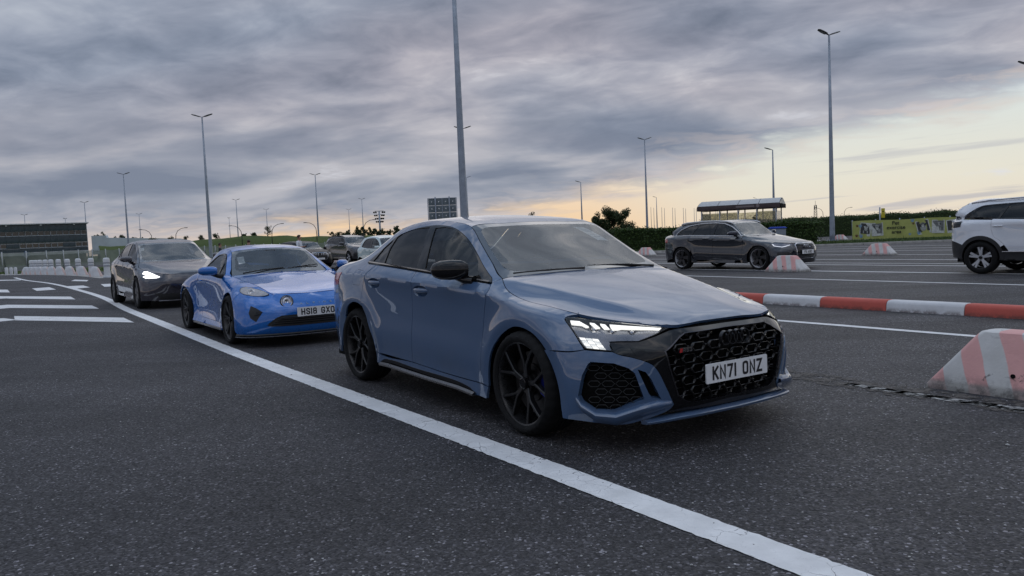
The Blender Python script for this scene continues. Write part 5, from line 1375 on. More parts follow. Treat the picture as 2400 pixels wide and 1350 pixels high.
def build_white_suv():
    f = make_warp([(.89,.90),(0,0),(-.44,-.30),(-1.06,-.95),(-1.53,-1.55),(-2.29,-2.45),(-2.631,-2.84),(-2.98,-3.15),(-3.66,-3.66)],
                  [(.89,.90),(0,0),(-.44,-.40),(-1.06,-1.0),(-1.53,-1.6),(-2.0,-2.45),(-2.29,-3.34),(-2.5,-3.42),(-2.98,-3.54),(-3.66,-3.66)],
                  [(.125,.22),(.26,.38),(.42,.52),(.56,.66),(.69,.88),(.80,.98),(.95,1.12),(1.04,1.19),(1.33,1.53),(1.41,1.62)], [(.2,1.0),(.6,1.0),(1.0,1.0),(1.4,1.06)])
    yb = lambda z: np.interp(z, [1.15, 1.52], [.80, .66])
    dl = [(-.5,1.08),(-1.2,1.11),(-1.8,1.14),(-2.66,1.182),(-3.23,1.205),(-3.255,1.212),(-3.23,1.25),(-2.90,1.475),(-2.75,1.492),(-2.376,1.508),(-2.0,1.512),(-1.6,1.51),(-1.2,1.46),(-.9,1.34),(-.65,1.19)]
    over = dict(archF=arches(0, .40, .352, a=1.06), archR=archesR(-2.84, .40, .352, a=1.06), dlo=np.array([(x, yb(z), z) for x, z in dl]),
        panes=[np.array([(x, yb(z), z) for x, z in L]) for L in ([(-1.55,1.49),(-1.2,1.44),(-.9,1.32),(-.68,1.16),(-1.55,1.15)], [(-2.32,1.487),(-1.66,1.49),(-1.66,1.165),(-2.48,1.196)], [(-3.15,1.235),(-2.88,1.455),(-2.40,1.487),(-2.545,1.20)])],
        bpost=p3(.9, (-1.62,1.13), (-1.60,1.0), (-1.60,.9), (-1.6,.7), (-1.6,.55), (-1.6,.47)), belt=p3(.83, (-.5,1.08), (-1.2,1.11), (-1.62,1.13)), belt2=p3(.83, (-1.62,1.13), (-2.2,1.16), (-2.62,1.18)),
        fdoor=p3(.9, (-.5,1.08), (-.47,.95), (-.47,.8), (-.47,.65), (-.47,.55), (-.47,.47)),
        rdoor=p3(.9, (-2.62,1.18), (-2.625,1.08), (-2.62,.97), (-2.60,.90), (-2.56,.80), (-2.45,.72), (-2.36,.62), (-2.30,.53), (-2.27,.47)), tail_side=[(-3.60,.62,1.10),(-3.52,.72,.72)], sill_z=.25)
    F = warp_feat(f, over)
    W = [dict(x=x, y=.80, R=.352, rim=.243, w=.235, spokes=star_spokes(5, .24, .035, .05, dep=.03, dish=.02, pair=.16, top=.85, phase=.3), face=M_TWOTONE, lip=M_RIMBLACK, mat=M_RIMBLACK) for x in (0, -2.84)]
    car, b = vehicle('suv_car', 'white sport utility car with black wheel arches at the right edge', (12.47, 15.05, -.985), 0, M_WHITE, warp_lines(WS, f), warp_lines(WT, f), F, W, mirror_c=(-.6, .97, 1.18), wells=.415, clad=M_CLAD, glass_f=M_GLASSDARK,
        bump=lambda g: arch_bump(g, [(0, .352, 1.1), (-2.84, .352, 1.1)], amp=.014, lip=.004), seats_x=((-1.35, .62, .58), (-2.2, .62, .55)), handles=True)
    # cladding rings
    for x0 in (0, -2.84):
        t = np.radians(np.linspace(-15, 195, 40)); ring = []
        o = np.stack([x0 + .475 * np.cos(t), np.full(40, .9), .352 + .475 * np.sin(t)], 1); i = np.stack([x0 + .395 * np.cos(t), np.full(40, .9), .352 + .395 * np.sin(t)], 1)
        panel(b, 'arch_cladding', (0, 1, 0), np.concatenate([o, i[::-1]]), M_CLAD, car, sp=.05, gap=0, off=.006, depth=.02)
    overlay(b, car, 'tail_light', (-.5, .86, .1), [(-3.29,.85,1.155),(-3.48,.78,1.145),(-3.62,.6,1.13),(-3.62,.6,1.03),(-3.49,.78,1.015),(-3.285,.86,1.03)], M_GLOSSBLACK, off=.006)
    overlay(b, car, 'fuel_flap', (0, 1, 0), [(-3.06,.9,1.09),(-2.83,.9,1.085),(-2.82,.9,.945),(-3.05,.9,.945)], M_WHITE, off=.002, depth=.003)
    # roof spoiler and silver roof rail
    bm = bmesh.new(); prev = None
    for y in np.linspace(-.56, .56, 11):
        k = 1 - .12 * (y / .56)**2
        r = [bm.verts.new(p) for p in ((-3.20, y, 1.565 * 1 + .02 - .05 * (y / .56)**2), (-3.50 * k - .0, y, 1.515 - .04 * (y / .56)**2), (-3.48 * k, y, 1.485 - .04 * (y / .56)**2), (-3.25, y, 1.49 - .05 * (y / .56)**2))]
        if prev:
            for j in range(4): bm.faces.new((prev[j], prev[(j + 1) % 4], r[(j + 1) % 4], r[j]))
        else: bm.faces.new(r)
        prev = r
    bm.faces.new(prev[::-1]); from_bm('roof_spoiler', bm, M_WHITE, car, recalc=True)
    for my in (1, -1):
        bm = bmesh.new(); add_tube(bm, [(x, my * y, z) for x, y, z in ((-.95, .62, 1.50), (-1.2, .62, 1.57), (-2.0, .61, 1.605), (-2.8, .60, 1.585), (-3.15, .60, 1.54))], .018, 8); from_bm('roof_rail', bm, M_CHROME, car)
        bm = bmesh.new(); add_box(bm, (-1.35, my * .905, .478), (2.1, .02, .022), bevel=.006); from_bm('sill_strip', bm, M_CHROME, car)
    return car

def build_suv(name, label, pose, zo, col, grille_star=True, sp=.07):
    f = make_warp([(.89,.90),(0,0),(-.44,-.40),(-1.06,-1.05),(-1.53,-1.65),(-2.29,-2.65),(-2.631,-3.075),(-2.98,-3.45),(-3.66,-4.12)],
                  [(.89,.90),(0,0),(-.44,-.45),(-1.06,-1.05),(-1.53,-1.7),(-2.0,-2.7),(-2.29,-3.60),(-2.5,-3.72),(-2.98,-3.95),(-3.66,-4.12)],
                  [(.125,.28),(.26,.42),(.42,.58),(.56,.75),(.69,1.02),(.80,1.10),(.95,1.21),(1.04,1.27),(1.33,1.66),(1.41,1.78)], [(.2,1.04),(.6,1.04),(1.0,1.06),(1.4,1.16)])
    yb = lambda z: np.interp(z, [1.2, 1.65], [.86, .72])
    dl = [(-.55,1.16),(-1.2,1.19),(-1.8,1.21),(-2.7,1.245),(-3.45,1.27),(-3.48,1.285),(-3.46,1.35),(-3.2,1.56),(-3.0,1.625),(-2.4,1.65),(-2.0,1.655),(-1.6,1.65),(-1.2,1.60),(-.95,1.46),(-.7,1.26)]
    F = warp_feat(f, dict(archF=arches(0, .44, .385, a=1.03, y=.95), archR=archesR(-3.075, .44, .385, a=1.03, y=.95), dlo=np.array([(x, yb(z), z) for x, z in dl]),
        panes=[np.array([(x, yb(z), z) for x, z in L]) for L in ([(-1.65,1.62),(-1.2,1.57),(-.95,1.43),(-.75,1.24),(-1.65,1.23)], [(-2.58,1.625),(-1.75,1.63),(-1.75,1.235),(-2.62,1.265)], [(-3.42,1.31),(-3.16,1.53),(-2.98,1.60),(-2.68,1.62),(-2.70,1.275)])],
        tail_side=[(-4.07,.6,1.15),(-4.0,.75,.8)], sill_z=.32))
    W = [dict(x=x, y=.84, R=.385, rim=.27, w=.26, spokes=star_spokes(5, .265, .05, .05, dep=.03, dish=.02, pair=.13, top=.85), face=M_TWOTONE, lip=M_RIMBLACK, mat=M_RIMBLACK) for x in (0, -3.075)]
    car, b = vehicle(name, label, pose, zo, col, warp_lines(WS, f), warp_lines(WT, f), F, W, mirror_c=(-.75, 1.04, 1.26), mirror_s=(.16, .12, .09), wells=.45, sp=sp, group='cars parked further back', handles=True, rails=M_BLACK if grille_star else False, seats_x=((-1.45, .75, .6), (-2.5, .75, .6)), glass_f=M_GLASSDARK)
    hw = (.75, .66, .1)
    if grille_star:
        overlay(b, car, 'headlight', hw, [(.50,.82,.985),(.70,.66,.985),(.78,.56,.90),(.62,.78,.87),(.48,.88,.92)], M_LAMPIN, off=.004)
        g = overlay(b, car, 'grille', (1, 0, 0), mirror_half(np.array([(1,0,1.0),(1,.42,1.0),(1,.50,.88),(1,.42,.76),(1,0,.74)])), M_BLACK, off=.004, mirror=False)
        slats(b, car, 'grille_bars', (.93, .84), -.44, .44, M_CHROME, .02, h=.045, parent=g[0])['kind'] = 'stuff'
        xg = b.cast((6, 0, .88), (-1, 0, 0))[0]
        bm = bmesh.new(); add_lathe(bm, [(.085, 0), (.10, .02), (.112, 0)], 28); n0 = len(bm.verts)
        for k in range(3):
            a = PI / 2 + 2 * PI * k / 3; spoke_bar(bm, [pol(.002, a), pol(.098, a)], [.035, .008], lambda r: .012, .01)
        bmesh.ops.rotate(bm, verts=bm.verts, cent=(0, 0, 0), matrix=Matrix.Rotation(-PI / 2, 3, 'Z'))
        bmesh.ops.translate(bm, verts=bm.verts, vec=(xg + .03, 0, .88)); from_bm('star_emblem', bm, M_CHROME, g[0], recalc=True)
        overlay(b, car, 'bumper_intake', hw, [(.62,.84,.70),(.82,.60,.66),(.84,.56,.50),(.68,.78,.48),(.58,.88,.54)], M_BLACK, off=.004)
        overlay(b, car, 'lower_intake', (1, 0, 0), mirror_half(np.array([(1,0,.64),(1,.38,.62),(1,.46,.44),(1,0,.44)])), M_BLACK, off=.004, mirror=False)
        number_plate('', (b.cast((6, 0, .6), (-1, 0, 0))[0] + .03, 0, .60), car)
    else:
        overlay(b, car, 'headlight', hw, [(.44,.86,1.0),(.74,.62,.98),(.76,.58,.89),(.50,.86,.90)], M_LAMPIN, off=.004)
        g = overlay(b, car, 'grille', (1, 0, 0), mirror_half(np.array([(1,0,1.0),(1,.42,1.0),(1,.54,.90),(1,.50,.62),(1,.40,.52),(1,0,.52)])), M_CHROME, off=.004, mirror=False, holes=[mirror_half(np.array([(1,0,.97),(1,.40,.97),(1,.505,.89),(1,.47,.64),(1,.385,.55),(1,0,.55)]))])
        overlay(b, car, 'grille_backing', (1, 0, 0), mirror_half(np.array([(1,0,.97),(1,.40,.97),(1,.505,.89),(1,.47,.64),(1,.385,.55),(1,0,.55)])), M_BLACK, off=.001, mirror=False, parents=g)
        bm = bmesh.new()
        for k in range(-4, 5):
            if k == 0: continue
            x = b.cast((6, k * .1, .8), (-1, 0, 0))[0]; add_box(bm, (x + .012, k * .1, .82), (.02, .018, .27))
        o = from_bm('grille_bars', bm, M_CHROME, g[0]); o['kind'] = 'stuff'
        number_plate('', (b.cast((6, 0, .6), (-1, 0, 0))[0] + .04, 0, .60), car)
    return car
CP_S = [
 [[(.83,0,.125),(.82,.3,.125),(.77,.52,.13),(.68,.70,.14),(.56,.82,.15),(.42,.865,.155)], [(.2,.87,.16),(0,.87,.16),(-.40,.86,.155)], [(-1.0,.855,.165),(-1.9,.86,.18)], [(-2.42,.88,.19),(-2.8,.85,.20)], [(-3.05,.75,.22),(-3.22,.5,.24),(-3.27,0,.24)]],
 [[(.865,0,.20),(.855,.3,.20),(.80,.54,.20),(.70,.72,.21),(.58,.83,.21),(.43,.872,.22)], [(.2,.885,.25),(0,.885,.25),(-.40,.845,.22)], [(-1.0,.825,.23),(-1.9,.835,.25)], [(-2.42,.895,.28),(-2.8,.86,.27)], [(-3.08,.76,.28),(-3.26,.5,.3),(-3.31,0,.3)]],
 [[(.875,0,.30),(.865,.3,.30),(.81,.54,.30),(.71,.71,.30),(.59,.815,.31),(.45,.868,.33)], [(.22,.888,.38),(0,.888,.40),(-.40,.838,.36)], [(-1.0,.80,.36),(-1.85,.815,.36)], [(-2.42,.905,.42),(-2.8,.87,.40)], [(-3.08,.77,.40),(-3.27,.5,.40),(-3.33,0,.40)]],
 [[(.872,0,.42),(.860,.3,.42),(.795,.54,.425),(.68,.71,.44),(.56,.80,.46),(.43,.84,.49)], [(.22,.872,.55),(0,.872,.57),(-.40,.832,.55)], [(-1.0,.80,.55),(-1.85,.82,.57)], [(-2.42,.900,.60),(-2.8,.865,.56)], [(-3.08,.76,.54),(-3.26,.5,.54),(-3.32,0,.54)]],
 [[(.835,0,.50),(.82,.3,.505),(.75,.52,.525),(.62,.67,.57),(.48,.75,.61),(.36,.785,.64)], [(.15,.81,.685),(-.1,.815,.70),(-.45,.812,.76)], [(-1.0,.812,.80),(-1.8,.83,.815)], [(-2.3,.86,.775),(-2.75,.83,.71)], [(-3.05,.72,.68),(-3.2,.5,.68),(-3.27,0,.68)]],
 [[(.76,0,.575),(.74,.28,.585),(.68,.46,.615),(.56,.58,.66),(.42,.65,.695),(.32,.685,.715)], [(.1,.735,.745),(-.15,.76,.77),(-.5,.765,.85)], [(-1.0,.768,.868),(-1.75,.775,.875)], [(-2.2,.79,.85),(-2.75,.75,.78)], [(-3.05,.62,.76),(-3.15,.45,.77),(-3.2,0,.78)]],
]
CP_T = [
 [[(.68,.46,.615),(.56,.58,.66),(.42,.65,.695),(.1,.735,.745),(-.15,.76,.77),(-.5,.765,.85)], [(-.62,.767,.862),(-.85,.768,.867),(-1.0,.768,.868)], [(-1.3,.77,.872),(-1.75,.775,.875)], [(-2.0,.785,.865),(-2.6,.77,.80)], [(-2.9,.70,.765),(-3.1,.55,.765)]],
 [[(.70,.41,.612),(.56,.50,.665),(.42,.56,.705),(.1,.655,.765),(-.15,.69,.785),(-.51,.715,.853)], [(-.66,.685,.935),(-.84,.625,1.045),(-1.0,.578,1.125)], [(-1.2,.562,1.150),(-1.45,.575,1.132),(-1.7,.635,1.04)], [(-1.9,.69,.935),(-2.6,.62,.87)], [(-2.9,.58,.82),(-3.1,.45,.80)]],
 [[(.72,.34,.604),(.60,.40,.645),(.42,.46,.70),(.1,.54,.765),(-.15,.60,.80),(-.512,.655,.851)], [(-.66,.617,.95),(-.82,.57,1.06),(-.977,.522,1.162)], [(-1.25,.50,1.205),(-1.55,.50,1.205),(-1.85,.52,1.145)], [(-2.1,.52,1.06),(-2.65,.50,.925)], [(-2.95,.46,.865),(-3.12,.36,.85)]],
 [[(.745,.18,.588),(.60,.22,.645),(.42,.24,.69),(.1,.28,.755),(-.15,.31,.80),(-.46,.33,.862)], [(-.63,.31,.965),(-.82,.29,1.085),(-.99,.27,1.195)], [(-1.25,.26,1.240),(-1.6,.26,1.240),(-1.95,.27,1.17)], [(-2.2,.27,1.09),(-2.68,.27,.955)], [(-2.95,.25,.885),(-3.15,.2,.87)]],
 [[(.755,0,.582),(.60,0,.64),(.42,0,.685),(.1,0,.75),(-.15,0,.80),(-.44,0,.866)], [(-.62,0,.97),(-.82,0,1.095),(-.995,0,1.205)], [(-1.25,0,1.247),(-1.6,0,1.25),(-1.97,0,1.18)], [(-2.22,0,1.10),(-2.7,0,.965)], [(-2.97,0,.89),(-3.17,0,.875)]],
]
CP_F = dict(
 R0=[(.68,.46,.615),(.60,.50,.645),(.48,.53,.68),(.36,.55,.71),(.2,.58,.74),(0,.61,.765),(-.2,.63,.795),(-.35,.645,.815),(-.45,.655,.83),(-.51,.66,.848)],
 front=[(.66,0,.62),(.655,.2,.622),(.645,.34,.628),(.66,.45,.625)][:3] + [(.62,.47,.645)],
 cowl=[(-.51,.66,.85),(-.49,.50,.856),(-.462,.33,.862),(-.442,0,.866)], wsbase=[(-.512,.655,.851),(-.49,.50,.856),(-.46,.33,.864),(-.44,0,.868)],
 header=[(-.995,0,1.205),(-.99,.27,1.195),(-.977,.522,1.162)], rheader=[(-1.85,.52,1.145),(-1.95,.27,1.17),(-1.97,0,1.18)], rbase=[(-2.65,.50,.925),(-2.68,.27,.955),(-2.7,0,.965)], tail=[(-3.12,.36,.85),(-3.15,.2,.87),(-3.17,0,.875)],
 frit=[(-.955,0,1.18),(-.945,.28,1.168),(-.925,.44,1.145),(-.90,.485,1.118),(-.80,.525,1.05),(-.64,.575,.945),(-.60,.572,.925),(-.57,.54,.905),(-.53,.40,.90),(-.50,.2,.905),(-.49,0,.905)],
 fdoor=[(-.50,.765,.852),(-.47,.80,.78),(-.475,.82,.70),(-.48,.83,.58),(-.485,.83,.42),(-.49,.85,.235)],
 belt=[(-.50,.765,.852),(-.9,.768,.867),(-1.3,.77,.872),(-1.70,.775,.875)], bpost=[(-1.70,.775,.875),(-1.76,.80,.82),(-1.78,.82,.74),(-1.76,.82,.6),(-1.72,.81,.42),(-1.66,.83,.248)], belt2=[(-1.70,.775,.875),(-1.72,.775,.875)], rdoor=[(-1.72,.775,.875),(-1.78,.80,.82),(-1.8,.82,.74)],
 dlo=[(-.515,.763,.856),(-.9,.765,.872),(-1.2,.766,.876),(-1.5,.768,.878),(-1.74,.772,.880),(-1.80,.768,.885),(-1.82,.755,.90),(-1.70,.642,1.03),(-1.58,.605,1.09),(-1.45,.577,1.128),(-1.32,.566,1.143),(-1.2,.562,1.147),(-1.0,.58,1.122),(-.84,.628,1.04),(-.66,.69,.93)],
 panes=[[(-.86,.635,1.035),(-1.0,.592,1.105),(-1.2,.574,1.133),(-1.38,.577,1.125),(-1.52,.605,1.09),(-1.64,.66,1.01),(-1.72,.75,.90),(-1.2,.76,.888),(-.80,.758,.882),(-.82,.70,.955)], [(-.835,.64,1.02),(-.70,.70,.94),(-.585,.757,.877),(-.76,.757,.882)]],
 tail_side=[(-3.15,.47,.74),(-3.1,.66,.62)], sill_z=.165, tray_w=.66)
CP_F['archF'] = arches(0, .345, .311, y=.88, a=1.06); CP_F['archR'] = archesR(-2.419, .352, .323, y=.9, a=1.06)

def build_coupe():
    M = paint('racing blue metallic paint', (.002, .115, .43), flake=.5, rough=.28, dirt=.15, metal=.35)
    sp10 = star_spokes(7, .243, .016, .020, dep=.025, dish=.03, pair=.10, top=.6, phase=.1)
    W = [dict(x=x, y=y, R=R, rim=.246, w=w, spokes=sp10, mat=M_RIMBLACK, face=plain('anthracite alloy', (.035,.036,.04), .38, metal=.4), lip=plain('anthracite lip', (.03,.03,.033), .35)) for x, y, R, w in ((0, .775, .311, .21), (-2.419, .778, .323, .24))]
    F = dict(CP_F)
    car, b = vehicle('sports_coupe', 'bright blue low sports coupe with round driving lamps, behind the slate saloon', (-2.9035, 10.3981, -.9816), gz(-2.9, 10.4), M, CP_S, CP_T, F, W, sp=.035, two_door=True,
        bump=lambda g: arch_bump(g, [(0, .311, .93), (-2.419, .323, .96)], amp=.012, lip=.010), wells=.36, mirror_c=(-.60, .945, .925), mirror_s=(.15, .105, .060), arm=(-.53, .765, .85), seats_x=((-1.35, .34, .55),), handles=False, glass_r=M_GLASS, crease_row=.2)
    hw = (.72, .66, .35)
    hl = [(.235,.735,.700),(.27,.70,.722),(.35,.655,.722),(.44,.615,.705),(.53,.565,.678),(.60,.53,.645),(.625,.52,.620),(.61,.56,.598),(.56,.63,.588),(.46,.70,.598),(.36,.745,.625),(.28,.755,.662)]
    lp = snap(b, spline(hl + [hl[0]], .025))[:-1]
    bowl = panel(b, 'headlight', hw, lp, plain('pale lamp bowl', (.36,.35,.36), .25, metal=.2), car, sp=.03, gap=0, off=.002, depth=.003)
    c0 = lp.mean(0)
    gk = panel(b, 'lamp_gasket', hw, c0 + (lp - c0) * 1.05, M_BLACK, car, [lp], sp=.02, gap=0, hgap=0, off=.003, depth=.004)
    for i in (0, 1): gk[i].parent = bowl[i]
    for i, my in enumerate((1, -1)):
        for (cx, cy, cz), rr, nm in (((.455, .672, .652), .040, 'lamp_projector'),):
            p = b.cast((cx + 3 * .72, cy + 3 * .66, cz + 3 * .35), (-.72, -.66, -.35))
            bm = bmesh.new(); add_lathe(bm, [(.001, .006), (rr * .45, .010), (rr * .55, .003), (rr * .62, .012), (rr * .8, .013), (rr * .86, .004), (rr, .008), (rr * 1.1, 0)], 28)
            bmesh.ops.rotate(bm, verts=bm.verts, cent=(0, 0, 0), matrix=Vector((0, 1, 0)).rotation_difference(Vector((.78, .45, .35))).to_matrix())
            bmesh.ops.translate(bm, verts=bm.verts, vec=p)
            for v in bm.verts: v.co.y *= my
            from_bm(nm, bm, M_CHROME, bowl[i], recalc=True)
    # round driving lamps in the nose
    for my in (1, -1):
        p = b.cast((4, .352, .535), (-1, 0, 0)); rr = .066
        bm = bmesh.new(); add_lathe(bm, [(.001, .0), (rr * .3, .012), (rr * .42, .004), (rr * .55, .016), (rr * .68, .012), (rr * .74, .002), (rr * .9, .018), (rr, .026), (rr * 1.1, .022), (rr * 1.14, -.03)], 36)
        bmesh.ops.rotate(bm, verts=bm.verts, cent=(0, 0, 0), matrix=Vector((0, 1, 0)).rotation_difference(Vector((.95, .18, .25))).to_matrix())
        bmesh.ops.translate(bm, verts=bm.verts, vec=p + np.array([-.004, 0, 0]))
        for v in bm.verts: v.co.y *= my
        o = from_bm('driving_lamp', bm, M_CHROME, car, recalc=True)
        bm = bmesh.new(); add_lathe(bm, [(rr * 1.06, .018), (rr * 1.10, .027), (rr * 1.20, .020), (rr * 1.22, -.02)], 36)
        bmesh.ops.rotate(bm, verts=bm.verts, cent=(0, 0, 0), matrix=Vector((0, 1, 0)).rotation_difference(Vector((.95, .18, .25))).to_matrix())
        bmesh.ops.translate(bm, verts=bm.verts, vec=p + np.array([-.004, 0, 0]))
        for v in bm.verts: v.co.y *= my
        from_bm('lamp_ring', bm, M_BLACK, o, recalc=True)
    # mouths
    MO = np.array([(.87,0,.378),(.86,.3,.378),(.82,.44,.375),(.79,.50,.352),(.75,.575,.30),(.74,.605,.266),(.76,.56,.250),(.86,.3,.243),(.87,0,.243)])
    sl = lambda L: snap(b, SEG(np.array(L, float), 4))
    mo = mirror_half(np.concatenate([np.linspace(a_, b_, 7)[:-1] for a_, b_ in zip(MO[:-1], MO[1:])] + [MO[-1:]]))
    panel(b, 'lower_grille', (1, 0, 0), mo, M_BLACK, car, sp=.05, mirror=False, gap=0, off=.003, depth=.006)
    for k, z in enumerate((.275, .30, .325, .35)):
        slats(b, car, 'grille_bar', (z,), -.45 - .035 * (3 - k), .45 + .035 * (3 - k), M_GLOSSBLACK, .008, h=.006)
    overlay(b, car, 'side_intake', (.72, .69, 0), [(.62,.745,.505),(.68,.70,.478),(.735,.635,.43),(.725,.655,.395),(.70,.71,.315),(.655,.765,.36),(.63,.78,.42)], M_BLACK, off=.003)
    overlay(b, car, 'intake_blade', (.72, .69, 0), [(.70,.69,.435),(.735,.635,.43),(.725,.655,.405),(.68,.72,.39)], M_GLOSSBLACK, off=.012)
    # body-colour lip over a dark splitter
    for nm, mat, dx, z, hh in (('front_splitter', M_BLACK, .03, .150, .022), ('splitter_edge', plain('satin carbon edge', (.10,.10,.11), .3), .045, .128, .010)):
        bm = bmesh.new(); prev = None
        pts = [np.array(p) for p in ((.42, .868, 0), (.56, .83, 0), (.69, .715, 0), (.785, .53, 0), (.845, .3, 0), (.86, 0, 0))]
        pl = spline([p for p in pts] + [p * np.array([1, -1, 1]) for p in pts[-2::-1]], .06)
        for x, y, _ in pl:
            n = Vector((x - .1, y * .55, 0)).normalized()
            r = [bm.verts.new((x + n.x * a, y + n.y * a, z + c)) for a, c in ((-.08, hh / 2), (dx - .01, hh / 2), (dx, 0), (dx - .01, -hh / 2), (-.08, -hh / 2))]
            if prev:
                for j in range(4): bm.faces.new((prev[j], prev[j + 1], r[j + 1], r[j]))
            prev = r
        from_bm(nm, bm, mat, car, recalc=True)
    for my in (1, -1):
        bm = bmesh.new(); add_box(bm, (-1.2, my * .862, .165), (1.62, .03, .028), bevel=.006); from_bm('sill_strip', bm, plain('satin sill strip', (.20,.19,.19), .3, metal=.5), car)
        # door grip set in the door: small wedge
        bm = bmesh.new(); yb = b.cast((-1.62, 3, .77), (0, -1, 0))[1]
        add_tube(bm, [(-1.68, (yb + .002) * my, .768), (-1.62, (yb + .012) * my, .772), (-1.55, (yb + .002) * my, .775)], [.008, .014, .008], 8); from_bm('door_handle', bm, M, car)
        # side marker
        yb = b.cast((-.43, 3, .53), (0, -1, 0))[1]
        bm = bmesh.new(); add_lathe(bm, [(.001, .008), (.014, .005), (.018, 0)], 16, c=(-.43, yb, .53))
        for v in bm.verts: v.co.y *= my
        from_bm('side_marker', bm, M_PLATE, car, recalc=True)
    # creases of the bonnet nerve and name on the nose
    number_plate('HS18 GXO', (b.cast((6, 0, .42), (-1, 0, 0))[0] + .012, -.0, .405), car)
    xl = b.cast((6, 0, .50), (-1, 0, 0))[0]
    text_strokes('nose_letters', 'ALPINE', .026, .019, .0045, .054, plain('steel letters', (.25, .30, .36), .3, metal=.8), car, lambda a, z, h: (b.cast((6, a, z + .505), (-1, 0, 0))[0] + .004 + h, a, z + .505))
    overlay(b, car, 'tail_light', (-.5, .8, .3), [(-3.05,.7,.74),(-3.15,.5,.745),(-3.15,.5,.70),(-3.05,.7,.69)], M_RED, off=.004)
    for pts in (((-.49, .10, .875), (-.55, -.25, .915), (-.60, -.56, .935)), ((-.46, .52, .868), (-.50, .25, .90), (-.53, -.05, .915))):
        bm = bmesh.new(); add_tube(bm, [(x, -y, z + .008) for x, y, z in pts], [.010, .008, .005], 8); from_bm('windscreen_wiper', bm, M_BLACK, car)
    bm = bmesh.new(); add_box(bm, (-.95, 0, 1.145), (.06, .17, .055), bevel=.015); from_bm('interior_mirror', bm, M_BLACK, car)
    return car
# ------------------------------------------------------------------ ground, markings
def mat_asphalt():
    m, t, b, co, out = new_mat('worn asphalt')
    big = t.noise(co, .16, 5, .55); mid = t.noise(co, 1.3, 5, .6)
    base = t.ramp(t.math('ADD', t.math('MULTIPLY', big, .6), t.math('MULTIPLY', mid, .4)), [(.36, (.030, .0285, .031)), (.5, (.042, .040, .0435)), (.64, (.058, .0555, .0595))])
    # crushed stone: cells with their own tone, a few pale chips
    def cells(scale):
        v = t.new('ShaderNodeTexVoronoi'); v.feature = 'F1'; v.inputs['Scale'].default_value = scale; t.link(co, v.inputs['Vector']); return v
    v1 = cells(95); v2 = cells(38)
    sep = t.new('ShaderNodeSeparateColor'); t.link(v1.outputs['Color'], sep.inputs[0]); sep2 = t.new('ShaderNodeSeparateColor'); t.link(v2.outputs['Color'], sep2.inputs[0])
    stone = t.ramp(sep.outputs[0], [(0.0, .40), (.45, .75), (.75, 1.15), (.92, 1.7), (.975, 3.2), (1.0, 6.5)])
    c = t.mix(1.0, base, stone, 'MULTIPLY')
    chip = t.math('MULTIPLY', t.smooth(sep2.outputs[1], .945, .97), t.smooth(v2.outputs['Distance'], .22, .12))
    c = t.mix(t.math('MULTIPLY', chip, .75), c, (.55, .54, .53))
    # tyre-polished tracks, patches and dark joints
    patch = t.smooth(t.noise(co, .45, 3, .5, .6), .56, .62); c = t.mix(t.math('MULTIPLY', patch, .22), c, (.035, .034, .038))
    # lane-long wear: wheel tracks run with the lanes, a dark seam winds through
    mp = t.new('ShaderNodeMapping'); mp.inputs['Rotation'].default_value = (0, 0, .981); mp.inputs['Scale'].default_value = (.10, 1.0, 1.0); t.link(co, mp.inputs[0])
    trk = t.ramp(t.noise(mp.outputs[0], 1.1, 4, .55, .15), [(.36, .74), (.5, 1.0), (.64, 1.26)]); c = t.mix(1.0, c, trk, 'MULTIPLY')
    seam = t.smooth(t.math('ABSOLUTE', t.math('SUBTRACT', t.noise(mp.outputs[0], .42, 3, .5, .3), .5)), .035, .004); c = t.mix(t.math('MULTIPLY', seam, t.math('MULTIPLY', t.noise(co, 6, 4, .7), .75)), c, (.020, .020, .022))
    oil = t.smooth(t.noise(co, 2.2, 2, .5), .68, .78); c = t.mix(t.math('MULTIPLY', oil, .35), c, (.02, .02, .021))
    t.link(c, b.inputs['Base Color'])
    t.link(t.ramp(sep.outputs[1], [(0, .55), (1, .9)]), b.inputs['Roughness']); b.inputs['Specular IOR Level'].default_value = .35
    h = t.math('ADD', t.math('MULTIPLY', v1.outputs['Distance'], -.8), t.math('MULTIPLY', t.noise(co, 40, 4, .7), .6))
    bn = t.new('ShaderNodeBump'); bn.inputs['Strength'].default_value = .55; bn.inputs['Distance'].default_value = .006
    t.link(h, bn.inputs['Height']); t.link(bn.outputs[0], b.inputs['Normal'])
    return m

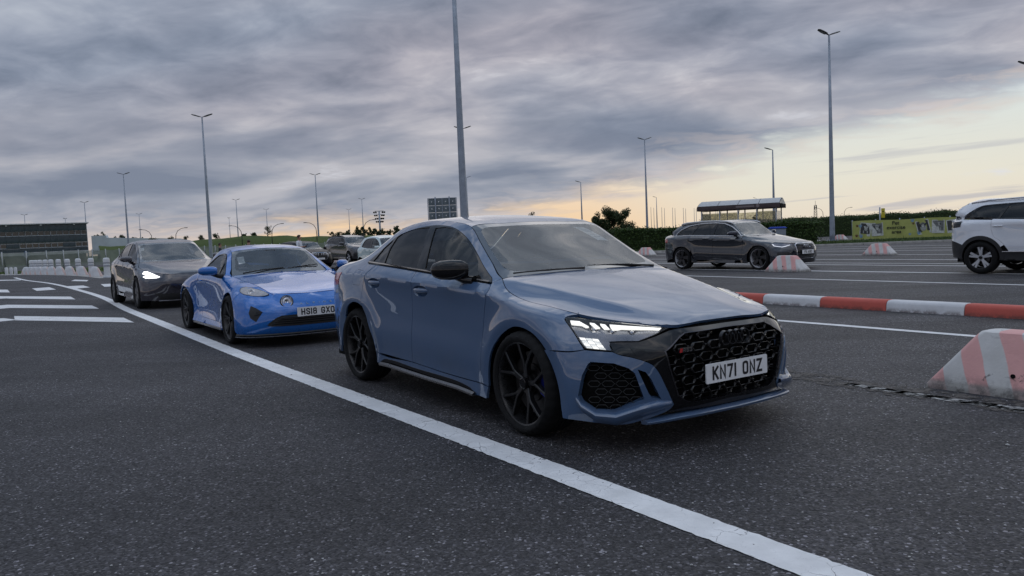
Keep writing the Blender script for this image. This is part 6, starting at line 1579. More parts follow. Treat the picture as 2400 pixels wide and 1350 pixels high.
def mat_roadpaint():
    m, t, b, co, out = new_mat('worn road paint')
    wp = t.new('ShaderNodeVectorMath'); wp.operation = 'ADD'
    nz = t.new('ShaderNodeTexNoise'); nz.inputs['Scale'].default_value = 14; nz.inputs['Detail'].default_value = 4; t.link(co, nz.inputs['Vector'])
    sc = t.new('ShaderNodeVectorMath'); sc.operation = 'SCALE'; sc.inputs['Scale'].default_value = .06; t.link(nz.outputs['Color'], sc.inputs[0])
    t.link(co, wp.inputs[0]); t.link(sc.outputs[0], wp.inputs[1])
    v = t.new('ShaderNodeTexVoronoi'); v.feature = 'DISTANCE_TO_EDGE'; v.inputs['Scale'].default_value = 11; t.link(wp.outputs[0], v.inputs['Vector'])
    crack = t.math('MULTIPLY', t.smooth(v.outputs['Distance'], .020, .004), t.smooth(t.noise(co, 3.0, 3, .6), .44, .60))
    pits = t.smooth(t.noise(co, 85, 4, .7), .60, .70); wear = t.smooth(t.noise(co, 2.4, 5, .65), .5, .75)
    wornm = t.math('MAXIMUM', crack, t.math('MULTIPLY', pits, t.math('ADD', t.math('MULTIPLY', wear, .9), .22)))
    c = t.ramp(t.noise(co, 6, 5, .6), [(.3, (.62, .62, .62)), (.7, (.80, .80, .80))])
    c = t.mix(t.math('MULTIPLY', wornm, .9, clamp=True), c, (.07, .068, .072))
    t.link(c, b.inputs['Base Color']); b.inputs['Roughness'].default_value = .7
    bn = t.new('ShaderNodeBump'); bn.inputs['Strength'].default_value = .3; bn.inputs['Distance'].default_value = .004
    t.link(t.math('SUBTRACT', t.noise(co, 60, 4, .7), wornm), bn.inputs['Height']); t.link(bn.outputs[0], b.inputs['Normal'])
    return m

def mat_leaf(name, cols, scale=3.0):
    m, t, b, co, out = new_mat(name)
    g = t.new('ShaderNodeNewGeometry')
    r = t.math('ADD', t.math('MULTIPLY', g.outputs['Random Per Island'], .6), t.math('MULTIPLY', t.noise(co, scale, 3, .6), .4))
    t.link(t.ramp(r, [(.15, cols[0]), (.5, cols[1]), (.85, cols[2])]), b.inputs['Base Color'])
    b.inputs['Roughness'].default_value = .6; b.inputs['Specular IOR Level'].default_value = .3
    return m

def mat_grass():
    m, t, b, co, out = new_mat('grass turf')
    n = t.math('ADD', t.math('MULTIPLY', t.noise(co, .12, 4, .6), .5), t.math('MULTIPLY', t.noise(co, 4, 5, .7), .5))
    t.link(t.ramp(n, [(.3, (.036, .055, .014)), (.5, (.060, .088, .022)), (.7, (.095, .115, .034))]), b.inputs['Base Color'])
    b.inputs['Roughness'].default_value = .9; b.inputs['Specular IOR Level'].default_value = .1
    return m
M_ASPH = mat_asphalt(); M_PAINT = mat_roadpaint(); M_GRASS = mat_grass()
M_HEDGE = mat_leaf('hedge leaves', [(.020, .042, .009), (.038, .074, .015), (.070, .110, .024)])
M_TREE = mat_leaf('tree leaves', [(.012, .024, .008), (.030, .052, .016), (.060, .085, .030)])
M_BARK = plain('bark', (.06, .048, .038), .9, bump=.5, bscale=20)
M_GALV = plain('galvanised steel', (.30, .34, .40), .55, metal=.35, var=.15, scale=3)
M_LAMP = plain('dark lamp housing', (.02, .021, .023), .5)
M_CONC = plain('weathered concrete', (.36, .35, .33), .85, var=.2, scale=4, bump=.3, bscale=30)
M_BOLL = plain('white bollard plastic', (.62, .64, .66), .5, var=.12, scale=5)

def tarmac():
    xs = np.concatenate([np.linspace(-150, -34, 18), np.linspace(-30, 10, 61), np.linspace(14, 80, 14)]); ys = np.concatenate([np.linspace(-40, 0, 8), np.linspace(2, 60, 70), np.linspace(66, 140, 12)])
    V = [(x, y, gz(x, y)) for y in ys for x in xs]; n = len(xs)
    F = [(j * n + i, j * n + i + 1, (j + 1) * n + i + 1, (j + 1) * n + i) for j in range(len(ys) - 1) for i in range(n - 1)]
    me = bpy.data.meshes.new('tarmac'); me.from_pydata(V, [], F); me.update()
    for p in me.polygons: p.use_smooth = True
    tag(link_mesh('tarmac', me, M_ASPH), kind='structure')
tarmac()
bm = bmesh.new(); bmesh.ops.create_grid(bm, x_segments=30, y_segments=30, size=2500)
for v in bm.verts: v.co.z = -.06
tag(from_bm('terrain', bm, M_GRASS), kind='structure')

def sheet(name, quads, mat, dz=.004, sub=None):
    bm = bmesh.new()
    for q in quads: bm.faces.new([bm.verts.new((x, y, gz(x, y) + dz)) for x, y in q])
    o = from_bm(name, bm, mat, smooth=False, recalc=False)
    for p in o.data.polygons:
        if p.normal.z < 0: p.flip()
    return tag(o, kind='structure')

def line_strip(pts, w, step=.35, rag=.006, name='lane_marking', mat=None):
    c = spline([(x, y, 0) for x, y in pts], step); d = np.gradient(c, axis=0); d /= np.linalg.norm(d, axis=1)[:, None]
    nrm = np.stack([-d[:, 1], d[:, 0]], 1); bm = bmesh.new(); prev = None
    ww = w if isinstance(w, (int, float)) else None
    for i in range(len(c)):
        wi = ww if ww else np.interp(i / (len(c) - 1), [0, 1], w)
        r = []
        for s in (-.5, .5):
            p = c[i, :2] + nrm[i] * (s * wi + RNG.normal(0, rag)); r.append(bm.verts.new((p[0], p[1], gz(p[0], p[1]) + .004)))
        if prev: bm.faces.new((prev[0], r[0], r[1], prev[1]))
        prev = r
    o = from_bm(name, bm, mat or M_PAINT, smooth=False)
    for p in o.data.polygons:
        if p.normal.z < 0: p.flip()
    return tag(o, kind='structure')

LD = np.array([.556, -.831]); LN = np.array([.831, .556])
main = [tuple(LD * s + LN * 2.355) for s in (3.2, .5, -2, -5, -8)] + [(-7.42, 15.25), (-10.8, 20.7), (-15.0, 27.0), (-20.8, 35.3), (-26.3, 42.4), (-31.3, 49.4)]
line_strip(main, .185, .03, .0022)
marks = [[(-9.82, 14.94), (-9.9, 15.6), (-9.19, 14.49), (-8.98, 13.66)]]
for Q in ([(-12.0, 12.6), (-9.82, 15.05), (-9.19, 14.49), (-11.2, 12.1)], [(-9.9, 15.5), (-6.97, 13.97), (-6.31, 12.99), (-9.19, 14.40)], [(-14.6, 17.2), (-12.6, 19.53), (-11.68, 18.17), (-13.6, 16.2)], [(-12.63, 19.53), (-9.56, 17.77), (-8.79, 16.6), (-11.68, 18.17)], [(-17.5, 23.2), (-16.01, 24.46), (-14.75, 22.9), (-16.2, 21.8)], [(-16.01, 24.46), (-12.55, 22.23), (-11.52, 20.63), (-14.68, 22.75)],
          [(-18.39, 30.0), (-18.07, 30.58), (-16.25, 27.91), (-16.64, 27.41)], [(-17.58, 30.78), (-16.87, 30.82), (-15.36, 28.51), (-15.57, 27.68)], [(-16.48, 31.4), (-15.99, 31.4), (-14.55, 28.57), (-14.83, 28.5)], [(-21.12, 37.54), (-22.06, 39.56), (-20.45, 37.87), (-19.52, 35.99)], [(-21.0, 31.2), (-19.19, 29.79), (-17.41, 27.14), (-19.0, 28.2)], [(-31.0, 46.2), (-27.52, 43.94), (-26.7, 42.63), (-30.0, 44.2)]):
    n = 8; A = np.linspace(Q[0], Q[1], n); B = np.linspace(Q[3], Q[2], n)
    sheet('hatch_marking', [(tuple(A[i]), tuple(A[i + 1]), tuple(B[i + 1]), tuple(B[i])) for i in range(n - 1)], M_PAINT)
# right-hand lanes: thin double lines parallel to the queue
def rl(p, q, w): 
    p, q = np.array(p), np.array(q); d = (q - p) / np.linalg.norm(q - p)
    line_strip([tuple(p - d * 22), tuple(p), tuple(q), tuple(q + d * 9)], w, .5, .004)
rl((3.39, 10.08), (4.98, 7.59), .13)
rl((5.117, 20.122), (8.9, 13.85), .13); rl((5.259, 24.854), (10.6, 16.5), .19)
rl((9.322, 23.795), (12.2, 19.0), .15); rl((10.751, 27.433), (13.7, 22.6), .15); rl((12.355, 31.519), (15.4, 26.5), .15); rl((14.0, 36.0), (17.4, 30.5), .15); rl((15.0, 39.4), (18.4, 34.0), .15); rl((16.5, 42.5), (20.0, 37.0), .15)
rl((6.0, 31.0), (8.7, 26.6), .12)
line_strip([(2.50, 5.86), (2.78, 5.40), (3.4, 4.45), (4.2, 3.2)], [.08, .22], .05, .006, name='block_base_paint', mat=plain('old white base paint', (.38, .375, .365), .85, var=.35, scale=14))

# broken strip of old concrete in the tarmac beside the block
def mat_grit():
    m, t, b, co, out = new_mat('broken concrete grit')
    c = t.ramp(t.noise(co, 30, 5, .7), [(.35, (.07, .062, .055)), (.55, (.095, .085, .078)), (.72, (.15, .14, .128))])
    t.link(c, b.inputs['Base Color']); b.inputs['Roughness'].default_value = .9
    tr = t.new('ShaderNodeBsdfTransparent'); mx = t.new('ShaderNodeMixShader')
    t.link(t.smooth(t.noise(co, 9, 6, .7), .42, .56), mx.inputs[0]); t.link(tr.outputs[0], mx.inputs[1]); t.link(b.outputs[0], mx.inputs[2]); t.link(mx.outputs[0], out.inputs[0])
    return m
M_GRIT = mat_grit()
line_strip([(1.75, 7.1), (2.2, 6.4), (2.55, 5.85), (2.85, 5.4), (3.3, 4.7)], .34, .06, .03, name='grit_strip', mat=M_GRIT)
line_strip([(9.0, 15.2), (9.25, 14.75), (9.5, 14.4)], .22, .06, .04, name='grit_strip', mat=M_GRIT)
# loose chippings scattered on the tarmac
bm = bmesh.new()
for _ in range(900):
    r = 1.6 + 9 * random.random()**1.6; a = random.uniform(-.65, .62); x, y = r * math.sin(a), r * math.cos(a)
    s = random.uniform(.002, .0075) * (1.6 if random.random() < .06 else 1)
    vs = [bm.verts.new((x + s * math.cos(k * 1.257 + a) * random.uniform(.6, 1.2), y + s * math.sin(k * 1.257 + a) * random.uniform(.6, 1.2), gz(x, y) + .0045)) for k in range(5)]
    tp = bm.verts.new((x, y, gz(x, y) + .004 + s * .7))
    for k in range(5): bm.faces.new((vs[k], vs[(k + 1) % 5], tp))
tag(from_bm('loose_chippings', bm, plain('pale chippings', (.34, .335, .33), .8, var=.4, scale=3), smooth=False), 'scattered pale stone chippings lying on the dark tarmac', 'gravel', kind='stuff')

# ------------------------------------------------------------------ painted kerb
def mat_redpaint(name, col, worn):
    m, t, b, co, out = new_mat(name)
    n = t.smooth(t.noise(co, 7, 6, .7), .56, .72); sep = t.new('ShaderNodeSeparateXYZ'); t.link(co, sep.inputs[0])
    low = t.math('MULTIPLY', t.smooth(sep.outputs[2], .07, .0), t.smooth(t.noise(co, 11, 5, .7), .38, .6))
    c = t.ramp(t.noise(co, 3, 4, .6), [(.3, tuple(v * .85 for v in col)), (.7, tuple(min(1, v * 1.12) for v in col))])
    c = t.mix(t.math('MULTIPLY', n, worn), c, tuple(v * .45 for v in col)); c = t.mix(t.math('MULTIPLY', low, .75), c, (.085, .05, .04))
    t.link(c, b.inputs['Base Color']); b.inputs['Roughness'].default_value = .65
    bn = t.new('ShaderNodeBump'); bn.inputs['Strength'].default_value = .25; bn.inputs['Distance'].default_value = .006; t.link(t.noise(co, 28, 5, .7), bn.inputs['Height']); t.link(bn.outputs[0], b.inputs['Normal'])
    return m
M_KRED = mat_redpaint('kerb red paint', (.48, .085, .06), .35); M_KWHITE = mat_redpaint('kerb white paint', (.60, .60, .61), .25)
kd = np.array([.535, -.845]); kn = np.array([.845, .535])
kerb = empty('painted_kerb', (3.958, 12.362, 0)); tag(kerb, 'low rounded kerb painted in red and white lengths between the lanes', 'kerb')
s = -4.16; L = 1.04; kerb_meshes = {}
for k in range(12):
    mat = M_KRED if k % 2 == 1 else M_KWHITE
    if k % 2 not in kerb_meshes:
        bm = bmesh.new(); prof = [(0, 0), (.012, .10), (.03, .130), (.06, .146), (.12, .150), (.20, .145), (.235, .125), (.25, .09), (.255, 0)]; prev = None
        for u in (.004, .02, .25, .5, .75, 1.02, L - .004):
            e = .004 if u in (.004, L - .004) else 0
            r = [bm.verts.new((kd[0] * u + kn[0] * (a + (e if i < 4 else -e)), kd[1] * u + kn[1] * (a + (e if i < 4 else -e)), max(0, z - e))) for i, (a, z) in enumerate(prof)]
            if prev:
                for j in range(len(prof) - 1): bm.faces.new((prev[j], prev[j + 1], r[j + 1], r[j]))
            else: bm.faces.new(r)
            prev = r
        bm.faces.new(prev[::-1]); o = from_bm('kerb_stone', bm, mat, kerb, recalc=True, sharp=50); kerb_meshes[k % 2] = o.data
    else: o = link_mesh('kerb_stone', kerb_meshes[k % 2], None, kerb)
    o.location = (kd[0] * (s + k * L), kd[1] * (s + k * L), 0)

# ------------------------------------------------------------------ concrete separator blocks with slanted stripes
def mat_stripes(name, red, wear):
    m, t, b, co, out = new_mat(name)
    sep = t.new('ShaderNodeSeparateXYZ'); t.link(co, sep.inputs[0])
    u = t.math('ADD', t.math('ADD', sep.outputs[0], t.math('MULTIPLY', sep.outputs[2], .36)), t.math('MULTIPLY', t.math('SUBTRACT', t.noise(co, 5, 2), .5), .03))
    fr = t.math('FRACT', t.math('ADD', t.math('MULTIPLY', u, 1 / .29), .40)); st = t.smooth(fr, .485, .515); st2 = t.smooth(fr, .99, .97); st = t.math('MULTIPLY', st, st2)
    c = t.mix(st, t.ramp(t.noise(co, 4, 5, .6), [(.3, (.50, .49, .47)), (.7, (.64, .63, .62))]), t.ramp(t.noise(co, 4, 5, .6), [(.3, red), (.7, tuple(v * 1.15 for v in red))]))
    chips = t.math('MULTIPLY', t.smooth(t.noise(co, 10, 7, .75, .8), .60, .66), t.smooth(t.noise(co, 2.2, 3, .6), .40, .60))
    c = t.mix(t.math('MULTIPLY', chips, wear), c, (.11, .10, .095))
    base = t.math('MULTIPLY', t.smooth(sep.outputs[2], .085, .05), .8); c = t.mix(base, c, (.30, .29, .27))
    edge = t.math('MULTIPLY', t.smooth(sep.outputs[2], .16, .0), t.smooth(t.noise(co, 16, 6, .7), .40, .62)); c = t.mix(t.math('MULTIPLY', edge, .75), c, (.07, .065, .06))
    t.link(c, b.inputs['Base Color']); b.inputs['Roughness'].default_value = .75
    bn = t.new('ShaderNodeBump'); bn.inputs['Strength'].default_value = .45; bn.inputs['Distance'].default_value = .008
    t.link(t.math('SUBTRACT', t.noise(co, 26, 6, .7), t.math('MULTIPLY', chips, .8)), bn.inputs['Height']); t.link(bn.outputs[0], b.inputs['Normal'])
    return m
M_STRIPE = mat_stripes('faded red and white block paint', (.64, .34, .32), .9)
def block_mesh(L=1.15, Wd=.46, Hh=.43, top=.50, tw=.20, plinth=.03):
    bm = bmesh.new(); n = 12; rows = []
    prof = [(0, 0, 0), (0, 0, plinth)] + [(u, u, z) for u, z in ((.02, plinth + .01), (.55, Hh * .60), (.86, Hh * .90), (.96, Hh * .98))] + [(1.06, 1.12, Hh)]
    for uu, vv, z in prof:
        hx = L / 2 + (top / 2 - L / 2) * uu; hy = Wd / 2 + (tw / 2 - Wd / 2) * vv; rr = .03 + .03 * uu
        lp = []
        for cx, cy, a0 in ((hx - rr, hy - rr, 0), (-hx + rr, hy - rr, 90), (-hx + rr, -hy + rr, 180), (hx - rr, -hy + rr, 270)):
            for k in range(4):
                a = math.radians(a0 + 30 * k); lp.append((cx + rr * math.cos(a), cy + rr * math.sin(a)))
        rows.append([bm.verts.new((x, y, z)) for x, y in lp])
    for i in range(len(rows) - 1):
        for k in range(16): bm.faces.new((rows[i][k], rows[i][(k + 1) % 16], rows[i + 1][(k + 1) % 16], rows[i + 1][k]))
    bm.faces.new(rows[-1])
    return bm
ang = math.atan2(-.831, .556)
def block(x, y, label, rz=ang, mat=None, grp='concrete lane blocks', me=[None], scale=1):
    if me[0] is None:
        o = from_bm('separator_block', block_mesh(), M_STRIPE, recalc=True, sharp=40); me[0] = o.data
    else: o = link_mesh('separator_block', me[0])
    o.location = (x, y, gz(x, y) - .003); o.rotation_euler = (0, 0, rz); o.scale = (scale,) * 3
    # lifting hole on both long sides
    bm = bmesh.new(); add_lathe(bm, [(.001, .004), (.014, .004), (.016, -.02)], 14)
    bmesh.ops.rotate(bm, verts=bm.verts, cent=(0, 0, 0), matrix=Matrix.Rotation(PI - .28, 3, 'X')); bmesh.ops.translate(bm, verts=bm.verts, vec=(0, -.1985, .15))
    from_bm('lifting_hole', bm, M_DARK, o, recalc=True)
    return tag(o, label, 'barrier block', grp)
d = LD
bk = np.array([2.97, 5.63]) + d * .575 + LN * .23
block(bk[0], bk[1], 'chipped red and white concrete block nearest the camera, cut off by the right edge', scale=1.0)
block(7.40, 20.95, 'red and white concrete block standing by the front wheel of the graphite estate')
block(13.62, 28.9, 'red and white concrete block between the graphite estate and the white sport utility car')
block(6.95, 40.2, 'red and white concrete block just left of the graphite estate, under the hedge')
block(-11.4, 52.5, 'pale concrete block in front of the dark steel sport utility car', scale=1.15)
block(22.2, 57.6, 'small striped concrete block left of the lamp mast by the banner', scale=.95); block(24.6, 58.4, 'small striped concrete block between the lamp mast and the banner', scale=.95); block(23.2, 60.5, 'pale concrete block behind the foot of the lamp mast by the banner', scale=1.0)

# ------------------------------------------------------------------ row of white bollards and bell blocks at the far left
def bollard_proto():
    e = empty('traffic_bollard'); 
    bm = bmesh.new(); add_lathe(bm, [(.001, 0), (.19, 0), (.19, .04), (.155, .06), (.15, .55), (.165, .57), (.165, .66), (.15, .68), (.15, .72), (.165, .74), (.165, .94), (.15, 1.0), (.10, 1.03), (.001, 1.035)], 20, axis='z'); from_bm('bollard_post', bm, M_BOLL, e, recalc=True)
    bm = bmesh.new(); add_lathe(bm, [(.168, .575), (.169, .655)], 20, axis='z'); from_bm('reflective_band', bm, plain('grey band', (.30, .32, .36), .4), e, recalc=True)
    bm = bmesh.new(); add_lathe(bm, [(.168, .745), (.169, .80)], 20, axis='z'); from_bm('reflective_band', bm, MATS['grey band'], e, recalc=True)
    bm = bmesh.new(); add_lathe(bm, [(.20, 0), (.20, .035), (.15, .05)], 20, axis='z'); from_bm('base_ring', bm, plain('blue grey ring', (.16, .20, .30), .5), e, recalc=True)
    return e
BP = [(-21.26,41.24),(-25.29,47.24),(-27.44,49.74),(-28.84,51.01),(-30.81,53.42),(-31.94,54.47),(-32.79,55.25),(-33.66,56.05),(-34.35,56.69),(-34.99,57.27)]
bp0 = None
NTH = ['nearest', 'second', 'third', 'fourth', 'fifth', 'sixth', 'seventh', 'eighth', 'ninth', 'tenth']
for i, (x, y) in enumerate(BP):
    o = bp0 if bp0 and i == 0 else (copy_tree(bp0) if bp0 else bollard_proto())
    if bp0 is None: bp0 = o
    o.location = (x, y, gz(x, y)); tag(o, ('tall white bollard with grey bands close behind the mauve grey saloon' if i == 0 else f'white bollard with grey bands, {NTH[i]} from the mauve grey saloon in the far left row'), 'bollard', 'white bollards in a row')
bm = bmesh.new()
secs = [(0, .38), (.05, .38), (.18, .31), (.36, .25), (.47, .19), (.54, .12), (.56, .03)]; rows = []
for z, hw in secs:
    rows.append([bm.verts.new((hw * math.copysign(abs(math.cos(t)) ** .7, math.cos(t)), .22 * (hw / .38) ** .5 * math.copysign(abs(math.sin(t)) ** .7, math.sin(t)), z)) for t in np.linspace(0, 2 * PI, 20, endpoint=False)])
for i in range(len(rows) - 1):
    for k in range(20): bm.faces.new((rows[i][k], rows[i][(k + 1) % 20], rows[i + 1][(k + 1) % 20], rows[i + 1][k]))
bm.faces.new(rows[-1])
def mat_pinkside():
    m, t, b, co, out = new_mat('white block with faded pink edges'); sep = t.new('ShaderNodeSeparateXYZ'); t.link(co, sep.inputs[0])
    fr = t.math('FRACT', t.math('ADD', t.math('MULTIPLY', t.math('ADD', sep.outputs[0], t.math('MULTIPLY', sep.outputs[2], .3)), 1 / .55), .1))
    st = t.math('MULTIPLY', t.smooth(fr, .62, .66), t.smooth(fr, .88, .84))
    c = t.mix(st, t.ramp(t.noise(co, 5, 4), [(.3, (.52, .53, .55)), (.7, (.66, .67, .69))]), (.60, .46, .43)); t.link(c, b.inputs['Base Color']); b.inputs['Roughness'].default_value = .7
    return m
bell = from_bm('bell_block', bm, mat_pinkside(), recalc=True, sharp=60)
for i in range(len(BP)):
    a = np.array(BP[i]); nx = np.array(BP[i + 1]) if i + 1 < len(BP) else a * 2 - np.array(BP[i - 1]); c = (a * .6 + nx * .4) + np.array([-.3, 0])
    o = bell if i == 0 else link_mesh('bell_block', bell.data)
    o.location = (c[0], c[1], gz(*c)); o.rotation_euler = (0, 0, 0.2); tag(o, f'bell shaped white block just beyond the {NTH[i]} bollard of the far left row', 'barrier block', 'white bell blocks')
for i, (x, y) in enumerate([(-37.42, 58.15), (-36.61, 57.41), (-35.88, 56.77)]):
    bm = bmesh.new(); add_lathe(bm, [(.001, 0), (.11, 0), (.11, .5), (.09, .56), (.001, .58)], 14, axis='z'); o = from_bm('short_post', bm, M_BOLL, recalc=True); o.location = (x, y, gz(x, y))
    tag(o, f"short white post at the far left edge, {['leftmost', 'middle', 'rightmost'][i]} of three", 'post', 'short white posts')
line_strip([(-20.6, 40.4), (-27.5, 49.6), (-35.5, 57.6), (-44, 64)], 1.2, 1.0, .02, name='bollard_strip', mat=M_CONC)

# ------------------------------------------------------------------ lamp posts
def lamp_proto(H=16, twin=True):
    e = empty('lamp_post')
    bm = bmesh.new(); add_tube(bm, [(0, 0, 0), (0, 0, .5), (0, 0, H * .5), (0, 0, H)], [.215, .20, .145, .075], 14); from_bm('pole', bm, M_GALV, e)
    bm = bmesh.new(); add_box(bm, (0, 0, .02), (.62, .62, .04), bevel=.01)
    for sx in (-1, 1):
        for sy in (-1, 1): add_tube(bm, [(sx * .24, sy * .24, .04), (sx * .24, sy * .24, .09)], .025, 6)
    from_bm('base_plate', bm, M_GALV, e)
    bm = bmesh.new(); add_box(bm, (0, -.2, 1.1), (.12, .02, .4), bevel=.005); from_bm('access_door', bm, M_GALV, e)
    for s in ((-1, 1) if twin else (-1,)):
        bm = bmesh.new(); rt = Matrix.Rotation(-s * .30, 3, 'Y')
        secs = [(.05, .05, .04), (.28, .06, .05), (.32, .17, .06), (.75, .19, .07), (1.12, .15, .05), (1.2, .06, .03)]; rows = []
        for x, hw, hh in secs: rows.append([bm.verts.new(rt @ Vector((s * x, hw * cy, hh * cz)) + Vector((0, 0, H))) for cy, cz in ((-1, -.6), (1, -.6), (1, .3), (.5, 1), (-.5, 1), (-1, .3))])
        for i in range(len(rows) - 1):
            for k in range(6): bm.faces.new((rows[i][k], rows[i][(k + 1) % 6], rows[i + 1][(k + 1) % 6], rows[i + 1][k]))
        bm.faces.new(rows[0]); bm.faces.new(rows[-1]); hd = from_bm('lamp_head', bm, M_LAMP, e, recalc=True)
        bm = bmesh.new(); vs = [bm.verts.new(rt @ Vector((s * x, y, -.055)) + Vector((0, 0, H))) for x, y in ((.38, -.14), (1.05, -.12), (1.05, .12), (.38, .14))]; bm.faces.new(vs); from_bm('lamp_glass', bm, plain('lamp diffuser', (.35, .35, .36), .3) if 'lamp diffuser' not in MATS else MATS['lamp diffuser'], hd, smooth=False)
    return e
LP0 = lamp_proto()
lamps = [((-2.33, 41.01), 0, 'tall lamp mast rising behind the roof of the slate saloon, its top out of frame', 1.08), ((23.87, 58.04), .45, 'tall lamp mast with two heads standing left of the pet banner', .935), ((-33.63, 88.16), .1, 'tall lamp mast with two heads between the mauve saloon and the blue coupe', 1),
 ((-71.3, 146.78), .1, 'twin headed lamp mast above the left end of the mauve saloon roof', 1), ((-40.05, 164.63), .1, 'twin headed lamp mast just left of the parked dark steel sport utility car', 1), ((22.25, 126.74), .1, 'twin headed lamp mast right of the small tree group behind the hedge', 1), ((-5.71, 106.02), .1, 'twin headed lamp mast half hidden by the nearest mast', 1), ((-9.82, 188.81), .3, 'far lamp mast whose single visible head peeps out right of the nearest mast', 1),
 ((-117.74, 218.93), .1, 'twin headed lamp mast at the right end of the dark office building', 1), ((-165.11, 268.44), .3, 'twin headed lamp mast before the dark office building with the diamond sign', 1), ((-139.11, 296.23), .2, 'small far twin lamp mast over the pale retaining wall', 1), ((-81.68, 236.4), .1, 'far twin lamp mast over the blue coupe roof, left of two', 1), ((-92.96, 301.94), .2, 'far twin lamp mast over the blue coupe roof beside the lone tree', 1), ((-48.36, 260.11), .1, 'far twin lamp mast left of the floodlight mast', 1), ((-67.57, 332.4), .2, 'smallest twin lamp mast above the dark steel sport utility car', 1), ((-131.14, 368.63), 1.4, 'thin far lamp mast left of the blue coupe roof', 1), ((-155.0, 275.0), 1.5, 'single stemmed lamp mast in front of the middle of the office building', .90), ((-172.0, 284.0), 1.5, 'short stemmed lamp mast in front of the office building left half', .82),
 ((51.6, 78.0), .2, 'lamp mast cut off at the right edge of the view', 1.0)]
for i, ((x, y), rz, lb, sc) in enumerate(lamps):
    o = LP0 if i == 0 else copy_tree(LP0); o.location = (x, y, gz(x, y)); o.rotation_euler = (0, 0, rz); o.scale = (sc, sc, sc); tag(o, lb, 'lamp post', 'tall twin lamp masts')
LP1 = lamp_proto(12, False)
for i, ((x, y), lb) in enumerate([((15.03, 161.91), 'single headed lamp post left of the small tree group'), ((37.51, 111.19), 'single headed lamp post rising behind the glass shelter'), ((46.67, 247.95), 'small far lamp post left of the glass shelter'), ((91.89, 291.56), 'far lamp post whose flat head shows above the shelter roof')]):
    o = LP1 if i == 0 else copy_tree(LP1); o.location = (x, y, 0); tag(o, lb, 'lamp post', 'single headed lamp posts')
def curved_proto():
    e = empty('curved_lamp'); bm = bmesh.new(); add_tube(bm, [(0, 0, 0), (0, 0, 3.5), (.1, 0, 4.6), (.5, 0, 5.3), (1.2, 0, 5.7), (1.9, 0, 5.8)], [.09, .07, .06, .05, .045, .04], 8); from_bm('curved_pole', bm, M_LAMP, e)
    bm = bmesh.new(); add_box(bm, (2.1, 0, 5.8), (.6, .22, .12), bevel=.03); from_bm('lamp_head', bm, M_LAMP, e); return e
cp = curved_proto()
for i, ((x, y), s, lb) in enumerate([((-68.38, 150.23), -1, 'curved street lamp bending left over the mauve saloon roof'), ((-63.88, 150.23), 1, 'curved street lamp bending right over the mauve saloon roof'), ((-51.2, 150.23), -1, 'curved street lamp bending left over the blue coupe roof'), ((-45.47, 150.23), 1, 'curved street lamp bending right beside the lone tree on the bank'), ((-36.88, 150.23), -1, 'curved street lamp bending left, just left of the dark steel sport utility car'), ((-27.88, 150.23), 1, 'curved street lamp bending right over the dark steel sport utility car'), ((86.0, 215.0), -1, 'thin curved street lamp above the right hand hedge near the lattice mast'), ((96.0, 225.0), 1, 'thin curved street lamp left of the lattice mast')]):
    o = cp if i == 0 else copy_tree(cp); o.location = (x, y, 0); o.scale = (s, 1, 1); tag(o, lb, 'street lamp', 'curved street lamps')
# floodlight mast
fl = empty('floodlight_mast', (-51.15, 310.69, 0), .05); tag(fl, 'mast carrying four rows of floodlights over the far tree line', 'floodlight mast')
bm = bmesh.new(); add_tube(bm, [(0, 0, 0), (0, 0, 14)], [.45, .32], 10); from_bm('pole', bm, M_GALV, fl)
bm = bmesh.new(); add_box(bm, (0, 0, 14), (3.6, .25, .2)); add_box(bm, (0, 0, 12.6), (3.0, .2, .15)); add_box(bm, (0, 0, 11.3), (2.4, .2, .15)); add_box(bm, (0, 0, 10.1), (1.8, .2, .15)); from_bm('lamp_frame', bm, M_LAMP, fl, smooth=False)
fm = None
for r, z in enumerate((13.5, 12.3, 11.0, 9.8)):
    for s in (-1, 1):
        for k in (0, 1):
            if fm is None:
                bm = bmesh.new(); add_lathe(bm, [(.001, .3), (.2, .25), (.42, 0), (.40, -.05), (.001, -.02)], 12); o = from_bm('floodlight', bm, M_LAMP, fl, recalc=True); fm = o.data
            else: o = link_mesh('floodlight', fm, None, fl)
            o.location = (s * (2.05 - r * .28 - k * .75), 0, z); o.rotation_euler = (.5, 0, s * .5)
# flag poles, lattice mast
bm = bmesh.new(); add_tube(bm, [(0, 0, 0), (0, 0, 6.2)], [.075, .04], 8); add_lathe(bm, [(.001, 6.26), (.07, 6.22), (.001, 6.15)], 8, axis='z'); fp = from_bm('flagpole', bm, plain('white pole paint', (.5, .5, .52), .5), sharp=60)
for i in range(14):
    o = fp if i == 0 else link_mesh('flagpole', fp.data); x = 30.8 + i * 1.17; o.location = (x, 170.3 + (i % 2) * 3, 0); o.scale = (1, 1, 1.05 - .012 * i)
    tag(o, 'bare white flagpole in the row between the small trees and the shelter', 'flagpole', 'bare flagpoles in a row')
lm = empty('lattice_mast', (101.65, 260.45, 0)); tag(lm, 'thin steel lattice radio mast above the right hand hedge', 'radio mast')
bm = bmesh.new()
for sx, sy in ((-1, -1), (1, -1), (1, 1), (-1, 1)): add_tube(bm, [(sx * .5, sy * .5, 0), (sx * .3, sy * .3, 7.8)], .06, 6)
for k in range(9):
    z = k * .85; w = .5 - .022 * k
    for a, b2 in (((-w, -w), (w, -w)), ((w, -w), (w, w)), ((w, w), (-w, w)), ((-w, w), (-w, -w))): add_tube(bm, [(a[0], a[1], z), (b2[0], b2[1], z + .85)], .03, 4)
o = from_bm('lattice', bm, M_LAMP, lm); 
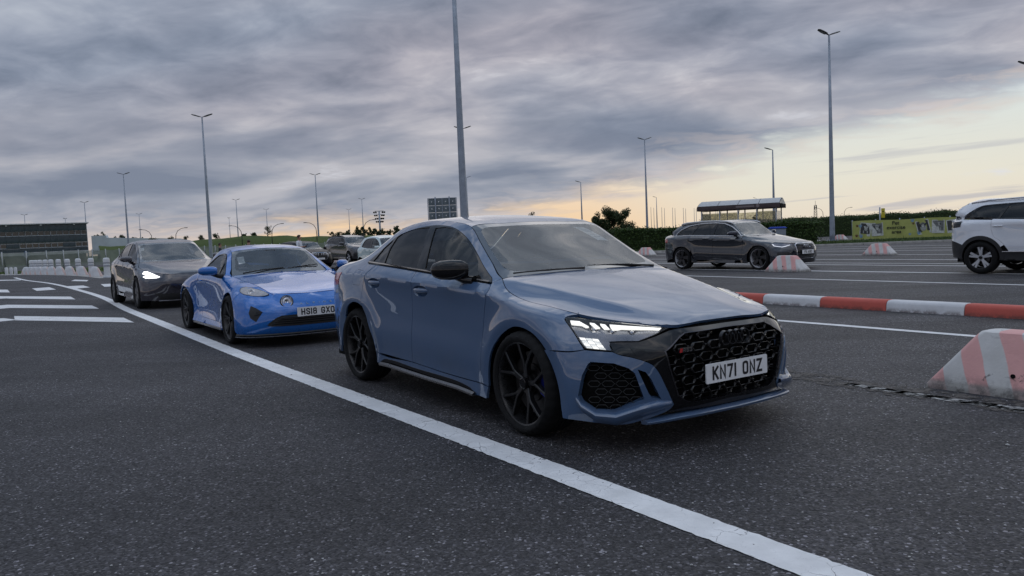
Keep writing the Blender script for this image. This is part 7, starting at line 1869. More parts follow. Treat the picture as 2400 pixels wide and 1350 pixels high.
bm = bmesh.new(); add_tube(bm, [(0, 0, 7.5), (0, 0, 9.2)], .05, 6); add_box(bm, (.3, 0, 7.3), (.25, .25, 1.0)); add_box(bm, (-.3, 0, 6.9), (.25, .25, 1.0)); from_bm('antenna', bm, M_LAMP, lm)

# ------------------------------------------------------------------ back of a large traffic sign
sg = empty('traffic_sign', (-5.89, 70.07, 0), .04); tag(sg, 'back of a large road sign with grey steel ribs behind the slate saloon roof', 'road sign')
M_SIGNB = plain('grey green sign back', (.13, .16, .18), .6, var=.08, scale=2)
tile = None
for r in range(6):
    for c in range(4):
        if tile is None:
            bm = bmesh.new(); add_box(bm, (0, 0, 0), (.60, .03, .60), bevel=.012); o = from_bm('sign_panel', bm, M_SIGNB, sg); tile = o.data
            bm = bmesh.new(); add_lathe(bm, [(.001, -.03), (.05, -.028), (.055, 0)], 12); st0 = from_bm('bolt_plate', bm, M_PLATE, o, recalc=True); st0.location = (0, -.016, .02)
        else:
            o = link_mesh('sign_panel', tile, None, sg); k = st0.copy(); COL.objects.link(k); k.parent = o
        o.location = (-.93 + c * .62, 0, 4.68 - r * .62)
for x in (-.6, .64):
    bm = bmesh.new(); add_box(bm, (x, -.10, 2.55), (.12, .16, 5.15), bevel=.01); from_bm('sign_upright', bm, M_GALV, sg)
for x in (-1.28, 1.28, .0):
    bm = bmesh.new(); add_box(bm, (x, -.02 if x else -.03, 3.15), (.06, .06, 3.72)); from_bm('sign_rib', bm, M_GALV, sg, smooth=False)
bm = bmesh.new(); add_box(bm, (0, -.02, 5.0), (2.56, .05, .06)); from_bm('sign_rib', bm, M_GALV, sg, smooth=False)

# ------------------------------------------------------------------ office building
bd = empty('office_building', (-99.5, 185.3, 0), .55); tag(bd, 'long low dark office building with two rows of strip windows at the left edge', 'building')
M_FAC = plain('dark slate cladding', (.045, .066, .078), .30, var=.25, scale=.6); M_WINB = plain('black window glass', (.008, .010, .012), .08, coat=.5); M_SILL = plain('pale blue sill', (.42, .48, .53), .6); M_BWHITE = plain('white render', (.62, .64, .66), .7, scale=.8)
bm = bmesh.new(); add_box(bm, (-17.5, 9, 5.4), (34.6, 17.5, 7.0)); from_bm('wall', bm, M_BWHITE, bd, smooth=False)
bm = bmesh.new(); add_box(bm, (-17.4, 8.8, 9.06), (35.6, 18.6, .22)); from_bm('roof', bm, M_BWHITE, bd, smooth=False)
bm = bmesh.new(); add_box(bm, (-17.5, -.1, 2.25), (35, .5, .7)); from_bm('base_course', bm, M_BWHITE, bd, smooth=False)
bm = bmesh.new(); add_box(bm, (-17.5, 9, .9), (34, 17.5, 2.2)); from_bm('plinth', bm, plain('brown plinth', (.10, .075, .06), .9), bd, smooth=False)
pm = None
for r, (z, hh) in enumerate(((8.15, 1.55), (5.55, 1.60), (3.05, .75))):
    for c in range(28):
        if pm is None or r != pm[1]:
            bm = bmesh.new(); add_box(bm, (0, 0, 0), (1.22, .12, hh), bevel=.012); o = from_bm('cladding_panel', bm, M_FAC, bd); pm = (o.data, r)
        else: o = link_mesh('cladding_panel', pm[0], None, bd)
        o.location = (-.7 - c * 1.24, .12 - .02 * ((c * 7 + r) % 3), z)
wm = None
for r, z in enumerate((6.85, 4.08)):
    for c in range(28):
        if (c * 5 + r * 3) % 9 in (0, 4) and r == 1: 
            o = link_mesh('cladding_panel', pm[0], None, bd); o.location = (-.7 - c * 1.24, .12, z); o.scale = (1, 1, 1.3); continue
        if wm is None:
            bm = bmesh.new(); add_box(bm, (0, 0, 0), (1.0, .10, .85)); o = from_bm('window', bm, M_WINB, bd, smooth=False); wm = o.data
            bm = bmesh.new(); add_box(bm, (0, -.12, -.50), (1.15, .28, .12)); s0 = from_bm('sill', bm, M_SILL, o, smooth=False)
            bm = bmesh.new(); add_box(bm, (.56, -.02, 0), (.10, .12, .95)); f0 = from_bm('frame', bm, M_FAC, o, smooth=False)
        else:
            o = link_mesh('window', wm, None, bd)
            for q in (s0, f0):
                k = q.copy(); COL.objects.link(k); k.parent = o
        o.location = (-.7 - c * 1.24, .16, z)
for x in (-2.6, -9.3, -16, -22, -28):
    bm = bmesh.new(); add_box(bm, (x, -.12, 8.75), (.35, .3, .3)); from_bm('roof_lamp', bm, M_BWHITE, bd, smooth=False)
# retaining wall and grass bank
bm = bmesh.new()
V0 = [(-99.0, 186, 5.9), (-95.6, 186, 5.9), (-95.4, 186, 5.35), (-78, 186, 4.4), (-78, 186, 1.5), (-99, 186, 1.5)]
a = [bm.verts.new(v) for v in V0]; c = [bm.verts.new((x, y + 1, z)) for x, y, z in V0]
bm.faces.new(a); bm.faces.new(c[::-1])
for i in range(6): bm.faces.new((a[i], c[i], c[(i + 1) % 6], a[(i + 1) % 6]))
tag(from_bm('retaining_wall', bm, plain('pale wall paint', (.50, .56, .60), .7, scale=.3), smooth=False, recalc=True), 'pale sloping retaining wall to the right of the office building', 'wall')
prof = [(-92, 3.5), (-88, 3.1), (-82, 2.8), (-74, 2.9), (-68, 3.4), (-62, 3.95), (-55, 4.05), (-48, 3.6), (-40, 3.15), (-30, 2.95), (-18, 2.5), (-5, 1.9), (8, 1.0), (16, 0)]
bm = bmesh.new(); grid = []
for y, k in ((140, 0), (148, .35), (158, .8), (168, 1.0), (180, 1.0), (240, .9), (300, 0)):
    grid.append([bm.verts.new((x * y / 172, y + 3 * math.sin(x * .2), max(-.05, h * k + (.15 * math.sin(x * .7 + y) if 0 < k else 0)))) for x, h in [( -91 + i * 2.0, np.interp(-91 + i * 2.0, [p[0] for p in prof], [p[1] for p in prof])) for i in range(54)]])
for i in range(len(grid) - 1):
    for k in range(53): bm.faces.new((grid[i][k], grid[i][k + 1], grid[i + 1][k + 1], grid[i + 1][k]))
for v in bm.verts:
    if v.co.x < -97 and v.co.y > 182: v.co.z = min(v.co.z, .5)
tag(from_bm('grass_bank', bm, M_GRASS, recalc=True), kind='structure')

# ------------------------------------------------------------------ screen fence on the left
def mat_mesh():
    m, t, b, co, out = new_mat('green windbreak mesh')
    c = t.ramp(t.noise(co, .9, 5, .6, .4), [(.3, (.16, .20, .17)), (.7, (.26, .30, .27))]); t.link(c, b.inputs['Base Color']); b.inputs['Roughness'].default_value = .9
    tr = t.new('ShaderNodeBsdfTransparent'); mx = t.new('ShaderNodeMixShader'); mx.inputs[0].default_value = .72; t.link(tr.outputs[0], mx.inputs[1]); t.link(b.outputs[0], mx.inputs[2]); t.link(mx.outputs[0], out.inputs[0]); return m
fpts = [(-58, 68), (-48.95, 75.08), (-45.48, 92.11), (-39.89, 115.16), (-25.8, 150.0), (-8, 152)]
fe = empty('screen_fence', (-48.95, 75.08, 0)); tag(fe, 'long fence of greenish windbreak netting on white posts across the left background', 'fence')
fc = spline([(x, y, 0) for x, y in fpts], 2.4); M_MESH = mat_mesh(); pm0 = None; netm = []
for i, p in enumerate(fc):
    if pm0 is None:
        bm = bmesh.new(); add_tube(bm, [(0, 0, 0), (0, 0, 1.95)], .055, 8); o = from_bm('fence_post', bm, plain('white fence post', (.42, .45, .47), .6), fe); pm0 = o.data
        bm = bmesh.new(); add_tube(bm, [(0, 0, 0), (0, 0, 1.25)], .04, 6); gp = from_bm('low_post', bm, plain('dark green post', (.012, .03, .022), .6), fe)
    else: o = link_mesh('fence_post', pm0, None, fe)
    o.location = (p[0] + 48.95, p[1] - 75.08, 0)
    if i < len(fc) - 1:
        q = fc[i + 1]
        g2 = gp if i == 0 else link_mesh('low_post', gp.data, None, fe); mid = p * .5 + q * .5; g2.location = (mid[0] + 48.95 - .2, mid[1] - 75.08 - 1.2, 0)
        bm = bmesh.new(); n = 6
        for k in range(n):
            a0 = p + (q - p) * (k / n); a1 = p + (q - p) * ((k + 1) / n); s0, s1 = [.06 * math.sin(u / n * PI) for u in (k, k + 1)]
            bm.faces.new([bm.verts.new((x + 48.95, y - 75.08, z)) for x, y, z in ((a0[0], a0[1], .12 + s0), (a1[0], a1[1], .12 + s1), (a1[0], a1[1], 1.85 - s1), (a0[0], a0[1], 1.85 - s0))])
        bmesh.ops.remove_doubles(bm, verts=bm.verts, dist=.001); from_bm('netting', bm, M_MESH, fe)
# ------------------------------------------------------------------ vegetation
def leaf_cloud(bm, centres, n, size, rng, flat=.0, squash=1.0):
    """small folded leaf clumps scattered round weighted centres (x, y, z, r)"""
    P = []
    w = np.array([c[3] ** 2 for c in centres]); w = w / w.sum()
    idx = rng.choice(len(centres), n, p=w)
    for i in idx:
        c = centres[i]; v = rng.normal(size=3); v /= np.linalg.norm(v); r = c[3] * (rng.random() ** .45)
        P.append((c[0] + v[0] * r, c[1] + v[1] * r, c[2] + v[2] * r * squash))
    for p in P:
        a = rng.normal(size=3); a /= np.linalg.norm(a); b_ = np.cross(a, rng.normal(size=3)); b_ /= np.linalg.norm(b_) + 1e-9
        s = size * rng.uniform(.6, 1.3); a = a * s; b_ = b_ * s * .7; p = np.array(p); k = np.cross(a, b_); k = k / (np.linalg.norm(k) + 1e-9) * s * .25
        v = [bm.verts.new(tuple(q)) for q in (p - a, p + b_ + k, p + a, p - b_ + k)]
        bm.faces.new((v[0], v[1], v[2])); bm.faces.new((v[0], v[2], v[3]))

def tree(name, loc, h, w, label, group, n=500, seed=0, mat=None, trunk=.35, sparse=False, leaf=.16, kind='tree'):
    rng = np.random.default_rng(seed); e = empty(name, loc); tag(e, label, kind, group)
    bm = bmesh.new(); tips = []
    add_tube(bm, [(0, 0, 0), (rng.normal(0, .03) * h, 0, h * trunk), (rng.normal(0, .05) * h, rng.normal(0, .03) * h, h * .75)], [h * .028, h * .02, h * .006], 7)
    for k in range(9):
        a = rng.uniform(0, 2 * PI); z0 = h * rng.uniform(trunk * .6, .7); L = w * rng.uniform(.5, 1.0); z1 = min(h * .97, z0 + L * rng.uniform(.4, 1.3))
        p = [(0, 0, z0), (math.cos(a) * L * .5, math.sin(a) * L * .5, z0 + (z1 - z0) * .6), (math.cos(a) * L, math.sin(a) * L, z1)]
        add_tube(bm, p, [h * .012, h * .008, h * .003], 5, cap=False); tips.append(p[2]); tips.append(p[1])
    from_bm('trunk', bm, M_BARK, e)
    cs = [(x, y, z, w * rng.uniform(.22, .42)) for x, y, z in tips] + [(rng.normal(0, .2) * w, rng.normal(0, .2) * w, h * rng.uniform(.6, .92), w * rng.uniform(.25, .4)) for _ in range(7)]
    bm = bmesh.new(); leaf_cloud(bm, cs, n, leaf, rng); from_bm('crown', bm, mat or M_TREE, e, smooth=False)
    return e

def hedge(name, pts, h, d, label, n, seed, lean=0):
    rng = np.random.default_rng(seed); e = empty(name, (pts[0][0], pts[0][1], 0)); tag(e, label, 'hedge')
    c = spline([(x - pts[0][0], y - pts[0][1], 0) for x, y in pts], .5); t = np.gradient(c, axis=0); t /= np.linalg.norm(t, axis=1)[:, None]; nr = np.stack([-t[:, 1], t[:, 0]], 1)
    bm = bmesh.new(); prev = None; pr = [(-.46, 0), (-.48, .5), (-.44, .88), (-.30, .96), (.30, .96), (.44, .88), (.48, .5), (.46, 0)]
    hh = [h * (1 + .03 * math.sin(i * .7) + rng.normal(0, .015)) for i in range(len(c))]
    for i in range(len(c)):
        r = [bm.verts.new((c[i, 0] + nr[i, 0] * a * d * .92, c[i, 1] + nr[i, 1] * a * d * .92, z * hh[i])) for a, z in pr]
        if prev:
            for j in range(7): bm.faces.new((prev[j], prev[j + 1], r[j + 1], r[j]))
        else: bm.faces.new(r)
        prev = r
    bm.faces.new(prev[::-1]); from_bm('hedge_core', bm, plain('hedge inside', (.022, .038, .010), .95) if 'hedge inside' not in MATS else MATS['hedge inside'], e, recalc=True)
    bm = bmesh.new()
    for _ in range(n):
        i = rng.integers(0, len(c)); s = rng.random(); ht = hh[i]
        if s < .40: a, z = (-.5 if rng.random() < .75 else .5) + rng.normal(0, .03), rng.random() ** .8
        else: a, z = rng.uniform(-.5, .5), .96 + rng.normal(0, .03) + (.12 * rng.random() if rng.random() < .04 else 0)
        p = np.array([c[i, 0] + nr[i, 0] * a * d + rng.normal(0, .25) * t[i, 0], c[i, 1] + nr[i, 1] * a * d + rng.normal(0, .25) * t[i, 1], z * ht])
        A = rng.normal(size=3); A /= np.linalg.norm(A); B = np.cross(A, rng.normal(size=3)); B /= np.linalg.norm(B) + 1e-9; q = .05 * rng.uniform(.6, 1.4); A *= q; B *= q * .7
        v = [bm.verts.new(tuple(x)) for x in (p - A, p + B, p + A, p - B)]; bm.faces.new(v)
    o = from_bm('foliage', bm, M_HEDGE, e, smooth=False)
    return e
hedge('box_hedge', [(3.0, 51.5), (9.5, 48.6), (18.2, 46.8)], 1.42, 1.3, 'long clipped green box hedge behind the graphite estate', 26000, 3)
hedge('box_hedge', [(19.2, 82), (31, 79.5), (43.5, 71.5), (60, 62)], 1.98, 1.6, 'taller rough green hedge behind the pet banner on the right', 30000, 4)
G = 'small trees behind the hedge'
for i, (x, y, h, w, lb, n) in enumerate([(8.3, 75, 3.45, 1.0, 'thin bushy tree, leftmost of three just right of the slate saloon roof', 420), (9.6, 75.5, 3.65, 1.3, 'round bushy tree, middle of three just right of the slate saloon roof', 900), (10.9, 75, 3.6, 1.3, 'dense bushy tree, rightmost of three just right of the slate saloon roof', 900)]):
    tree('small_tree', (x, y, 0), h, w, lb, G, int(n * 6), 20 + i, leaf=.065, trunk=.2)
for i, (x, y, h, w, lb) in enumerate([(34.7, 140.2, 3.2, 1.2, 'low dark bush showing left of the glass shelter'), (37.7, 140.2, 2.7, 1.5, 'broad low bush touching the left end of the shelter'), (37.0, 118, 3.6, .8, 'wispy tall weed tree poking above the shelter roof'), (3.5, 120, 5.4, .9, 'wispy tree tip over the middle of the slate saloon roof')]):
    tree('bush', (x, y, 0), h, w, lb, 'bushes in the distance', 800, 40 + i, leaf=.08, trunk=.2)
rngT = np.random.default_rng(5)
for i in range(22):
    x = -44.5 + i * 1.28; y = 200 + rngT.normal(0, 3); k = np.interp(i, [0, 3, 8, 21], [4.2, 5.3, 5.0, 5.2]) * rngT.uniform(.92, 1.1)
    tree('far_tree', (x, y, 0), k + .3, 1.15, 'dark round tree in the far tree line above the parked sport utility car', 'far tree line', 800, 60 + i, leaf=.17, trunk=.15)
for i, (x, z0, h, w, lb) in enumerate([(-53.0, 3.9, 2.2, 1.1, 'lone dense tree on top of the grass bank'), (-55.9, 3.8, .9, .7, 'small shrub left of the lone tree on the bank'), (-58.2, 3.8, .8, .6, 'second small shrub left of the lone tree on the bank'), (-64.5, 3.4, 1.5, .9, 'shrub on the bank just right of the mauve saloon roof'), (-67.5, 3.1, 1.7, .8, 'thin shrub on the bank above the right end of the mauve saloon roof'), (-71.0, 2.9, 2.0, .8, 'feathery shrub on the bank over the mauve saloon roof'), (-74.5, 2.8, 2.0, .8, 'feathery shrub, second from the right over the mauve saloon roof'), (-78.0, 2.8, 1.7, 1.0, 'low dark shrub on the bank left of the feathery shrubs')]):
    tree('bank_shrub', (x, 172, z0 - .3), h + .3, w, lb, 'shrubs on the grass bank', 600, 90 + i, leaf=.09, trunk=.15)
for i, (x, h, lb) in enumerate([(-100.2, 6.9, 'dark tree against the right end of the office building'), (-98.8, 7.0, 'second dark tree right of the office building'), (-96.2, 6.3, 'round dark tree over the pale retaining wall'), (-94.0, 6.6, 'conical dark tree over the pale retaining wall'), (-91.5, 5.4, 'low dark tree at the right end of the retaining wall'), (-89.5, 5.3, 'dark bush behind the retaining wall, nearest the saloon roof')]):
    tree('wall_tree', (x, 191, .2), h, 1.1, lb, 'dark trees behind the retaining wall', 700, 120 + i, leaf=.15, trunk=.3)
# grass strip under the hedge and low kerb
def strip_sheet(name, A, B, mat, z, n=30):
    bm = bmesh.new(); A = spline([(x, y, 0) for x, y in A], n=n); B = spline([(x, y, 0) for x, y in B], n=n)
    a = [bm.verts.new((p[0], p[1], z)) for p in A]; b2 = [bm.verts.new((p[0], p[1], z)) for p in B]
    for i in range(n - 1): bm.faces.new((a[i], a[i + 1], b2[i + 1], b2[i]))
    f = [bm.verts.new((p[0], p[1], -.02)) for p in A]
    for i in range(n - 1): bm.faces.new((f[i], f[i + 1], a[i + 1], a[i]))
    return tag(from_bm(name, bm, mat, smooth=False, recalc=True), kind='structure')
VA = [(-2, 50.0), (8.2, 45.2), (18.3, 43.6), (26, 41.2), (38, 36.5)]; VB = [(-2, 58), (9.5, 53), (18.5, 52), (27, 53), (45, 47)]
strip_sheet('grass_verge', VA, VB, M_GRASS, .10)
k0 = empty('verge_kerb', (-2, 50, 0)); tag(k0, 'low grey concrete kerb edging the grass verge on the right', 'kerb')
kc = spline([(x + 2, y - 50 - .12, 0) for x, y in VA], 1.0); km = None
for i in range(len(kc) - 1):
    a, b2 = kc[i], kc[i + 1]; ln = np.linalg.norm(b2 - a)
    if km is None: bm = bmesh.new(); add_box(bm, (.5, 0, .055), (.985, .14, .14), bevel=.015); o = from_bm('kerb_stone', bm, M_CONC, k0); km = o.data
    else: o = link_mesh('kerb_stone', km, None, k0)
    o.location = (a[0], a[1], 0); o.rotation_euler = (0, 0, math.atan2(b2[1] - a[1], b2[0] - a[0])); o.scale = (ln, 1, 1)
bm = bmesh.new(); rg = np.random.default_rng(8)
Ac = spline([(x, y, 0) for x, y in VA], n=200); Bc = spline([(x, y, 0) for x, y in VB], n=200)
for _ in range(14000):
    i = rg.integers(0, 199); u = rg.random() ** 1.6 * .8; p = Ac[i] * (1 - u) + Bc[i] * u + rg.normal(0, .1, 3) * np.array([1, 1, 0]); hgt = rg.uniform(.05, .16) * (2 if rg.random() < .04 else 1); a = rg.uniform(0, PI); dx, dy = .02 * math.cos(a), .02 * math.sin(a)
    lx, ly = rg.normal(0, .04, 2)
    bm.faces.new([bm.verts.new(q) for q in ((p[0] - dx, p[1] - dy, .10), (p[0] + dx, p[1] + dy, .10), (p[0] + lx, p[1] + ly, .10 + hgt))])
tag(from_bm('verge_grass', bm, mat_leaf('grass blades', [(.020, .045, .010), (.045, .085, .018), (.09, .12, .035)], 1.0), smooth=False), 'short green grass growing on the verge under the hedge and banner', 'grass', kind='stuff')
bm = bmesh.new()
for _ in range(5000):
    x = rg.uniform(-52, -20); y = rg.uniform(60, 70) + (x + 36) * -.15; h = rg.uniform(.06, .2); a = rg.uniform(0, PI)
    bm.faces.new([bm.verts.new(q) for q in ((x - .04 * math.cos(a), y - .04 * math.sin(a), .0), (x + .04 * math.cos(a), y + .04 * math.sin(a), .0), (x + rg.normal(0, .05), y, h))])
tag(from_bm('rough_grass', bm, MATS['grass blades'], smooth=False), 'rough grass under the far left fence', 'grass', kind='stuff')
strip_sheet('left_verge', [(-62, 62), (-38, 60.5), (-26, 56), (-12, 60)], [(-62, 76), (-48, 76), (-30, 95), (-12, 120)], M_GRASS, .05)

# ------------------------------------------------------------------ glass shelter
sh = empty('glass_shelter', (16.25, 47.8, 0), 2.69); tag(sh, 'glass shelter with curved translucent roof and dark fascia behind the hedge', 'shelter')
# local x runs along the long side away from the near corner, local -y is the end
SL, SDp = 4.5, 2.6
M_FASC = plain('weathered maroon fascia', (.060, .040, .042), .6, var=.4, scale=1.5); M_SGL = glass('scratched shelter glass', (.80, .80, .72), 1.45, haze=.55, film=(.42, .42, .36)); M_ROOF = plain('dull translucent roof', (.36, .38, .40), .45, var=.2)
for i, x in enumerate(np.linspace(0, SL, 5)):
    for y in (0, -SDp):
        bm = bmesh.new(); add_box(bm, (x, y, 1.2), (.07, .07, 2.4), bevel=.008); from_bm('shelter_post', bm, M_GALV, sh)
for y in (.10, -SDp - .10):
    bm = bmesh.new(); add_box(bm, (SL / 2, y, 2.52), (SL + .5, .05, .28), bevel=.005); from_bm('fascia', bm, M_FASC, sh)
for x in (-.25, SL + .25):
    bm = bmesh.new(); add_box(bm, (x, -SDp / 2, 2.50), (.05, SDp + .2, .25), bevel=.005); from_bm('fascia', bm, M_DARK if x < 0 else M_FASC, sh)
rp = None
for i in range(4):
    bm = bmesh.new(); n = 12; x0 = -.22 + i * (SL + .44) / 4; x1 = x0 + (SL + .44) / 4 - .03; prev = None
    for k in range(n + 1):
        u = k / n; y = .12 - u * (SDp + .24); z = 2.67 + .34 * math.sin(PI * u)
        r = [bm.verts.new((x0, y, z)), bm.verts.new((x1, y, z)), bm.verts.new((x1, y, z - .03)), bm.verts.new((x0, y, z - .03))]
        if prev:
            for j in range(4): bm.faces.new((prev[j], prev[(j + 1) % 4], r[(j + 1) % 4], r[j]))
        prev = r
    from_bm('roof_panel', bm, M_ROOF, sh, recalc=True)
for x in (-.24, SL + .24):
    bm = bmesh.new(); n = 14; A = []
    for k in range(n + 1): u = k / n; A.append((x, .11 - u * (SDp + .22), 2.65 + .31 * math.sin(PI * u)))
    lo = bm.verts.new((x, .11, 2.62)); lo2 = bm.verts.new((x, -SDp - .11, 2.62)); bm.faces.new([bm.verts.new(p) for p in A] + [lo2, lo]); from_bm('roof_gable', bm, M_ROOF, sh, smooth=False)
for i in range(4):
    xa, xb = np.linspace(0, SL, 5)[i] + .05, np.linspace(0, SL, 5)[i + 1] - .05
    for y in (0, -SDp):
        if y == 0 and i == 1: continue
        bm = bmesh.new(); add_box(bm, ((xa + xb) / 2, y, 1.25), (xb - xa, .012, 1.9)); from_bm('shelter_pane', bm, M_SGL, sh, smooth=False)
for x in (0, SL):
    bm = bmesh.new(); add_box(bm, (x, -SDp / 2, 1.25), (.012, SDp - .1, 1.9)); from_bm('shelter_pane', bm, M_SGL, sh, smooth=False)
for i in range(5):
    x = np.linspace(0, SL, 5)[i]; bm = bmesh.new(); add_tube(bm, [(x, -.03, 1.9), (x, -.55, 2.42)], .02, 6); from_bm('roof_brace', bm, M_GALV, sh)
bm = bmesh.new(); add_box(bm, (2.3, -1.8, .95), (2.2, .6, 1.5), bevel=.03); from_bm('shelter_cabinet', bm, M_BLACK, sh)
bm = bmesh.new(); add_box(bm, (1.8, .13, 2.53), (1.1, .008, .10)); from_bm('fascia_lettering', bm, plain('faded lettering', (.22, .18, .18), .7), sh, smooth=False)
bm = bmesh.new(); add_lathe(bm, [(.001, .145), (.10, .142), (.11, .128)], 16, c=(1.05, 0, 2.53)); from_bm('fascia_badge', bm, MATS['faded lettering'], sh, recalc=True)
# blue lidded container
wc = empty('waste_container', (15.15, 44.4, 0), -.25); tag(wc, 'grey plastic waste container with a bright blue lid beside the shelter', 'container')
bm = bmesh.new(); add_box(bm, (0, 0, .60), (.86, .7, .98), bevel=.03); from_bm('container_body', bm, plain('grey container plastic', (.20, .23, .27), .5), wc)
bm = bmesh.new(); add_box(bm, (0, 0, 1.13), (.96, .8, .06), bevel=.02); add_box(bm, (0, 0, 1.175), (.82, .66, .05), bevel=.02); from_bm('container_lid', bm, plain('blue lid plastic', (.015, .06, .42), .4), wc)
for sx in (-1, 1):
    for sy in (-1, 1):
        bm = bmesh.new(); add_lathe(bm, [(.001, -.02), (.09, -.02), (.09, .02), (.001, .02)], 12, c=(sx * .35, sy * .25, .09)); from_bm('castor', bm, M_BLACK, wc, recalc=True)

# ------------------------------------------------------------------ pet banner
bx, by = 22.29, 51.03; bl = math.hypot(27.18 - 22.29, 48.02 - 51.03); ba = math.atan2(48.02 - 51.03, 27.18 - 22.29); BL = bl + 1.2
bn = empty('pet_banner', (bx, by, 0), ba); tag(bn, 'yellow green fabric banner reading Pet exercise area with dog pictures on the verge', 'banner')
M_BAN = plain('yellow green fabric', (.40, .42, .13), .8, var=.12, scale=2)
nx = 60; bm = bmesh.new(); prev = None; fy = lambda x, z: .035 * math.sin(x * 2.1) + .02 * math.sin(x * 5.3 + z * 2)
Z0, Z1 = .16, 1.34
for i in range(nx + 1):
    x = BL * i / nx; r = [bm.verts.new((x, fy(x, z), z)) for z in np.linspace(Z0, Z1 + .02 * math.sin(x * 1.7), 7)]
    if prev:
        for j in range(6): bm.faces.new((prev[j], prev[j + 1], r[j + 1], r[j]))
    prev = r
from_bm('fabric', bm, M_BAN, bn)
for i in range(6):
    bm = bmesh.new(); add_tube(bm, [(BL * i / 5, .07, 0), (BL * i / 5, .07, 1.42)], .03, 8); from_bm('banner_post', bm, M_GALV, bn)
def flat(name, pts, mat, off, parent=bn):
    bm = bmesh.new(); bm.faces.new([bm.verts.new((x, fy(x, z) - off, z)) for x, z in pts]); return from_bm(name, bm, mat, parent, smooth=False)
def ell(cx, cz, a, b2, rot=0, n=14): return [(cx + a * math.cos(t) * math.cos(rot) - b2 * math.sin(t) * math.sin(rot), cz + a * math.cos(t) * math.sin(rot) + b2 * math.sin(t) * math.cos(rot)) for t in np.linspace(0, 2 * PI, n, endpoint=False)]
def text_obj(s, size, x, z, off, mat, parent, bold=.012):
    cu = bpy.data.curves.new('t', 'FONT'); cu.body = s; cu.size = size; cu.align_x = 'CENTER'; cu.offset = .004; o = bpy.data.objects.new('t', cu); COL.objects.link(o)
    dg = bpy.context.evaluated_depsgraph_get(); me = bpy.data.meshes.new_from_object(o.evaluated_get(dg)); bpy.data.objects.remove(o)
    for v in me.vertices: v.co = Vector((v.co.x + x, fy(x + v.co.x, z) - off, v.co.y + z))
    me.materials.clear(); me.name = 'banner_words'; return link_mesh('banner_words', me, mat, parent)
BT = plain('banner black print', (.012, .014, .02), .7)
for i, (w_, z) in enumerate((('Pet', 1.02), ('exercise', .74), ('area', .46))): text_obj(w_, .32, 2.55 + [.0, .02, .05][i], z, .03, BT, bn)
M_PH = [plain('print grey %d' % i, c, .7, var=.3, scale=9) for i, c in enumerate([(.05, .05, .055), (.16, .165, .17), (.34, .35, .35), (.55, .56, .55)])]
M_PHB = plain('print pale blue', (.20, .33, .50), .7); M_PHR = plain('print brown', (.14, .05, .03), .7)
for i, (cx, cz, w_, h_, rot) in enumerate([(.78, .78, .66, .86, -.12), (1.48, .76, .70, .84, .04), (4.10, .80, .74, .86, .22), (4.92, .80, .70, .82, -.03), (5.75, .80, .74, .80, .12)]):
    c, s_ = math.cos(rot), math.sin(rot); q = lambda a, b2: (cx + a * c - b2 * s_, cz + a * s_ + b2 * c)
    pc = flat('photo_card', [q(-w_ / 2, -h_ / 2), q(w_ / 2, -h_ / 2), q(w_ / 2, h_ / 2), q(-w_ / 2, h_ / 2)], M_PH[3], .010)
    flat('photo_print', [q(-w_ / 2 + .05, -h_ / 2 + .15), q(w_ / 2 - .05, -h_ / 2 + .15), q(w_ / 2 - .05, h_ / 2 - .05), q(-w_ / 2 + .05, h_ / 2 - .05)], M_PH[i % 2], .013, pc)
    hx, hz = (0, .10) if i in (1, 2) else (.03, .12); sc = 1.0 if i in (1, 2) else .6
    bits = [(ell(*q(hx, hz - .16 * sc), .17 * sc, .18 * sc), 2), (ell(*q(hx, hz + .03), .15 * sc, .17 * sc), 2 if i != 2 else 1), (ell(*q(hx - .15 * sc, hz + .04), .05 * sc, .11 * sc, .4), 0 if i != 0 else 3), (ell(*q(hx + .15 * sc, hz + .04), .05 * sc, .11 * sc, -.4), 0 if i != 0 else 3), (ell(*q(hx, hz - .04 * sc), .075 * sc, .09 * sc), 3), (ell(*q(hx, hz - .01), .028 * sc, .022 * sc), 0), (ell(*q(hx - .06 * sc, hz + .08 * sc), .018, .018), 0), (ell(*q(hx + .06 * sc, hz + .08 * sc), .018, .018), 0)]
    if i not in (1, 2): bits += [(ell(*q(hx - .12, hz - .28), .03, .10), 2), (ell(*q(hx + .10, hz - .28), .03, .10), 2)]
    for j, (L_, mi) in enumerate(bits): flat('dog_print', L_, M_PH[mi], .015 + .0012 * j, pc)
for i, (cx, cz, sc, mt) in enumerate([(.30, 1.0, .9, M_PHR), (.48, .98, 1.2, M_PHB), (.26, .36, 1, M_PHR), (.52, .32, 1.3, M_PHB), (3.50, 1.20, 1.2, M_PHB), (3.55, 1.02, .8, M_PHR), (3.85, .40, 1.2, M_PHB), (3.35, .36, .8, M_PHB)]):
    pw = flat('paw_print', ell(cx, cz, .07 * sc, .055 * sc), mt, .010)
    for k in range(4): flat('paw_toe', ell(cx + (-.075 + .05 * k) * sc, cz + (.075 + .025 * (1 - abs(k - 1.5))) * sc, .022 * sc, .03 * sc, n=8), mt, .010, pw)
ys = empty('notice_post', (28.36, 60.05, 0), -.3); tag(ys, 'small yellow notice on a grey post above the pet banner', 'sign')
bm = bmesh.new(); add_tube(bm, [(0, 0, 0), (0, 0, 2.35)], .05, 10); from_bm('post', bm, M_GALV, ys)
bm = bmesh.new(); add_box(bm, (.22, -.03, 1.9), (.26, .02, .72), bevel=.004); nb = from_bm('notice_board', bm, plain('yellow notice', (.55, .46, .03), .5), ys)
bm = bmesh.new(); add_lathe(bm, [(.001, -.045), (.05, -.043), (.055, -.038)], 12, c=(.22, 0, 2.02)); from_bm('notice_symbol', bm, BT, nb, recalc=True)
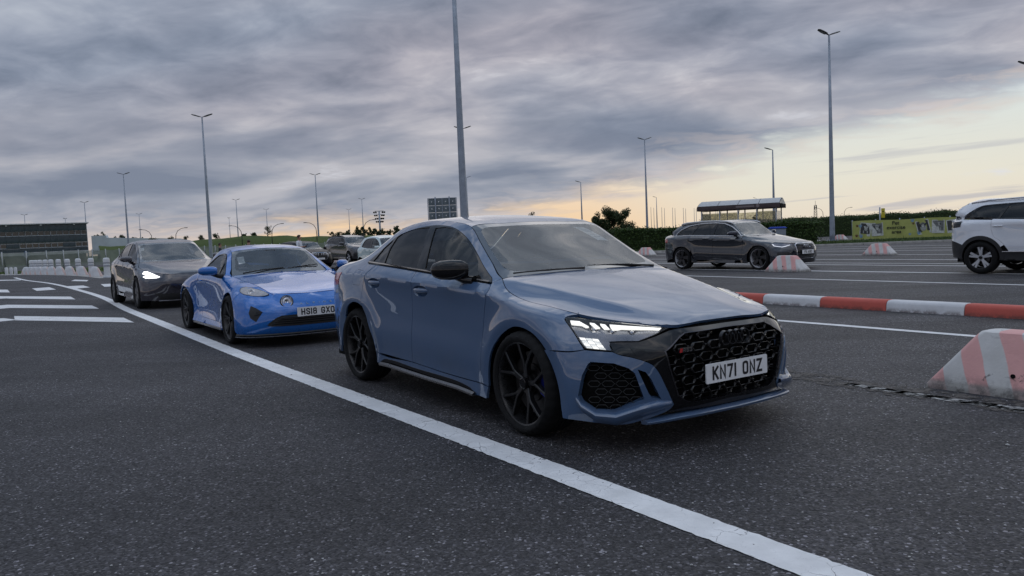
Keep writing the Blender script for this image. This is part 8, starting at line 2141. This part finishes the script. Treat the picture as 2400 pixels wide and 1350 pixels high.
# diamond sign on the far left lamp mast
ds = empty('diamond_sign', (-57.5, 93.2, 0), .1); ds.scale = (.6, .6, .72); tag(ds, 'blue and white diamond shaped direction sign before the office building', 'sign')
bm = bmesh.new(); add_tube(bm, [(0, .06, 0), (0, .06, 3.0)], .06, 8); from_bm('post', bm, M_GALV, ds)
bm = bmesh.new(); add_prism(bm, [(-.85, 2.35), (0, 1.75), (.85, 2.35), (0, 2.95)], 0, .03, lambda a, b2, h: (a, h - .03, b2)); sb_ = from_bm('sign_board', bm, plain('sign white', (.55, .60, .66), .5), ds, smooth=False, recalc=True)
bm = bmesh.new(); add_prism(bm, [(-.45, 2.65), (.45, 2.65), (0, 2.93)], 0, .004, lambda a, b2, h: (a, -.036 + h, b2)); from_bm('sign_blue', bm, plain('sign blue', (.03, .10, .35), .5), sb_, smooth=False, recalc=True)
bm = bmesh.new(); add_lathe(bm, [(.17, -.035), (.22, -.037), (.27, -.035)], 20, c=(-.12, 0, 2.33)); add_box(bm, (.25, -.036, 2.33), (.32, .004, .07)); from_bm('sign_symbol', bm, MATS['sign blue'], sb_, smooth=False)

# ------------------------------------------------------------------ people
def person(loc, rz, label, shirt, trousers, hair, phone=False, h=1.75, grp=None):
    e = empty('person', loc, rz); tag(e, label, 'person', grp); k = h / 1.75
    bm = bmesh.new(); sk = bm.verts.layers.skin.verify()
    J = {}
    def J_(n, p, r): v = bm.verts.new(Vector(p) * k); v[sk].radius = (r * k, r * k); J[n] = v
    J_('pel', (0, 0, .96), .145); J_('wa', (.01, 0, 1.12), .125); J_('ch', (.0, 0, 1.32), .145); J_('nk', (.0, 0, 1.47), .058); J_('hd', (.03, 0, 1.58), .085); J_('top', (.02, 0, 1.68), .075)
    for s, n in ((1, 'l'), (-1, 'r')):
        J_('hip' + n, (0, s * .10, .90), .095); J_('kn' + n, (.02 + .04 * s, s * .11, .50), .062); J_('an' + n, (-.02 + .05 * s, s * .12, .09), .042); J_('to' + n, (.14 + .05 * s, s * .13, .035), .034)
        J_('sh' + n, (0, s * .19, 1.42), .062); J_('el' + n, (.02, s * .26, 1.14), .045)
        if phone: J_('wr' + n, (.26, s * .10, 1.16), .032); J_('ha' + n, (.33, s * .05, 1.19), .034)
        else: J_('wr' + n, (.06, s * .27, .90), .032); J_('ha' + n, (.08, s * .27, .82), .034)
    E = [('pel', 'wa'), ('wa', 'ch'), ('ch', 'nk'), ('nk', 'hd'), ('hd', 'top')]
    for n in 'lr': E += [('pel', 'hip' + n), ('hip' + n, 'kn' + n), ('kn' + n, 'an' + n), ('an' + n, 'to' + n), ('ch', 'sh' + n), ('sh' + n, 'el' + n), ('el' + n, 'wr' + n), ('wr' + n, 'ha' + n)]
    for a, b2 in E: bm.edges.new((J[a], J[b2]))
    for v in bm.verts: v[sk].use_root = False
    J['pel'][sk].use_root = True
    me = bpy.data.meshes.new('body'); bm.to_mesh(me); bm.free(); o = link_mesh('body', me, None, e)
    o.modifiers.new('s', 'SKIN').use_smooth_shade = True; sb = o.modifiers.new('u', 'SUBSURF'); sb.levels = 2; sb.render_levels = 2
    dg = bpy.context.evaluated_depsgraph_get(); dg.update(); ev = bpy.data.meshes.new_from_object(o.evaluated_get(dg)); o.modifiers.clear(); o.data = ev
    skin = plain('skin', (.36, .20, .14), .55) if 'skin' not in MATS else MATS['skin']; shoe = M_BLACK
    ev.materials.clear()
    for mt in (skin, shirt, trousers, shoe): ev.materials.append(mt)
    for p in ev.polygons:
        c = p.center / k; p.use_smooth = True; arm = abs(c.y) > .2 or (phone and c.x > .12)
        p.material_index = 3 if c.z < .09 else 2 if c.z < .95 and not arm else 1 if (c.z < 1.46 and not (arm and (c.z < 1.2))) else 0
    bm = bmesh.new(); bmesh.ops.create_uvsphere(bm, u_segments=18, v_segments=12, radius=.098 * k)
    for v in bm.verts:
        v.co.x *= 1.08
        if v.co.x > .03 and v.co.z < .035: v.co.x = .03 + (v.co.x - .03) * .1
        v.co += Vector((.012, 0, 1.655)) * k
    from_bm('hair', bm, hair, o)
    bm = bmesh.new()
    add_tube(bm, [(.11 * k, 0, 1.615 * k), (.135 * k, 0, 1.59 * k)], [.012, .016], 6)
    for s in (-1, 1): add_tube(bm, [(.01 * k, s * .092 * k, 1.63 * k), (.01 * k, s * .096 * k, 1.58 * k)], [.02, .012], 6)
    for s in (-1, 1):      # fingers
        b0 = Vector((.33, s * .05, 1.19)) if phone else Vector((.08, s * .27, .82))
        for f_ in range(4):
            d_ = Vector((.05 - .008 * abs(f_ - 1.5), (f_ - 1.5) * .012, .02)) if phone else Vector(((f_ - 1.5) * .014, 0, -.075 + .01 * abs(f_ - 1.5)))
            add_tube(bm, [b0 * k, (b0 + d_ * .6) * k, (b0 + d_ + Vector((.0, -s * .012, .0))) * k], [.010, .009, .006], 6)
        add_tube(bm, [b0 * k, (b0 + (Vector((.03, -s * .04, .02)) if phone else Vector((.04, 0, -.03)))) * k], [.011, .007], 6)
    from_bm('face_and_fingers', bm, skin, o)
    return e
W_T = plain('white cotton', (.66, .70, .76), .85, bump=.3, bscale=40); HB = plain('dark brown hair', (.025, .012, .008), .6); DN = plain('dark trousers', (.03, .035, .05), .85); DK = plain('dark jacket', (.03, .032, .04), .85)
P1 = person((-10.21, 38.0, gz(-10, 38)), -.15, 'person in a white t-shirt holding a phone behind the blue coupe', W_T, DN, HB, phone=True)
bm = bmesh.new(); add_box(bm, (0, 0, 0), (.012, .075, .15), bevel=.004); ph = from_bm('mobile_phone', bm, M_GLOSSBLACK)
ph.location = (-10.21 + .39 * math.cos(-.15), 38.0 + .39 * math.sin(-.15), gz(-10, 38) + 1.215); ph.rotation_euler = (0, .6, -.15); tag(ph, 'black phone held by the person in the white t-shirt', 'phone')
person((-17.02, 46.02, gz(-17, 46)), .4, 'person with dark hair whose head shows left of the blue coupe roof', DK, DN, HB, h=1.60)
person((-15.31, 46.02, gz(-15, 46)), 2.4, 'person with dark hair whose head just shows over the blue coupe roof', DK, DN, HB, h=1.72)

# ------------------------------------------------------------------ remaining cars
build_coupe(); build_grey_saloon(); build_white_suv()
build_suv('suv_car', 'dark steel sport utility car with two chrome bars and round star emblem in the background', (-9.0278, 47.9485, -.9461), gz(-9, 48), M_SUVG)
q7 = build_suv('suv_car', 'dark car with upright chrome grille bars behind the blue coupe roof', (-10.55, 42.1, -.93), gz(-10, 42), plain('dark car paint', (.010, .010, .012), .4, spec=.2), grille_star=False); q7.scale = (.92, .92, .835)

def build_hatch(label, pose, zo, col, sx=1.0):
    f = make_warp([(.89,.66),(0,0),(-.44,-.30),(-1.06,-.75),(-1.53,-1.30),(-2.29,-2.05),(-2.631,-2.32),(-2.98,-2.6),(-3.66,-2.92)],
                  [(.89,.66),(0,0),(-.44,-.32),(-1.06,-.78),(-1.53,-1.35),(-2.0,-2.0),(-2.29,-2.42),(-2.5,-2.56),(-2.98,-2.78),(-3.66,-2.90)],
                  [(.125,.18),(.26,.28),(.42,.45),(.56,.60),(.69,.78),(.80,.86),(.95,.96),(1.04,1.02),(1.33,1.38),(1.41,1.49)], [(.2,.90),(.6,.90),(1.0,.93),(1.4,1.02)])
    yb = lambda z: np.interp(z, [.98, 1.38], [.74, .60])
    dl = [(-.42,.94),(-.9,.955),(-1.3,.97),(-1.8,.99),(-2.25,1.02),(-2.30,1.03),(-2.28,1.08),(-2.15,1.25),(-2.0,1.345),(-1.7,1.375),(-1.4,1.38),(-1.1,1.36),(-.85,1.27),(-.65,1.14),(-.50,1.0)]
    F = warp_feat(f, dict(archF=arches(0, .325, .29, y=.8), archR=archesR(-2.32, .33, .29, y=.8), dlo=np.array([(x, yb(z), z) for x, z in dl]), panes=[np.array([(x, yb(z), z) for x, z in L]) for L in ([(-1.3,1.35),(-1.1,1.335),(-.87,1.24),(-.6,1.02),(-1.3,1.0)], [(-2.2,1.07),(-2.1,1.22),(-1.97,1.315),(-1.7,1.345),(-1.4,1.35),(-1.4,1.005),(-2.2,1.04)])],
        bpost=p3(.8, (-1.33,.97), (-1.32,.88), (-1.33,.75), (-1.33,.55), (-1.32,.42), (-1.30,.30)), belt=p3(.74, (-.42,.94), (-.9,.955), (-1.33,.97)), rdoor=p3(.8, (-1.36,.97), (-1.37,.9)), tail_side=[(-2.88,.45,.95), (-2.86,.6,.62)]))
    W = [dict(x=x, y=.71, R=.29, rim=.205, w=.185, spokes=star_spokes(6, .2, .04, .05), face=M_TWOTONE) for x in (0, -2.32)]
    car, b = vehicle('hatchback_car', label, pose, zo, col, warp_lines(WS, f), warp_lines(WT, f), F, W, group='cars parked further back', two_door=True, sp=.07, mirror_c=(-.5, .84, 1.0), mirror_s=(.12, .09, .06), wells=.34, cabin=False)
    overlay(b, car, 'headlight', (.75, .66, .1), [(.30,.66,.80),(.48,.52,.78),(.52,.48,.70),(.36,.66,.68)], M_LAMPIN, off=.004)
    overlay(b, car, 'tail_light', (-.4, .9, .1), [(-2.72,.6,.95),(-2.82,.5,.95),(-2.86,.5,.75),(-2.76,.62,.75)], M_RED, off=.004)
    return car
M_MINT = paint('mint white paint', (.55, .66, .66), flake=.1, rough=.35, dirt=.1)
build_hatch('mint white small hatchback half hidden behind the slate saloon', (-4.35, 31.4, -.985), gz(-4.3, 31), M_MINT)
build_hatch('silver small hatchback peeping out behind the right windscreen pillar of the slate saloon', (4.9, 42.3, -.985), 0, paint('silver paint', (.40, .41, .42), flake=.3, metal=.6))

# ------------------------------------------------------------------ paper slips hung inside windscreens
def slip(pose, zo, pts, label, lines=5):
    e_pts = [Vector(p) for p in pts]; R_ = Matrix.Rotation(pose[2], 3, 'Z'); T_ = Vector((pose[0], pose[1], zo))
    P = [R_ @ p + T_ for p in e_pts]; bm = bmesh.new(); n = (P[1] - P[0]).cross(P[3] - P[0]).normalized() * .0008; N = 6; rows = []
    for i in range(N + 1):
        u = i / N; a = P[0].lerp(P[3], u); b2 = P[1].lerp(P[2], u); bow = n * 6 * math.sin(PI * u); rows.append([bm.verts.new(x + bow + d_) for x in (a, b2) for d_ in (n, -n)])
    for i in range(N):
        A, B = rows[i], rows[i + 1]
        for j, k in ((0, 2), (2, 3), (3, 1), (1, 0)): bm.faces.new((A[j], A[k], B[k], B[j]))
    bm.faces.new((rows[0][0], rows[0][1], rows[0][3], rows[0][2])); bm.faces.new((rows[-1][0], rows[-1][2], rows[-1][3], rows[-1][1]))
    o = from_bm('paper_slip', bm, M_PAPER, recalc=True, smooth=False); tag(o, label, 'paper', 'paper slips behind windscreens')
    bm = bmesh.new(); up = 1 if n.dot(Vector((0, -1, .2))) > 0 else -1
    for k in range(lines):
        u = .25 + .6 * k / lines; a = P[0].lerp(P[3], u); b2 = P[1].lerp(P[2], u); a2 = P[0].lerp(P[3], u + .035); b3 = P[1].lerp(P[2], u + .035); w = .85 - .25 * ((k * 7) % 3) / 2; bow = n * 6 * math.sin(PI * u)
        for sd in (2.2, -2.2):
            bm.faces.new([bm.verts.new(x + bow + n * sd) for x in (a.lerp(b2, .12), a.lerp(b2, w), a2.lerp(b3, w), a2.lerp(b3, .12))])
    from_bm('printed_lines', bm, plain('faint print', (.30, .36, .45), .8) if 'faint print' not in MATS else MATS['faint print'], o, smooth=False)
slip((0.78765, 5.22414, -.98558), 0, [(-1.012, .44, 1.272), (-1.022, .335, 1.280), (-.80, .405, 1.166), (-.79, .505, 1.158)], 'long white paper slip hanging inside the slate saloon windscreen')
slip((-2.9035, 10.3981, -.9816), gz(-2.9, 10.4), [(-.86, -.485, 1.090), (-.865, -.395, 1.098), (-.71, -.415, 1.005), (-.705, -.505, .997)], 'white paper slip hanging inside the blue coupe windscreen', 4)
slip((-7.0043, 16.6554, -.954), gz(-7, 16.6), [(-1.06, -.59, 1.25), (-1.065, -.51, 1.258), (-.95, -.53, 1.195), (-.945, -.61, 1.187)], 'small white paper slip inside the mauve grey saloon windscreen', 3)
